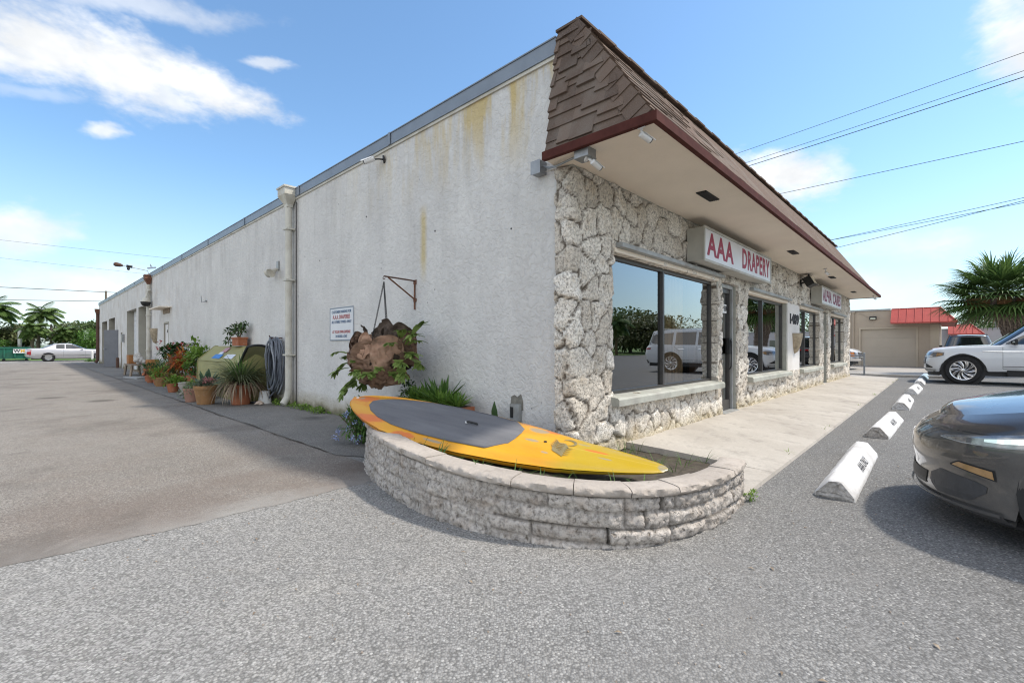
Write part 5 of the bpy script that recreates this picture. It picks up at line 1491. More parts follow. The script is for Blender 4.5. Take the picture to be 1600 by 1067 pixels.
for (ua, ub, va, vb, mt, nm) in ((10.0,9.35,-.75,-.10,'flag_blue','blue_print'),(9.80,9.50,-.09,.25,'signface','white_print'),(9.78,9.42,.26,.95,'flag_red','red_print'),(9.1,8.5,-.70,-.05,'signface','paper_label')):
    m = MB(); m.grid([[ptop(u, v) for u in np.linspace(ua, ub, 8)] for v in np.linspace(va, vb, 5)]); m.build(nm, MAT[mt], t)
m = MB()
for k in range(5): u = 9.44+.07*k; m.grid([[ptop(u, v, .014), ptop(u+.025, v, .014)] for v in np.linspace(.30, .93, 5)])
m.build('white_stripes', MAT['signface'], t)
# hose bundle, bucket, shell
t = LT('hose_coil', 'bundle of grey hose hung in long loops on the stucco', 'hose', -.02, 6.98, .008)
m = MB(); m2 = MB(); qq = random.Random(2)
for k in range(17):
    w = qq.uniform(.10,.27); top = 1.30-qq.uniform(0,.05); bot = qq.uniform(.16,.5); dx = -.03-.16*qq.random(); off = qq.uniform(-.06,.06)
    pts = []
    for a in np.linspace(0, 2*math.pi, 25):
        y = off+w*math.sin(a)*(1 if math.cos(a) < .3 else .75); z = (top+bot)/2+(top-bot)/2*math.copysign(abs(math.cos(a))**.8, math.cos(a))
        pts.append((dx+.02*math.sin(3*a+k), y, z))
    (m if k % 4 else m2).tube(pts, .017, 7, cap=False)
m.tube([(-.08,.05,.5),(-.12,-.02,.25),(-.2,.1,.1),(-.32,.30,.03),(-.5,.45,.022)], .017, 7)
m.build('hose_loops', MAT['hose'], t, smooth=True); m2.build('pale_hose_loops', MAT['hose_pale'], t, smooth=True)
m = MB(); m.tube([(.019,0,1.28),(-.2,0,1.28),(-.22,0,1.33)], .012, 6); m.build('hook', MAT['rustdark'], t)
t = LT('bucket', 'upturned white plastic bucket beside the hose bundle', 'bucket', -.26, 7.16, .008)
m = MB(); m.lathe([(.125,.0),(.13,.012),(.122,.02),(.118,.04),(.09,.235),(.086,.25),(.05,.253),(.002,.253)], 24); m.build('bucket_body', MAT['bucket'], t, angle=40)
t = LT('conch_shell', 'pale shell lying on the ground in front of the white bucket', 'shell', -.42, 6.98, .008)
m = MB(); m.tube([(-.08,0,.02),(-.04,.01,.035),(.01,0,.05),(.05,.0,.035),(.09,-.01,.02)], [.006,.026,.045,.03,.004], 10); m.tube([(-.02,-.05,.02),(0.03,-.05,.03),(.06,-.04,.02)], [.01,.028,.006], 8); m.build('shell_body', simple('shell', (.55,.44,.36), .6, .15, 18), t, smooth=True)
# bench with crate and jugs, plank
t = LT('garden_bench', 'weathered low wooden bench against the wall by the second bay', 'bench', -.55, 20.2, .008, rz=0)
m = MB()
for k in range(3): m.box(-.24+.165*k, -.09+.165*k, -.85, .85, .40, .44)
m.build('seat', MAT['wood'], t)
for (a, b) in ((-.19,-.7),(.19,-.7),(-.19,.7),(.19,.7)):
    m = MB(); m.tube([(a*1.25,b*1.05,0),(a,b,.40)], .042, 4); m.build('leg', MAT['wood'], t)
m = MB(); m.box(-.02,.02,-.7,.7,.16,.22); m.build('stretcher', MAT['wood'], t)
t = LT('wooden_crate', 'orange wooden crate lying open on the bench', 'crate', -.55, 20.75, .452)
m = MB()
for (a,b) in ((-.17,-.15),(.15,.17)): m.box(a,b,-.25,.25,0,.34)
m.box(-.149,.149,.23,.25,0,.34); m.box(-.149,.149,-.25,-.23,.02,.32); m.box(-.149,.149,-.229,.229,0,.02); m.build('crate_body', MAT['crate'], t)
t = LT('shell_pile', 'heap of pale shells and jugs stacked on the near end of the bench', 'ornament', -.52, 19.7, .452)
m = MB(); qq = random.Random(5)
for k in range(16):
    x, y, z = qq.uniform(-.15,.15), qq.uniform(-.28,.28), .06+.32*(k/16); r_ = qq.uniform(.06,.11)
    T_ = Matrix.Translation((x*(1-k/30),y*(1-k/24),z)) @ Matrix.Rotation(qq.uniform(-1,1),4,'X') @ Matrix.Rotation(qq.uniform(-1,1),4,'Y')
    m.lathe([(.01,-r_),(r_*.8,-r_*.5),(r_,.0),(r_*.7,r_*.6),(.01,r_*.9)], 10, T_)
m.build('shells', simple('grey_shell', (.45,.44,.42), .8, .3, 14, .4, 30), t, smooth=True)
t = LT('wooden_bowl', 'brown tub standing behind the bench beside the shells', 'tub', -.15, 19.2, .008)
m = MB(); m.lathe([(.16,0),(.22,.3),(.24,.62),(.21,.62),(.19,.5)], 18); m.build('tub_body', MAT['crate'], t, angle=40)
m = MB(); m.lathe([(.20,.5),(.01,.53)], 12, cap=False); m.build('soil', MAT['soil'], t)
t = LT('timber_plank', 'grey board lying flat on the concrete by the bench', 'board', -.78, 18.2, .008, rz=.15)
m = MB(); m.box(-.18,.18,-.7,.7,0,.035); m.box(-.2,.2,-.72,-.55,.036,.06); m.build('plank', MAT['alu_light'], t)
t = LT('bollard', 'short rusty pipe bollard by the grey steel door', 'bollard', -.15, 28.9, .008)
m = MB(); m.lathe([(.07,0),(.07,.5),(.05,.54),(.005,.55)], 12); m.build('post', MAT['rustdark'], t)
# ------------------------------------------------------------------ vehicles (local frame: +y forward, origin on the ground at mid length)
class Car:
    def __init__(s, **k):
        s.__dict__.update(k)
    # lower body: rows r 0..1 from the sill to the shoulder
    def zt(s, y): return float(np.interp(y, [a for a,_ in s.top], [b for _,b in s.top]))
    def zb(s, y): return float(np.interp(y, [a for a,_ in s.bot], [b for _,b in s.bot]))
    def row(s, r):
        ks = [a[0] for a in s.rows]
        return [float(np.interp(r, ks, [a[i] for a in s.rows])) for i in (1,2,3)]   # half width, front y, rear y
    def xout(s, r, y):
        w, yf, yr = s.row(r)
        if y > yf-s.Lf: d = min(1, max(0, (yf-y)/s.Lf)); n = s.nf
        elif y < yr+s.Lr: d = min(1, max(0, (y-yr)/s.Lr)); n = s.nr
        else: return w
        c = (1-d)**(n/2); return w*max(0, 1-c*c)**(1/n)
    def outline(s, r):
        w, yf, yr = s.row(r); pts = []
        for th in np.linspace(0, math.pi/2, 25)[:-1]:
            pts.append((w*math.sin(th)**(2/s.nf), yf-s.Lf*(1-math.cos(th)**(2/s.nf))))
        ya, yb = yf-s.Lf, yr+s.Lr; n = s.ns
        for k in range(n+1): pts.append((w, ya+(yb-ya)*k/n))
        for th in np.linspace(math.pi/2, 0, 21)[1:]:
            pts.append((w*math.sin(th)**(2/s.nr), yr+s.Lr*(1-math.cos(th)**(2/s.nr))))
        return pts
    def zrow(s, r, y):
        b, t = s.zb(y), s.zt(y); return b+(t-b)*r
    def arch(s, x, y, z):
        for yc in s.wheels:
            d = abs(y-yc)
            if d < s.ra and x > s.tw*.5:
                za = s.rw+math.sqrt(s.ra**2-d*d)*s.sq
                if z < za: z = za
        return z
    def body(s, parent, mat):
        rs = s.rr; m = MB(); rights = []
        for r in rs:
            o = s.outline(r); rights.append([(x, y, s.arch(x, y, s.zrow(r, y))) for (x,y) in o])
        for sg in (1,-1):
            m.grid([[(sg*p[0],p[1],p[2]) for p in row] for row in rights], flip=(sg < 0))
        top = rights[-1]; n = len(top); P = []
        for (x,y,z) in top:
            row = []
            for k in range(15):
                q = -1+2*k/14; row.append((x*q, y, z+s.crown*(1-abs(q)**s.cp)*min(1, x/(s.row(1)[0]*.5))))
            P.append(row)
        m.grid(P)
        b = m.build('body', mat, parent, angle=38)
        return b
    # patch on the side of the lower body
    def side(s, cols, off=.004, nz=6, sg=1):
        P = []
        for (y, za, zb_) in cols:
            row = []
            for k in range(nz+1):
                z = za+(zb_-za)*k/nz; b, t = s.zb(y), s.zt(y); r = (z-b)/max(.01, t-b)
                row.append((sg*(s.xout(min(1,max(0,r)), y)+off), y, z))
            P.append(row)
        return P
    # patch wrapping the front: theta range (deg, 0 = centre line), z range as function
    def frontp(s, ths, zf, off=.005, nz=6, sg=1, rear=False):
        P = []
        for th in ths:
            a = R(th); za, zb_ = zf(th); row = []
            for k in range(nz+1):
                z = za+(zb_-za)*k/nz
                y = s.row(.5)[2 if rear else 1]
                for _ in range(3):
                    b, t = s.zb(y), s.zt(y); r = min(1, max(0, (z-b)/max(.01, t-b))); w, yf, yr = s.row(r)
                    if rear: x = w*math.sin(a)**(2/s.nr); y = yr+s.Lr*(1-math.cos(a)**(2/s.nr))
                    else: x = w*math.sin(a)**(2/s.nf); y = yf-s.Lf*(1-math.cos(a)**(2/s.nf))
                nx, ny = math.sin(a), math.cos(a)*(-1 if rear else 1)
                row.append((sg*(x+nx*off), y+ny*off, z))
            P.append(row)
        return P
    # greenhouse
    def gh(s, r):
        g = s.g; w = g['wb']+(g['wt']-g['wb'])*r; yf = g['yfb']+(g['yft']-g['yfb'])*r; yr = g['yrb']+(g['yrt']-g['yrb'])*r
        return w, yf, yr
    def ghz(s, r, y):
        g = s.g; zr = g['zr']-g['arc']*((y-g['ym'])/(g['yft']-g['yrt'])*2)**2; zb_ = g['zb']
        return zb_+(zr-zb_)*r
    def ghx(s, y, z):
        g = s.g; zb_ = s.ghz(0, y); zr = s.ghz(1, y); r = min(1, max(0, (z-zb_)/(zr-zb_))); w, yf, yr = s.gh(r)
        L, n = g['L'], g['n']
        if y > yf-L: d = min(1, max(0,(yf-y)/L))
        elif y < yr+L: d = min(1, max(0,(y-yr)/L))
        else: return w
        c = (1-d)**(n/2); return w*max(0,1-c*c)**(1/n)
    def ghout(s, r, off=0, th0=0, th1=90, rear=None, sg=1, n=14):
        g = s.g; w, yf, yr = s.gh(r); L, nn_ = g['L'], g['n']; pts = []
        for th in np.linspace(R(th0), R(th1), n):
            x = w*math.sin(th)**(2/nn_); y = yf-L*(1-math.cos(th)**(2/nn_))
            if rear: y = yr+L*(1-math.cos(th)**(2/nn_))
            pts.append((sg*(x+off*math.sin(th)), y+off*math.cos(th)*(-1 if rear else 1), s.ghz(r, y)+off*.3))
        return pts
    def greenhouse(s, parent, mat, glass, wins, ws=(.06,.93), rs_=(.1,.9), wth=72):
        g = s.g; m = MB(); rows = []
        for r in list(np.linspace(-.25,.92,12))+[.97,1.0]:
            k = 0 if r < .9 else ((r-.92)/.08)**2*.03
            f = s.ghout(r, -k); b = s.ghout(r, -k, rear=True)[::-1]
            rows.append(f+[(f[-1][0]+(b[0][0]-f[-1][0])*q, f[-1][1]+(b[0][1]-f[-1][1])*q, s.ghz(r, f[-1][1]+(b[0][1]-f[-1][1])*q)) for q in np.linspace(0,1,14)[1:-1]]+b)
        for sg in (1,-1): m.grid([[(sg*p[0],p[1],p[2]) for p in row] for row in rows], flip=sg < 0)
        P = []
        for (x,y,z) in rows[-1]:
            P.append([(x*q, y, z+g['rc']*(1-q*q)*min(1, x/.3)) for q in np.linspace(-1,1,11)])
        m.grid(P); gb = m.build('cabin', mat, parent, angle=35)
        for rear, (a, b), nm in ((False, ws, 'windscreen'), (True, rs_, 'rear_window')):
            m = MB(); P = []
            for r in np.linspace(a, b, 9):
                l = s.ghout(r, .005, 0, wth, rear, 1); P.append([(-p[0],p[1],p[2]) for p in l[::-1]]+l[1:])
            m.grid(P, flip=rear); m.build(nm, glass, gb, smooth=True)
        for sg in (1,-1):
            for cols in wins:
                m = MB(); P = []
                ys_ = np.linspace(cols[0][0], cols[-1][0], 16)
                for y in ys_:
                    za = float(np.interp(-y, [-c[0] for c in cols], [c[1] for c in cols])); zb_ = float(np.interp(-y, [-c[0] for c in cols], [c[2] for c in cols]))
                    P.append([(sg*(s.ghx(y, z)+.006), y, z) for z in np.linspace(za, zb_, 6)])
                m.grid(P, flip=sg < 0); m.build('side_window', glass, gb, smooth=True)
        return gb
def wheel(parent, x, y, rw, wt, rimr, style, mats=('rim','rimdark'), n=10):
    sg = 1 if x > 0 else -1
    T_ = basis((0,1,0),(0,0,1),(1,0,0),(x,y,rw))
    if sg < 0: T_ = basis((0,-1,0),(0,0,1),(-1,0,0),(x,y,rw))
    h = wt/2; m = MB()
    m.lathe([(rimr*.98,-h*.7),(rimr+.01,-h*.95),(rw-.035,-h),(rw-.008,-h*.8),(rw,-h*.4),(rw,h*.4),(rw-.008,h*.8),(rw-.035,h),(rimr+.012,h*.95),(rimr*.98,h*.80)], 40, T_, cap=False)
    w = m.build('wheel', MAT['tyre'], parent, angle=35)
    m = MB(); m.lathe([(rimr*.99,-h*.6),(rimr*.99,h*.82),(rimr*1.02,h*.9),(rimr*.95,h*.86),(rimr*.92,h*.35),(.005,h*.30)], 40, T_, cap=False); m.build('rim_barrel', MAT[mats[1]], w, angle=35)
    m = MB(); m.lathe([(rimr*.93,h*.82),(rimr*1.01,h*.92),(rimr*1.01,h*.95),(rimr*.92,h*.9)], 40, T_, cap=False)
    if style == 'swirl':
        for k in range(n):
            for (o, wd, zz_) in ((0,.055,.86),(.20,.032,.84)):
                pts = []
                for t_ in np.linspace(.12, .96, 7):
                    a = 2*math.pi*k/n+o+.75*(1-t_)**1.0*-1; rr_ = rimr*t_
                    pts.append((rr_*math.cos(a), rr_*math.sin(a), h*zz_-.015*(1-t_)))
                V_ = [Vector(p) for p in pts]; P = []
                for i, p in enumerate(V_):
                    d = V_[min(i+1,6)]-V_[max(i-1,0)]; s_ = Vector((-d.y,d.x,0)).normalized()*rimr*wd*(.45+1.0*(i/6))
                    P.append([tuple(T_@(p-s_)), tuple(T_@(p+Vector((0,0,.008)))), tuple(T_@(p+s_))])
                m.grid(P)
    elif style == 'wire':
        for k in range(20):
            a = 2*math.pi*k/20; c, s_ = math.cos(a), math.sin(a)
            m.box(rimr*.3, rimr*.93, -.012, .012, h*.70, h*.84, T_ @ Matrix.Rotation(a,4,'Z'))
    else:
        for k in range(5):
            m.box(rimr*.1, rimr*.95, -.035, .035, h*.70, h*.86, T_ @ Matrix.Rotation(2*math.pi*k/5,4,'Z'))
    m.build('rim', MAT[mats[0]], w, angle=30)
    m = MB(); m.lathe([(rimr*.20,h*.6),(rimr*.17,h*.93),(rimr*.05,h*.97),(.002,h*.97)], 18, T_, cap=False); m.build('hub_cap', MAT[mats[0]], w, angle=40)
    return w
def underbody(s, parent, x, y0, y1, z0, z1):
    m = MB(); m.box(-x, x, y0, y1, z0, z1)
    for yc in s.wheels:
        for sg in (1,-1): m.lathe([(s.ra+.015,-.16),(s.ra+.015,.14)], 24, basis((0,1,0),(0,0,1),(1,0,0),(sg*(s.tw-.17),yc,s.rw)))
    m.build('underbody', MAT['black'], parent)
def seam(s, m, pts, sg, w=.004):
    for (ya, za), (yb, zb_) in zip(pts[:-1], pts[1:]):
        P = []
        for t_ in np.linspace(0,1,8):
            y, z = ya+(yb-ya)*t_, za+(zb_-za)*t_; b, t = s.zb(y), s.zt(y); r = min(1,max(0,(z-b)/max(.01,t-b))); x = s.xout(r,y)+.0025
            d = Vector((yb-ya, zb_-za)).normalized(); n = (-d.y*w, d.x*w)
            P.append([(sg*x, y-n[0], z-n[1]), (sg*x, y+n[0], z+n[1])])
        m.grid(P, flip=sg < 0)

# ---- white full size SUV (5.3 m)
def build_suv(label, cat, loc, rz, mat, trim='chrome', lod=True, group=None):
    c = Car(top=[(-2.72,1.16),(-2.3,1.18),(0,1.17),(1.0,1.155),(1.35,1.14),(1.9,1.115),(2.3,1.07),(2.55,1.02),(2.66,.985),(2.72,.95)],
            bot=[(-2.72,.46),(-2.2,.40),(-1.0,.40),(1.0,.40),(2.2,.36),(2.70,.33)], rows=[(0,.97,2.62,-2.60),(.18,1.005,2.69,-2.68),(.5,1.015,2.70,-2.70),(.8,1.0,2.66,-2.66),(.94,.975,2.60,-2.62),(1,.93,2.50,-2.58)],
            rr=[0,.06,.12,.2,.3,.4,.5,.6,.7,.78,.85,.9,.94,.97,1.0], Lf=.62, nf=3.4, Lr=.5, nr=4.2, ns=90, wheels=(1.80,-1.36), rw=.415, ra=.485, sq=1.0, tw=.94, crown=.035, cp=2.5,
            g=dict(wb=.955,wt=.74,yfb=1.28,yft=.42,yrb=-2.60,yrt=-2.42,zb=1.12,zr=1.86,arc=.035,ym=-.8,L=.42,n=3.4,rc=.035))
    t = thing('parked_suv', label, cat, loc, rz, group)
    b = c.body(t, mat); underbody(c, t, .90, -2.4, 2.45, .26, .46)
    wins = [[(.92,1.19,1.22),(.45,1.185,1.52),(.25,1.185,1.64),(-.22,1.19,1.74)],[(-.32,1.19,1.745),(-1.20,1.20,1.735)],[(-1.32,1.20,1.73),(-2.15,1.24,1.66),(-2.32,1.30,1.58)]]
    c.greenhouse(t, mat, MAT['carglass'], wins)
    for sg in (1,-1):
        for yc in c.wheels: wheel(t, sg*.865, yc, .415, .285, .29, 'swirl')
        m = MB(); m.grid(c.side([(.9,.33,.44),(0,.33,.44),(-.85,.33,.44)], .012, 3, sg), flip=sg < 0)
        m.box(sg*.86, sg*1.0, -.82, .88, .27, .34); m.build('rocker_step', MAT['black'], b)
        for yc in c.wheels:   # dark arch lip
            m = MB(); P = []
            for a in np.linspace(.0, math.pi, 25):
                r1, r2 = c.ra-.035, c.ra+.012
                P.append([(sg*(c.tw+.055), yc+r1*math.cos(a), .415+r1*math.sin(a)), (sg*(c.tw+.068), yc+r2*math.cos(a), .415+r2*math.sin(a))])
            m.grid(P); m.build('arch_lip', MAT['black'], b)
        m = MB(); seam(c, m, [(.98,.48),(.98,1.1)], sg); seam(c, m, [(-.26,.48),(-.26,1.12)], sg); seam(c, m, [(-.95,.9),(-1.24,1.14)], sg); seam(c, m, [(.98,.48),(-.9,.48)], sg); seam(c, m, [(.98,.545),(-.9,.545)], sg, .007); m.build('door_seam', MAT['black'], b)
        if lod:
            m = MB(); m.grid(c.side([(1.40,.975,.99),(1.2,.972,.998),(.7,.972,.998),(.44,.98,.992)], .008, 2, sg), flip=sg < 0); m.build('side_badge', MAT['chrome'], b)
            m = MB(); m.grid(c.side([(1.40,.967,1.004),(1.2,.962,1.008),(.98,.964,1.006)], .005, 2, sg), flip=sg < 0); m.build('badge_backing', MAT['black'], b)
        hz = lambda th: (float(np.interp(th,[14,40,70,84],[.80,.79,.80,.85])), float(np.interp(th,[14,40,70,84],[.93,.945,.955,.95])))
        hl = MB(); hl.grid(c.frontp(np.linspace(22,84,16), hz, .008, 5, sg), flip=sg < 0); ho = hl.build('headlight', MAT['lamp_clear'], b, smooth=True)
        m = MB(); m.grid(c.frontp(np.linspace(24,60,10), lambda th: (hz(th)[0]+.015, hz(th)[0]+.04), .012, 2, sg), flip=sg < 0); m.build('led_strip', MAT['lamp_led'], ho)
        m = MB(); m.grid(c.frontp(np.linspace(70,82,6), lambda th: (hz(th)[0]+.02, hz(th)[1]-.03), .012, 2, sg), flip=sg < 0); m.build('side_marker', MAT['amber_dim'], ho)
        m = MB(); m.grid(c.frontp(np.linspace(36,62,8), lambda th: (.47, float(np.interp(th,[36,62],[.60,.50]))), .006, 3, sg), flip=sg < 0); m.build('fog_vent', MAT['black'], b)
        m = MB(); m.tube([(sg*.93,.72,1.20),(sg*1.02,.74,1.22)], .025, 8); m.build('mirror_arm', MAT['black'], t)
        mi = MB(); P = []
        for th in np.linspace(0, math.pi, 7):
            P.append([(sg*(1.02+.13*(1-math.cos(ph))*1.0), .75+.09*math.sin(th)*math.sin(ph*.5+.6), 1.24+.085*math.cos(th)*(1-.25*ph/3)) for ph in np.linspace(0,1.57,7)])
        mi.grid(P); mi.box(sg*1.0, sg*1.17, .70, .755, 1.165, 1.32); mm = mi.build('mirror', MAT['black'], t, angle=40)
        m = MB(); m.box(sg*1.03, sg*1.172, .756, .80, 1.232, 1.25); m.build('mirror_strip', MAT['chrome'], mm)
        m = MB()
        for y in (.10,-.78): m.grid(c.side([(y,1.0,1.035),(y-.26,1.0,1.035)], .02, 2, sg), flip=sg < 0)
        m.build('handle', MAT['chrome'] if trim == 'chrome' else MAT['black'], b)
        m = MB(); m.tube([(sg*.70,.30,1.84),(sg*.70,.1,1.895),(sg*.70,-1.9,1.89),(sg*.70,-2.1,1.84)], .018, 8); m.build('roof_rail', MAT['alu_light'] if trim == 'chrome' else MAT['black'], t)
    m = MB(); m.grid(c.frontp(np.linspace(0,34,12), lambda th: (.60,.90), .006, 8, 1)); m.grid(c.frontp(np.linspace(0,34,12), lambda th: (.60,.90), .006, 8, -1), flip=True); gr = m.build('grille', MAT['rimdark'], b)
    m = MB()
    for k in range(6):
        z = .625+k*.048
        for sg in (1,-1): m.grid(c.frontp(np.linspace(0,33,10), lambda th: (z, z+.018), .012, 1, sg), flip=sg < 0)
    m.build('grille_bars', MAT[trim], gr)
    m = MB()
    for sg in (1,-1): m.grid(c.frontp(np.linspace(0,66,14), lambda th: (.365,.425), .010, 2, sg), flip=sg < 0)
    m.build('chin_trim', MAT['alu_light'], b)
    m = MB()
    for sg in (1,-1): m.grid(c.frontp(np.linspace(0,72,14), lambda th: (.24,.35), -.02, 2, sg), flip=sg < 0)
    m.build('lower_valance', MAT['black'], b)
    m = MB()
    for sg in (1,-1): m.grid(c.frontp(np.linspace(0,86,18), lambda th: (.985,1.065), .006, 2, sg, True), flip=sg > 0)
    m.build('tail_lamp', MAT['lamp_red'], b)
    m = MB()
    for sg in (1,-1): m.grid(c.frontp(np.linspace(0,70,14), lambda th: (.38,.52), .008, 2, sg, True), flip=sg > 0)
    m.build('rear_valance', MAT['black'], b)
    return t
def place(lx, ly, hdg): return W(lx, ly), ANG+hdg
# near side plane x = 15.7, nose at y = -2.0, parked square to the shop front
build_suv('white full size SUV with swirl spoke wheels parked nose to the shops', 'car', W(16.75,-4.68), ANG, MAT['suvwhite'])
build_suv('black SUV with roof rails half hidden behind the white SUV', 'car', W(29.6,-3.25), ANG-R(90), MAT['blackcar'], 'dark').scale = (.92,.92,.90)

# ---- charcoal sedan (4.7 m), front corner close to the camera
def build_sedan():
    c = Car(top=[(-2.33,.98),(-1.6,1.0),(-.6,.95),(.55,.935),(.95,.905),(1.3,.865),(1.65,.805),(1.95,.735),(2.15,.68),(2.28,.63),(2.36,.60)],
            bot=[(-2.35,.30),(-1.8,.22),(0,.18),(1.2,.17),(1.7,.135),(2.36,.165)], rows=[(0,.90,2.27,-2.22),(.06,.918,2.32,-2.28),(.22,.922,2.335,-2.31),(.40,.925,2.325,-2.33),(.62,.925,2.345,-2.33),(.82,.915,2.335,-2.30),(.93,.885,2.29,-2.26),(1,.82,2.20,-2.2)],
            rr=[0,.03,.07,.1,.16,.22,.3,.38,.45,.52,.6,.68,.76,.82,.87,.91,.94,.97,1.0], Lf=.86, nf=2.35, Lr=.6, nr=3.2, ns=110, wheels=(1.49,-1.40), rw=.335, ra=.385, sq=1.0, tw=.86, crown=.055, cp=2.2,
            g=dict(wb=.83,wt=.58,yfb=1.12,yft=.02,yrb=-1.95,yrt=-.95,zb=.90,zr=1.415,arc=.03,ym=-.4,L=.40,n=3.0,rc=.03))
    t = thing('parked_sedan', 'dark charcoal sedan parked close at the nearest wheel stop, only its front corner in view', 'car', W(.98,-4.72), ANG)
    b = c.body(t, MAT['sedan']); underbody(c, t, .70, -1.9, 1.75, .14, .24)
    wins = [[(.75,.97,1.0),(.2,.965,1.25),(-.1,.965,1.32),(-.45,.97,1.34)],[(-.53,.97,1.34),(-1.1,.985,1.30),(-1.5,1.03,1.16)]]
    c.greenhouse(t, MAT['carglass'], MAT['carglass'], wins, (.05,.97))
    for sg in (1,-1):
        for yc in c.wheels: wheel(t, sg*.80, yc, .335, .235, .235, 'five', ('rimdark','rimdark'))
        hz = lambda th: (float(np.interp(th,[36,48,62,80,88],[.572,.560,.566,.600,.650])), float(np.interp(th,[36,48,62,80,88],[.580,.605,.640,.690,.705])))
        hl = MB(); hl.grid(c.frontp(np.linspace(37,75,26), hz, .007, 6, sg), flip=sg < 0); ho = hl.build('headlight', MAT['lamp_clear'], b, smooth=True)
        m = MB(); m.grid(c.frontp(np.linspace(38,74,22), lambda th: (hz(th)[0]+.001, hz(th)[0]+.006), .010, 1, sg), flip=sg < 0); m.build('led_strip', MAT['alu_light'], ho)
        m = MB()
        for th in (56, 62):
            m.grid(c.frontp(np.linspace(th,th+6,4), lambda q: (hz(q)[0]+.025, hz(q)[1]-.022), .011, 2, sg), flip=sg < 0)
        m.build('projector', MAT['chrome'], ho)
        m = MB(); m.grid(c.frontp(np.linspace(43,58,14), lambda th: (float(np.interp(th,[43,58],[.420,.385])), float(np.interp(th,[43,46,58],[.422,.445,.428]))), .006, 3, sg), flip=sg < 0); m.build('fog_reflector', MAT['amber_dim'], b)
        m = MB(); m.grid(c.frontp(np.linspace(42,58.7,14), lambda th: (float(np.interp(th,[42,58],[.415,.377])), float(np.interp(th,[42,46,58],[.425,.453,.436]))), .003, 3, sg), flip=sg < 0); m.build('reflector_surround', MAT['black'], b)
        m = MB(); m.grid(c.frontp(np.linspace(30,56,20), lambda th: (float(np.interp(th,[30,34,50,56],[.285,.225,.235,.300])), float(np.interp(th,[30,36,52,56],[.33,.375,.352,.335]))), .0035, 4, sg), flip=sg < 0); m.build('side_duct', simple('grey_duct_plastic', (.05,.05,.053), .5, .15, 20), b)
        m = MB(); m.grid(c.frontp(np.linspace(0,60,24), lambda th: (.185, .203), .022, 2, sg), flip=sg < 0); m.build('splitter_lip', MAT['sedan'], b)
        m = MB(); m.grid(c.frontp(np.linspace(0,80,24), lambda th: (.125,.17), -.035, 2, sg), flip=sg < 0); m.build('lower_valance', MAT['black'], b)
        m = MB(); P = c.frontp(np.linspace(12,60,18), lambda th: (.612+.0002*th, .617+.0002*th), .0035, 1, sg); m.grid(P, flip=sg < 0)
        seam(c, m, [(.95,.30),(.97,.84)], sg); seam(c, m, [(-.5,.30),(-.5,.9)], sg); m.build('bonnet_seam', MAT['black'], b)
        mi = MB(); mi.tube([(sg*.84,.72,.97),(sg*.93,.70,1.0)], .02, 6); mi.lathe([(.01,-.10),(.06,-.08),(.075,0),(.06,.08),(.01,.10)], 12, Matrix.Translation((sg*1.0,.70,1.03)) @ Matrix.Rotation(R(90),4,'Y') @ Matrix.Diagonal((.8,.75,1.1,1))); mi.build('mirror', MAT['sedan'], t, smooth=True)
        m = MB(); m.grid(c.frontp(np.linspace(30,85,14), lambda th: (.80,.90), .006, 2, sg, True), flip=sg > 0); m.build('tail_lamp', MAT['lamp_red'], b)
        m = MB(); m.grid(c.side([(.6,.74,.765),(.38,.74,.765)], .006, 2, sg)); m.build('handle', MAT['sedan'], b)
    m = MB()
    for sg in (1,-1): m.grid(c.frontp(np.linspace(0,27,10), lambda th: (.245,.325), .004, 3, sg), flip=sg < 0)
    m.build('air_intake', MAT['black'], b)
    return t
build_sedan()
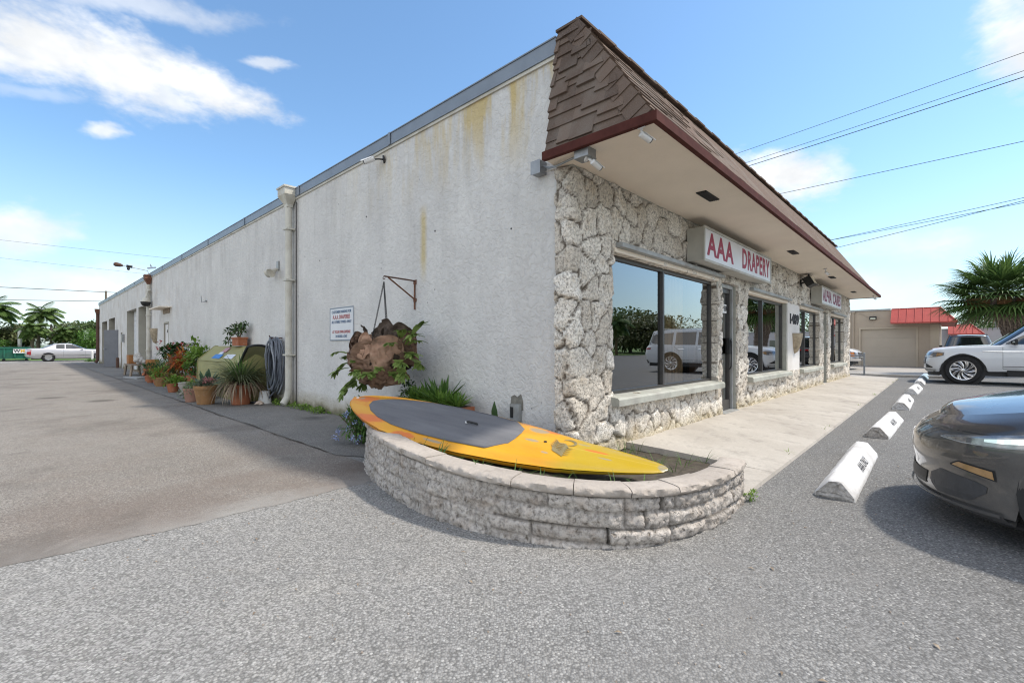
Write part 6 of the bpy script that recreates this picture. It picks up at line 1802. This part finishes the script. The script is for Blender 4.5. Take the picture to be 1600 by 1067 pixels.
# ---- old silver two door coupe far down the drive
def build_coupe():
    c = Car(top=[(-2.55,.90),(-2.2,.97),(-1.2,.98),(0,.93),(.9,.91),(1.6,.88),(2.2,.82),(2.5,.74)],
            bot=[(-2.55,.36),(-2,.24),(0,.22),(2,.24),(2.52,.30)], rows=[(0,.88,2.40,-2.45),(.2,.935,2.52,-2.53),(.5,.945,2.53,-2.54),(.8,.93,2.50,-2.53),(.94,.90,2.44,-2.5),(1,.85,2.36,-2.46)],
            rr=[0,.1,.2,.35,.5,.65,.8,.9,.95,1.0], Lf=.5, nf=3.6, Lr=.4, nr=3.6, ns=70, wheels=(1.52,-1.30), rw=.325, ra=.375, sq=.92, tw=.87, crown=.03, cp=2.4,
            g=dict(wb=.83,wt=.63,yfb=.92,yft=.06,yrb=-1.95,yrt=-1.05,zb=.92,zr=1.35,arc=.02,ym=-.4,L=.3,n=3.6,rc=.025))
    t = thing('parked_coupe', 'old silver two door coupe parked side on beyond the end of the building', 'car', W(-.95,47.3), ANG-R(90))
    b = c.body(t, MAT['silver']); underbody(c, t, .8, -2.2, 2.2, .18, .26)
    c.greenhouse(t, MAT['silver'], MAT['carglass'], [[(.58,.97,1.0),(.10,.97,1.27),(-.35,.97,1.285)],[(-.42,.97,1.285),(-.85,.975,1.27),(-.88,.98,1.2)]])
    for sg in (1,-1):
        for yc in c.wheels: wheel(t, sg*.82, yc, .325, .22, .20, 'wire', ('rim','alu_light'))
        m = MB(); seam(c, m, [(.75,.3),(.75,.88)], sg); seam(c, m, [(-.5,.3),(-.5,.9)], sg); m.build('door_seam', MAT['black'], b)
        m = MB(); m.grid(c.side([(2.0,.47,.50),(-2.0,.47,.50)], .01, 1, sg), flip=sg < 0); m.build('side_moulding', MAT['chrome'], b)
        m = MB(); m.grid(c.side([(-.42,.80,.83),(-.60,.80,.83)], .014, 1, sg)); m.build('handle', MAT['chrome'], b)
        m = MB(); m.grid(c.frontp(np.linspace(20,84,10), lambda th: (.62,.74), .006, 2, sg), flip=sg < 0); m.build('headlight', MAT['lamp_clear'], b)
        m = MB(); m.grid(c.frontp(np.linspace(58,88,8), lambda th: (.50,.88), .008, 2, sg, True), flip=sg > 0); m.build('tail_lamp', MAT['lamp_red'], b)
        m = MB(); m.box(sg*.88, sg*1.0, .52, .62, .93, 1.03); m.build('mirror', MAT['silver'], t)
    m = MB()
    for sg in (1,-1):
        m.grid(c.frontp(np.linspace(0,80,12), lambda th: (.40,.50), .03, 2, sg), flip=sg < 0); m.grid(c.frontp(np.linspace(0,80,12), lambda th: (.40,.52), .03, 2, sg, True), flip=sg > 0)
    m.build('bumper', MAT['chrome'], b)
build_coupe()
# ---- white van nose showing past the end of the building
def build_van():
    c = Car(top=[(-2.6,1.15),(.9,1.12),(1.5,1.08),(2.1,.98),(2.45,.86)], bot=[(-2.6,.42),(2.45,.42)],
            rows=[(0,.93,2.38,-2.55),(.2,.97,2.44,-2.58),(.6,.98,2.45,-2.6),(.9,.96,2.40,-2.58),(1,.92,2.32,-2.55)], rr=[0,.1,.2,.35,.5,.65,.8,.9,.95,1.0], Lf=.45, nf=3.6, Lr=.25, nr=5, ns=60,
            wheels=(1.55,-1.5), rw=.36, ra=.42, sq=1.0, tw=.9, crown=.03, cp=2.4, g=dict(wb=.93,wt=.80,yfb=1.75,yft=.95,yrb=-2.58,yrt=-2.5,zb=1.10,zr=1.95,arc=.03,ym=-.8,L=.35,n=4.0,rc=.05))
    t = thing('parked_van', 'white van nosing out past the far corner of the shop front', 'van', W(24.6,2.95), ANG+R(180))
    b = c.body(t, MAT['suvwhite']); underbody(c, t, .85, -2.3, 2.2, .26, .44)
    c.greenhouse(t, MAT['suvwhite'], MAT['carglass'], [[(1.2,1.2,1.25),(.9,1.2,1.65),(.2,1.2,1.72)]])
    for sg in (1,-1):
        for yc in c.wheels: wheel(t, sg*.84, yc, .36, .22, .21, 'five')
        m = MB(); m.grid(c.frontp(np.linspace(36,66,8), lambda th: (.66,.86), .008, 3, sg), flip=sg < 0); m.build('headlight', MAT['lamp_clear'], b)
        m = MB(); m.grid(c.frontp(np.linspace(66,84,6), lambda th: (.64,.86), .01, 3, sg), flip=sg < 0); m.build('turn_lamp', MAT['amber'], b)
    m = MB()
    for sg in (1,-1): m.grid(c.frontp(np.linspace(0,34,8), lambda th: (.64,.84), .008, 3, sg), flip=sg < 0)
    m.build('grille', MAT['black'], b)
    m = MB()
    for sg in (1,-1): m.grid(c.frontp(np.linspace(0,84,14), lambda th: (.44,.60), .04, 3, sg), flip=sg < 0)
    m.build('bumper', MAT['chrome'], b)
build_van()
# ------------------------------------------------------------------ wheel stops
WS = 'concrete wheel stops along the walk'
wsl = ['white wheel stop nearest the camera with chipped end and stencilled words', 'second white wheel stop from the camera, clean with small stencil', 'third wheel stop along the row, between the second and fourth',
       'fourth wheel stop, level with the second sign', 'fifth white wheel stop, last white one before the blue', 'pale blue wheel stop at the far end of the row']
for i, x0 in enumerate((.60, 3.68, 7.2, 10.8, 14.2, 17.5)):
    t = LT('wheel_stop', wsl[i], 'wheel stop', x0+.93, -1.94, 0, WS, rz=(.02,-.015,.01,-.02,.015,-.01)[i])
    m = MB(); prof = [(-.125,.0),(-.125,.028),(-.118,.04),(-.045,.132),(-.03,.138),(.03,.138),(.045,.132),(.118,.04),(.125,.028),(.125,0)]
    P = []; L_ = .93; q = random.Random(70+i)
    for x in [-L_,-L_+.012]+list(np.linspace(-L_+.05, L_-.05, 26))+[L_-.012, L_]:
        k = .93 if abs(x) > L_-.005 else 1
        row = []
        for (y, z) in prof:
            d = mnoise.noise((x*7+i*9, y*30, z*30))*.004
            if abs(x) > L_-.02: d += mnoise.noise((i*3+x, y*25, z*25))*.010
            row.append((x+(d*2 if abs(x) > L_-.02 else 0), y*k+d, max(0, z*k+d*.6)))
        P.append(row)
    m.grid(P)
    mt = MAT['stop'] if i < 5 else MAT['stop_blue']
    n = len(prof); m.add(P[-1], [tuple(range(n))])
    o = m.build('stop_body', mt, t, angle=40)
    m = MB(); E0 = P[0]; rows = [E0]
    for s_ in (.75,.5,.25): rows.append([(E0[0][0]+.004+mnoise.noise((p[1]*s_*60, p[2]*60, s_*9+i))*.018, p[1]*s_, .05+(p[2]-.05)*s_) for p in E0])
    rows.append([(E0[0][0]-.004, 0, .05)]*n); rows = [r_+[r_[0]] for r_ in rows]; m.grid(rows); m.build('broken_end', MAT['broken'] if i < 2 else mt, t)
    if i < 4:
        sl_ = Vector((0,.073,.092)).normalized(); nn_ = Vector((0,-.092,.073)).normalized()
        c = Vector((0,-.082,.086))+nn_*.005
        text_mesh('stencil', 'AAA ONLY', .105, MAT['ink'], t, basis((1,0,0), sl_, nn_, c+Vector((.05,0,0))), fit=.46, depth=.0006, off=-.0002)
# ------------------------------------------------------------------ chain link gate and tan building at the far side
t = LT('chain_link_fence', 'short run of galvanised chain link fence past the end of the shops', 'fence', 18.1, -.28, 0)
for y in (0, 2.2, 4.4):
    m = MB(); m.tube([(0,y,0),(0,y,.86)], .03, 10); m.lathe([(.034,.86),(.03,.89),(.005,.90)], 10, Matrix.Translation((0,y,0))); m.build('post', MAT['galv'], t)
m = MB(); m.tube([(0,0,.79),(0,4.4,.79)], .02, 8); m.tube([(0,0,.05),(0,4.4,.05)], .008, 6); m.build('rail', MAT['galv'], t)
m = MB()
for k in range(64):
    y = k*.075-.0; h = .72
    for s_ in (1,-1):
        y0, y1 = (y, y+h*s_)
        ya, yb = max(0,min(4.4,y0)), max(0,min(4.4,y1))
        if abs(ya-yb) > .01: m.tube([(0,y0 if 0<=y0<=4.4 else ya,.05+abs(ya-y0)),(0,yb,.05+abs(yb-y0))], .002, 3, cap=False)
m.build('wire_mesh', MAT['galv'], t)
t = LT('garage_building', 'tan block building with a wide garage door and red metal mansard on its corner', 'building', 30, 0, 0)
m = MB(); m.box(0,12,-2.2,1.15,2.13,3.16); m.box(0,12,-2.2,-1.28,-.05,2.129); m.box(0,12,1.15,9,-.05,3.16); m.box(.2,11.9,-1.279,1.149,-.05,2.12); m.build('wall', MAT['tan_wall'], t)
m = MB()
for k in range(4): m.box(.08, .19, -1.279, 1.149, .01+.53*k, .536+.53*k)
m.build('garage_door', MAT['tan_door'], t)
m = MB(); m.box(-.03,0,-1.36,-1.281,0,2.2); m.box(-.03,0,1.151,1.23,0,2.2); m.box(-.03,0,-1.28,1.15,2.12,2.2); m.build('door_trim', MAT['tan_trim'], t)
m = MB(); m.box(-.06,12.1,-.2,9.05,3.161,3.25); m.build('roof_edge', MAT['alu_light'], t)
m = MB()
for k in range(7): m.box(-.035-.006*(k%2), -.001, -2.21, -1.86, .02+.33*k, .345+.33*k)
m.build('corner_siding', MAT['tan_trim'], t)
m = MB(); m.tube([(-.06,1.50,.02),(-.06,1.50,3.1)], .05, 8); m.lathe([(.05,3.0),(.10,3.1),(.10,3.15)], 10, Matrix.Translation((-.06,1.50,0))); m.build('downpipe', MAT['tan_wall'], t)
m = MB(); m.box(-.14,-.001,.42,.74,2.66,2.84); lo = m.build('wall_light', MAT['black'], t)
m = MB(); m.box(-.15,-.141,.46,.70,2.68,2.76); m.build('lens', MAT['lens'], lo)
m = MB(); m.tube([(-.02,.74,2.8),(-.02,1.2,3.05)], .01, 5); m.build('cable', MAT['tan_wall'], t)
def red_mansard(t, y0, y1, zb_, zt_, out, xlen):
    m = MB(); A = (-out,y0,zb_); Bq = (-out,y1-.65,zb_); Cq = (-.02,y0,zt_); Dq = (-.02,y1,zt_)
    m.add([A,Bq,Dq,Cq], [(0,1,2,3)]); Eq = (xlen,y1-.65,zb_); Fq = (xlen,y1,zt_); m.add([Bq,Eq,Fq,Dq], [(0,1,2,3)])
    m.add([A,Cq,(-.02,y0,zb_)], [(0,1,2)]); m.add([A,Bq,(-.02,y1,zb_),(-.02,y0,zb_)], [(0,1,2,3)]); m.add([Bq,Eq,(xlen,y1,zb_),(-.02,y1,zb_)], [(0,1,2,3)])
    o = m.build('metal_mansard', MAT['awning'], t)
    m = MB(); n = int((y0-y1+.65)/.33)
    for k in range(n+1):
        y = y0-k*.33; a = Vector((-out,y,zb_)); 
        yt = y; f = 1.0
        if y < y1: f = (y-(y1-.65))/.65; 
        b = Vector((-out+(out-.02)*f, y, zb_+(zt_-zb_)*f)); m.tube([a+Vector((-.012,0,.012)), b+Vector((-.012,0,.012))], .016, 4)
    m.tube([Vector(Bq)+Vector((-.01,0,.01)), Vector(Dq)+Vector((-.01,0,.01))], .035, 6); m.tube([Cq, Dq], .03, 6); m.build('standing_seam', MAT['awning'], o)
    m = MB(); m.box(-out-.015,-out+.02,y1-.66,y0,zb_-.06,zb_+.01); m.box(-out-.015,xlen,y1-.67,y1-.64,zb_-.06,zb_+.01); m.build('eave_trim', MAT['awning'], o)
red_mansard(t, -.26, -2.24, 2.42, 3.22, .85, 8)
t = LT('grey_building', 'far grey block building with a smaller red metal awning', 'building', 45, 0, 0)
m = MB(); m.box(0,10,-12,-1.6,-.05,2.40); m.build('wall', MAT['grey_wall'], t)
m = MB(); m.box(-.05,10,-12.05,-1.55,2.401,2.48); m.build('roof_edge', MAT['alu_light'], t)
red_mansard(t, -2.55, -3.80, 2.06, 2.78, .8, .9)
for y in (-6.5,-9.0):
    m = MB(); m.box(-.03,-.001,y-.6,y+.6,.8,1.7); m.build('window', MAT['carglass'], t)
# ------------------------------------------------------------------ palms
def sabal(x, y, h, rad, seed, label, lean=(0,0)):
    t = thing('palm_tree', label, 'palm', (x,y,0), 0, 'palms')
    q = random.Random(seed); m = MB(); P = []
    def axis(z): f = z/h; return Vector((lean[0]*f*f, lean[1]*f*f, z))
    for z in np.linspace(0, h, 30):
        f = z/h; r = .20+.16*f**1.5; c = axis(z)
        P.append([c+Vector((math.cos(a)*r, math.sin(a)*r, 0)) for a in np.linspace(0, 6.283, 17)])
    m.grid(P)
    for k in range(170):
        z = h*(.30+.70*((k+.5)/170)); a = k*2.3999; f = z/h; r = .20+.16*f**1.5; c = axis(z); d = Vector((math.cos(a),math.sin(a),0)); s_ = Vector((-d.y,d.x,0))
        b = c+d*(r-.03); e = b+d*.13+Vector((0,0,.22)); w = .07
        for sg in (-1,1):
            e2 = e+s_*sg*.09
            m.add([b-s_*w, b+s_*w, e2+s_*.03, e2-s_*.03, b+d*.05-s_*w*.6-Vector((0,0,.0)), b+d*.05+s_*w*.6], [(0,1,2,3),(4,5,2,3),(0,4,3),(1,5,2)])
    m.build('trunk', MAT['palmbark'], t)
    m = MB(); c0 = axis(h)
    dead = MB()
    for k in range(80):
        f = k/79; a = k*2.3999+q.uniform(-.2,.2); e = 1.15-1.85*f+q.uniform(-.15,.15)
        d = Vector((math.cos(a)*math.cos(e), math.sin(a)*math.cos(e), math.sin(e))); pl = rad*(.42+.16*math.sin(f*3.1))*q.uniform(.85,1.1)
        mm = dead if (f > .93 and q.random() < .7) else m
        p0 = c0+Vector((0,0,.15*(1-f))); p1 = p0+d*pl+Vector((0,0,-.06*pl)); mm.tube([p0, (p0+p1)/2+Vector((0,0,.03)), p1], [.022,.016,.012], 4, cap=False)
        s_ = d.cross(Vector((0,0,1))).normalized(); up = s_.cross(d)
        n = 26; fr = rad*q.uniform(.50,.64)
        for j in range(n):
            b_ = (j/(n-1)-.5)*4.0; dr = (d*math.cos(b_)+s_*math.sin(b_)+up*(.12-.22*abs(b_)/2)).normalized(); l = fr*(1-.10*abs(b_))*q.uniform(.9,1.06)
            pts = [p1+d*.02]; dd = dr.copy()
            for w_ in range(4):
                dd = (dd+Vector((0,0,-.13*(w_**1.6)*.55))).normalized(); pts.append(pts[-1]+dd*l/4)
            mm.blade(pts, [.012,.031,.031,.019,.003], fold=.35)
    m.build('crown', MAT['palm'], t)
    if dead.v: dead.build('dead_fronds', MAT['leaf_dry'], t)
    ps_ = simple('palm_seed', (.24,.13,.06), .9, .4, 12)
    for k in range(9):
        fl = MB()
        a = k*.75+.3; p = c0+Vector((math.cos(a)*.80,math.sin(a)*.80,-.22)); Pq = []
        for i in range(9):
            th = math.pi*i/8; Pq.append([p+Vector((math.sin(th)*math.cos(f)*.20, math.sin(th)*math.sin(f)*.20, math.cos(th)*.22))*(1+.55*mnoise.noise((th*3+k, f*2.2, k))) for f in np.linspace(0, 6.2832, 17)])
        fl.grid(Pq); fl.build('seed_cluster', ps_, t)
    return t
sabal(19.75, 18.0, 3.05, 1.9, 5, 'thick trunked cabbage palm standing behind the white SUV', (-.62,.1))
def coconut(name, loc, h, rad, seed, label, lean, mat='palm_pale', nfr=26):
    t = thing(name, label, 'palm', (loc[0],loc[1],loc[2]+(.7 if loc[0] < -40 else 0)), 0, 'palms')
    q = random.Random(seed); m = MB()
    pts = [Vector((lean*(z/h)**2, 0, z)) for z in np.linspace(0, h, 12)]; m.tube(pts, [.20-.07*i/11 for i in range(12)], 8); m.build('trunk', MAT['bark'] if seed % 2 else MAT['stem'], t)
    m = MB(); c0 = pts[-1]
    for k in range(nfr):
        f = k/(nfr-1); a = k*2.3999; e = 1.25-1.55*f+q.uniform(-.1,.1); d = Vector((math.cos(a)*math.cos(e), math.sin(a)*math.cos(e), math.sin(e)))
        d = (d+Vector((.22,0,0))).normalized(); L_ = rad*q.uniform(.85,1.1); p = c0.copy(); R_ = [p.copy()]; dd = d.copy()
        for j in range(14): dd = (dd+Vector((.015,0,-.105))).normalized(); p = p+dd*L_/14; R_.append(p.copy())
        m.tube(R_, [.03-.0018*i for i in range(15)], 4, cap=False)
        for j in range(2, 15):
            dl = (R_[j]-R_[j-1]).normalized(); s_ = dl.cross(Vector((0,0,1)))
            if s_.length < .05: continue
            s_.normalize(); ln = rad*.36*math.sin(math.pi*min(1,(j+1)/16))**.7
            for sg in (1,-1):
                for o in (0,.5):
                    b0 = R_[j]+(R_[j-1]-R_[j])*o; e1_ = (s_*sg+dl*.55+Vector((0,0,-.25))).normalized()
                    m.blade([b0, b0+e1_*ln*.5, b0+e1_*ln*.85+Vector((0,0,-ln*.30))], [.05,.065,.01], fold=.2)
    m.build('crown', MAT[mat], t); return t
coconut('coconut_palm', (-61.6,60,0), 4.7, 2.25, 3, 'tall windblown palm with bent fronds above the far dumpster', .5)
coconut('coconut_palm', (-67.9,60,0), 5.3, 2.8, 4, 'dark palm cut by the left edge beyond the grass', .3, 'palm')
coconut('coconut_palm', (-58.3,60,0), 2.3, 1.7, 6, 'short palm with yellowish heart standing above the coupe', .2)
coconut('coconut_palm', (-60.3,58,0), 2.7, 1.9, 9, 'smaller bushy palm directly under the tall windblown one', .1)
# ------------------------------------------------------------------ broadleaf trees
def tree_mesh(seed, w, h, th, mat, n=5200, ls=.40):
    q = random.Random(seed); t = bpy.data.objects.new('tree', None); COL.objects.link(t); m = MB()
    top = Vector((q.uniform(-.2,.2), q.uniform(-.2,.2), th)); m.tube([(0,0,0),(q.uniform(-.1,.1),0,th*.5),top], [.20,.16,.13], 8)
    lob = []
    for k in range(13):
        a = q.uniform(0,6.283); r = w*.5*q.uniform(.15,.72); z = th+(h-th)*q.uniform(.12,.82)
        c = Vector((math.cos(a)*r, math.sin(a)*r, z)); lob.append((c, q.uniform(.18,.33)*w, q.uniform(.16,.28)*(h-th)+.3))
        m.tube([top*.85, (top+c)/2+Vector((0,0,.1)), c], [.09,.06,.02], 5, cap=False)
    m.build('trunk', MAT['bark'], t); m = MB()
    for i in range(n):
        c, rx, rz = q.choice(lob); d = Vector((q.gauss(0,1),q.gauss(0,1),q.gauss(0,1))).normalized(); u = (.45+.62*q.random()**.6)
        p = c+Vector((d.x*rx*u, d.y*rx*u, d.z*rz*u)); dd = (d+Vector((q.uniform(-.8,.8),q.uniform(-.8,.8),q.uniform(-.6,.6)))).normalized(); l = ls*q.uniform(.5,1.3)
        m.blade([p, p+dd*l*.5+Vector((0,0,.03)), p+dd*l-Vector((0,0,l*.15))], [l*.05,l*.27,l*.03], fold=.3)
    m.build('crown', mat, t); return t
tA = tree_mesh(1, 7.5, 4.7, 1.3, MAT['tree_olive']); tB = tree_mesh(2, 6.5, 4.6, 1.0, MAT['tree']); tC = tree_mesh(3, 4.5, 2.6, .4, MAT['hedge'], 2200, .26)
used = set()
def plant(src, x, y, rz, s, label, cat='tree', name='broadleaf_tree'):
    o = src if src not in used else copy_tree(src)
    used.add(src); o.name = name; o.location = (x,y,(.78 if x < -40 else -.02)); o.rotation_euler = (0,0,rz); o.scale = s if isinstance(s, tuple) else (s,s,s)
    tag(o, label, cat, 'trees and hedges around the lot'); return o
plant(tA, -69, 64, .3, (1.2,1.2,.72), 'olive green tree at the left edge behind the grass')
plant(tA, -63.5, 67, 1.9, (1.1,1.1,.78), 'olive green tree between the two tall palms')
plant(tA, -60.5, 71, 4.0, (1.1,1.1,.72), 'olive tree crown right of the tall windblown palm')
plant(tB, -54.0, 62, .0, (.95,.95,.80), 'dark tree behind the short palm with the yellowish heart')
plant(tB, -51.0, 66, 2.2, (1.0,1.0,.88), 'dark tree rising beside the far corner of the building')
plant(tB, -49.0, 60, 4.4, (.8,.8,.72), 'tree touching the far downpipe of the building')
plant(tC, -63.8, 57, .2, (.9,.9,.40), 'low clipped bush behind the dumpster', 'bush', 'bush')
plant(tC, -66.5, 56, 2.6, (.9,.9,.36), 'low bush at the left edge of the lawn', 'bush', 'bush')
plant(tC, -50.2, 56, 1.2, (1.0,1.0,.85), 'bright yellow green bush beside the end of the building', 'bush', 'bush')
plant(tC, -56.8, 66, 3.3, (1.7,1.2,.45), 'hedge mass beneath the short palm', 'bush', 'bush')
plant(tC, -61.5, 66, 3.9, (1.9,1.2,.42), 'hedge mass under the olive trees', 'bush', 'bush')
plant(tC, -71.0, 66, 5.0, (1.9,1.2,.45), 'hedge mass at the far left', 'bush', 'bush')
x, y, _ = W(60,-6.2); plant(tB, x, y, 1.0, (1.1,1.1,.85), 'tree top showing over the grey building left of the cabbage palm')
x, y, _ = W(56,-11.2); plant(tB, x, y, 2.0, (1.0,1.0,.95), 'tree top showing right of the cabbage palm trunk')
# trees across the street, seen mirrored in the shop windows
for i, (lx, ly, s_) in enumerate(((62,-30,1.25),(70,-38,1.5),(56,-44,1.35),(76,-48,1.5),(48,-50,1.3),(66,-56,1.6),(40,-58,1.4),(84,-40,1.3),(30,-62,1.4))):
    x, y, _ = W(lx, ly); plant(tB if i % 2 else tA, x, y, i*1.3, (s_*1.2,s_*1.2,s_), 'tree across the lot mirrored in the shop windows')
x, y, _ = W(50,-29); coconut('coconut_palm', (x,y,0), 4.2, 2.4, 12, 'palm across the lot mirrored in the near window', .2)
sheet('lawn', [(20,-27),(95,-27),(95,-75),(-10,-75),(-10,-50)], .012, MAT['hill_grass'], True)
# ------------------------------------------------------------------ dumpster, posts, poles, wires
t = thing('dumpster', 'green steel dumpster with a white logo panel beside the silver coupe', 'dumpster', (-38.6,35.85,0), ANG-R(90))
# local +y runs along the shop-front direction, +x faces the camera side
m = MB(); m.prism([(-.62,.18),(.62,.18),(.72,1.0),(-.72,1.0)], -.82, .82, Matrix(((1,0,0,0),(0,0,1,0),(0,1,0,0),(0,0,0,1))))
m.box(-.76,.76,-.86,.86,.97,1.06)
for y in (-.55,0,.55): m.box(.60,.74,y-.04,y+.04,.3,.95)
m.build('bin_body', MAT['dumpster'], t)
m = MB(); m.box(-.74,.74,-.84,-.01,1.061,1.10); m.box(-.74,.74,.01,.84,1.061,1.10); m.build('lid', MAT['lidplastic'], t)
m = MB()
for a in (-.5,.5):
    for b in (-.6,.6): m.lathe([(.09,-.03),(.09,.03)], 12, basis((0,1,0),(0,0,1),(1,0,0),(a,b,.09)))
m.build('castor', MAT['tyre'], t)
m = MB(); m.box(.745,.755,-.10,.62,.62,.93); pn_ = m.build('logo_panel', MAT['white_metal'], t)
text_mesh('logo_letter', 'W', .30, MAT['ink'], pn_, basis((0,1,0),(0,0,1),(1,0,0),(.757,.10,.775)), sx=1.1, off=.012)
text_mesh('logo_letter', 'M', .30, MAT['yellow'], pn_, basis((0,1,0),(0,0,1),(1,0,0),(.757,.40,.775)), sx=1.0, off=.012)
m = MB(); m.box(-.2,.2,.861,.95,.45,.60); m.box(-.2,.2,-.95,-.861,.45,.60); m.build('fork_pocket', MAT['dumpster'], t)
t = thing('marker_post', 'white concrete marker post in front of the coupe front wheel', 'post', (-31.2,34.3,0))
m = MB(); m.lathe([(.075,0),(.07,.7),(.04,.82),(.005,.85)], 10); m.build('post', MAT['white'], t)
m = MB(); bushy(m, (0,0,.06), .6,.6,.10, 200, .16, 801, .4); m.build('grass_skirt', MAT['leaf'], t)
t = thing('marker_post', 'white post standing among the palms above the dumpster', 'post', (-62.4,58.5,.6))
m = MB(); m.lathe([(.20,0),(.18,2.5),(.05,2.7)], 8); m.build('post', MAT['white'], t)
t = thing('street_sign', 'small white roadside sign far off between palm and bush', 'sign', (-54.4,59,.6))
m = MB(); m.tube([(0,0,0),(0,0,2.0)], .05, 6); m.build('post', MAT['galv'], t)
m = MB(); m.box(-.35,.35,-.03,-.005,1.3,2.6); m.build('sign_plate', MAT['white_metal'], t)
def pole(label, x, y, h, arms=True, rz=0):
    t = thing('utility_pole', label, 'pole', (x,y,0), rz, 'utility poles'); m = MB(); m.tube([(0,0,0),(0,0,h)], [.16,.11], 10); m.build('post', MAT['polewood'], t)
    if arms:
        m = MB(); m.box(-.95,.95,-.05,.05,h-.55,h-.43); m.build('crossarm', MAT['polewood'], t)
        for x_ in (-.85,0,.85):
            m = MB(); m.lathe([(.03,h-.43),(.05,h-.38),(.05,h-.30),(.02,h-.26)], 8, Matrix.Translation((x_,0,0))); m.build('insulator', MAT['galv'], t)
    return t
pole('dark pole top showing over the far roof edge of the building', -52.8, 60, 8.35, False)
pole('bare dark pole between the olive tree and the short palm', -59.9, 60, 4.0, False)
x, y, _ = W(85,-50); pole('utility pole across the street mirrored in the near window', x, y, 9.5, True, ANG)
x, y, _ = W(52,-5.5); pole('thin pole beside the far red awning', x, y, 3.4, False)
def wire(label, a, b, e0, e1, sag, r):
    a, b = Vector(a), Vector(b); d = b-a; A = a-d*e0; Bq = b+d*e1; L_ = (Bq-A)
    pts = [A+L_*k/40+Vector((0,0,-sag*4*(k/40)*(1-k/40)+sag*4*(e0/(1+e0+e1))*(1-e0/(1+e0+e1)))) for k in range(41)]
    t = thing('overhead_wire', label, 'wire', pts[0], 0, 'overhead wires'); m = MB(); m.tube([p-pts[0] for p in pts], r, 5, cap=False); m.build('cable', MAT['wire'], t)
wire('topmost overhead wire right of the shingle roof', (9.1,19,9),(13.8,12.4,9), 1.6, .8, .12, .008)
wire('upper of the close pair of wires under the topmost one', (9.3,18.7,8.5),(13.8,12.4,8.5), 1.6, .8, .14, .008)
wire('lower thicker wire of the close pair under the topmost one', (9.4,18.4,8.3),(13.7,12.4,8.3), 1.6, .8, .14, .012)
wire('single wire crossing the middle of the right hand sky', (11.1,19.4,7.5),(16.0,14.4,7.5), 1.6, .8, .10, .010)
wire('upper wire of the lowest bundle above the cabbage palm', (17.5,25.8,7),(20.3,18.3,7), 1.2, .8, .10, .011)
wire('lowest wire of the bundle above the cabbage palm', (19.3,27.6,7),(20.8,18.7,7), 1.2, .8, .22, .013)
wire('middle wire of the lowest bundle above the cabbage palm', (17.5,25.8,7),(21.0,19.0,7), 1.2, .8, .12, .012)
wire('dark upper wire at far left meeting the pole top', (-66,50.5,8.1),(-52.8,60,8.2), .8, .9, .05, .035)
wire('dark lower wire at far left above the palms', (-70,57,7.0),(-52.8,60,7.0), .8, .9, .05, .030)
wire('faint high wire at far left in the haze', (-52.3,47.1,12),(-43.8,55.4,12), 1, 1.2, .1, .012)
wire('faint second high wire at far left', (-57.1,51.4,11),(-50.9,61.1,11), 1, 1.2, .1, .012)
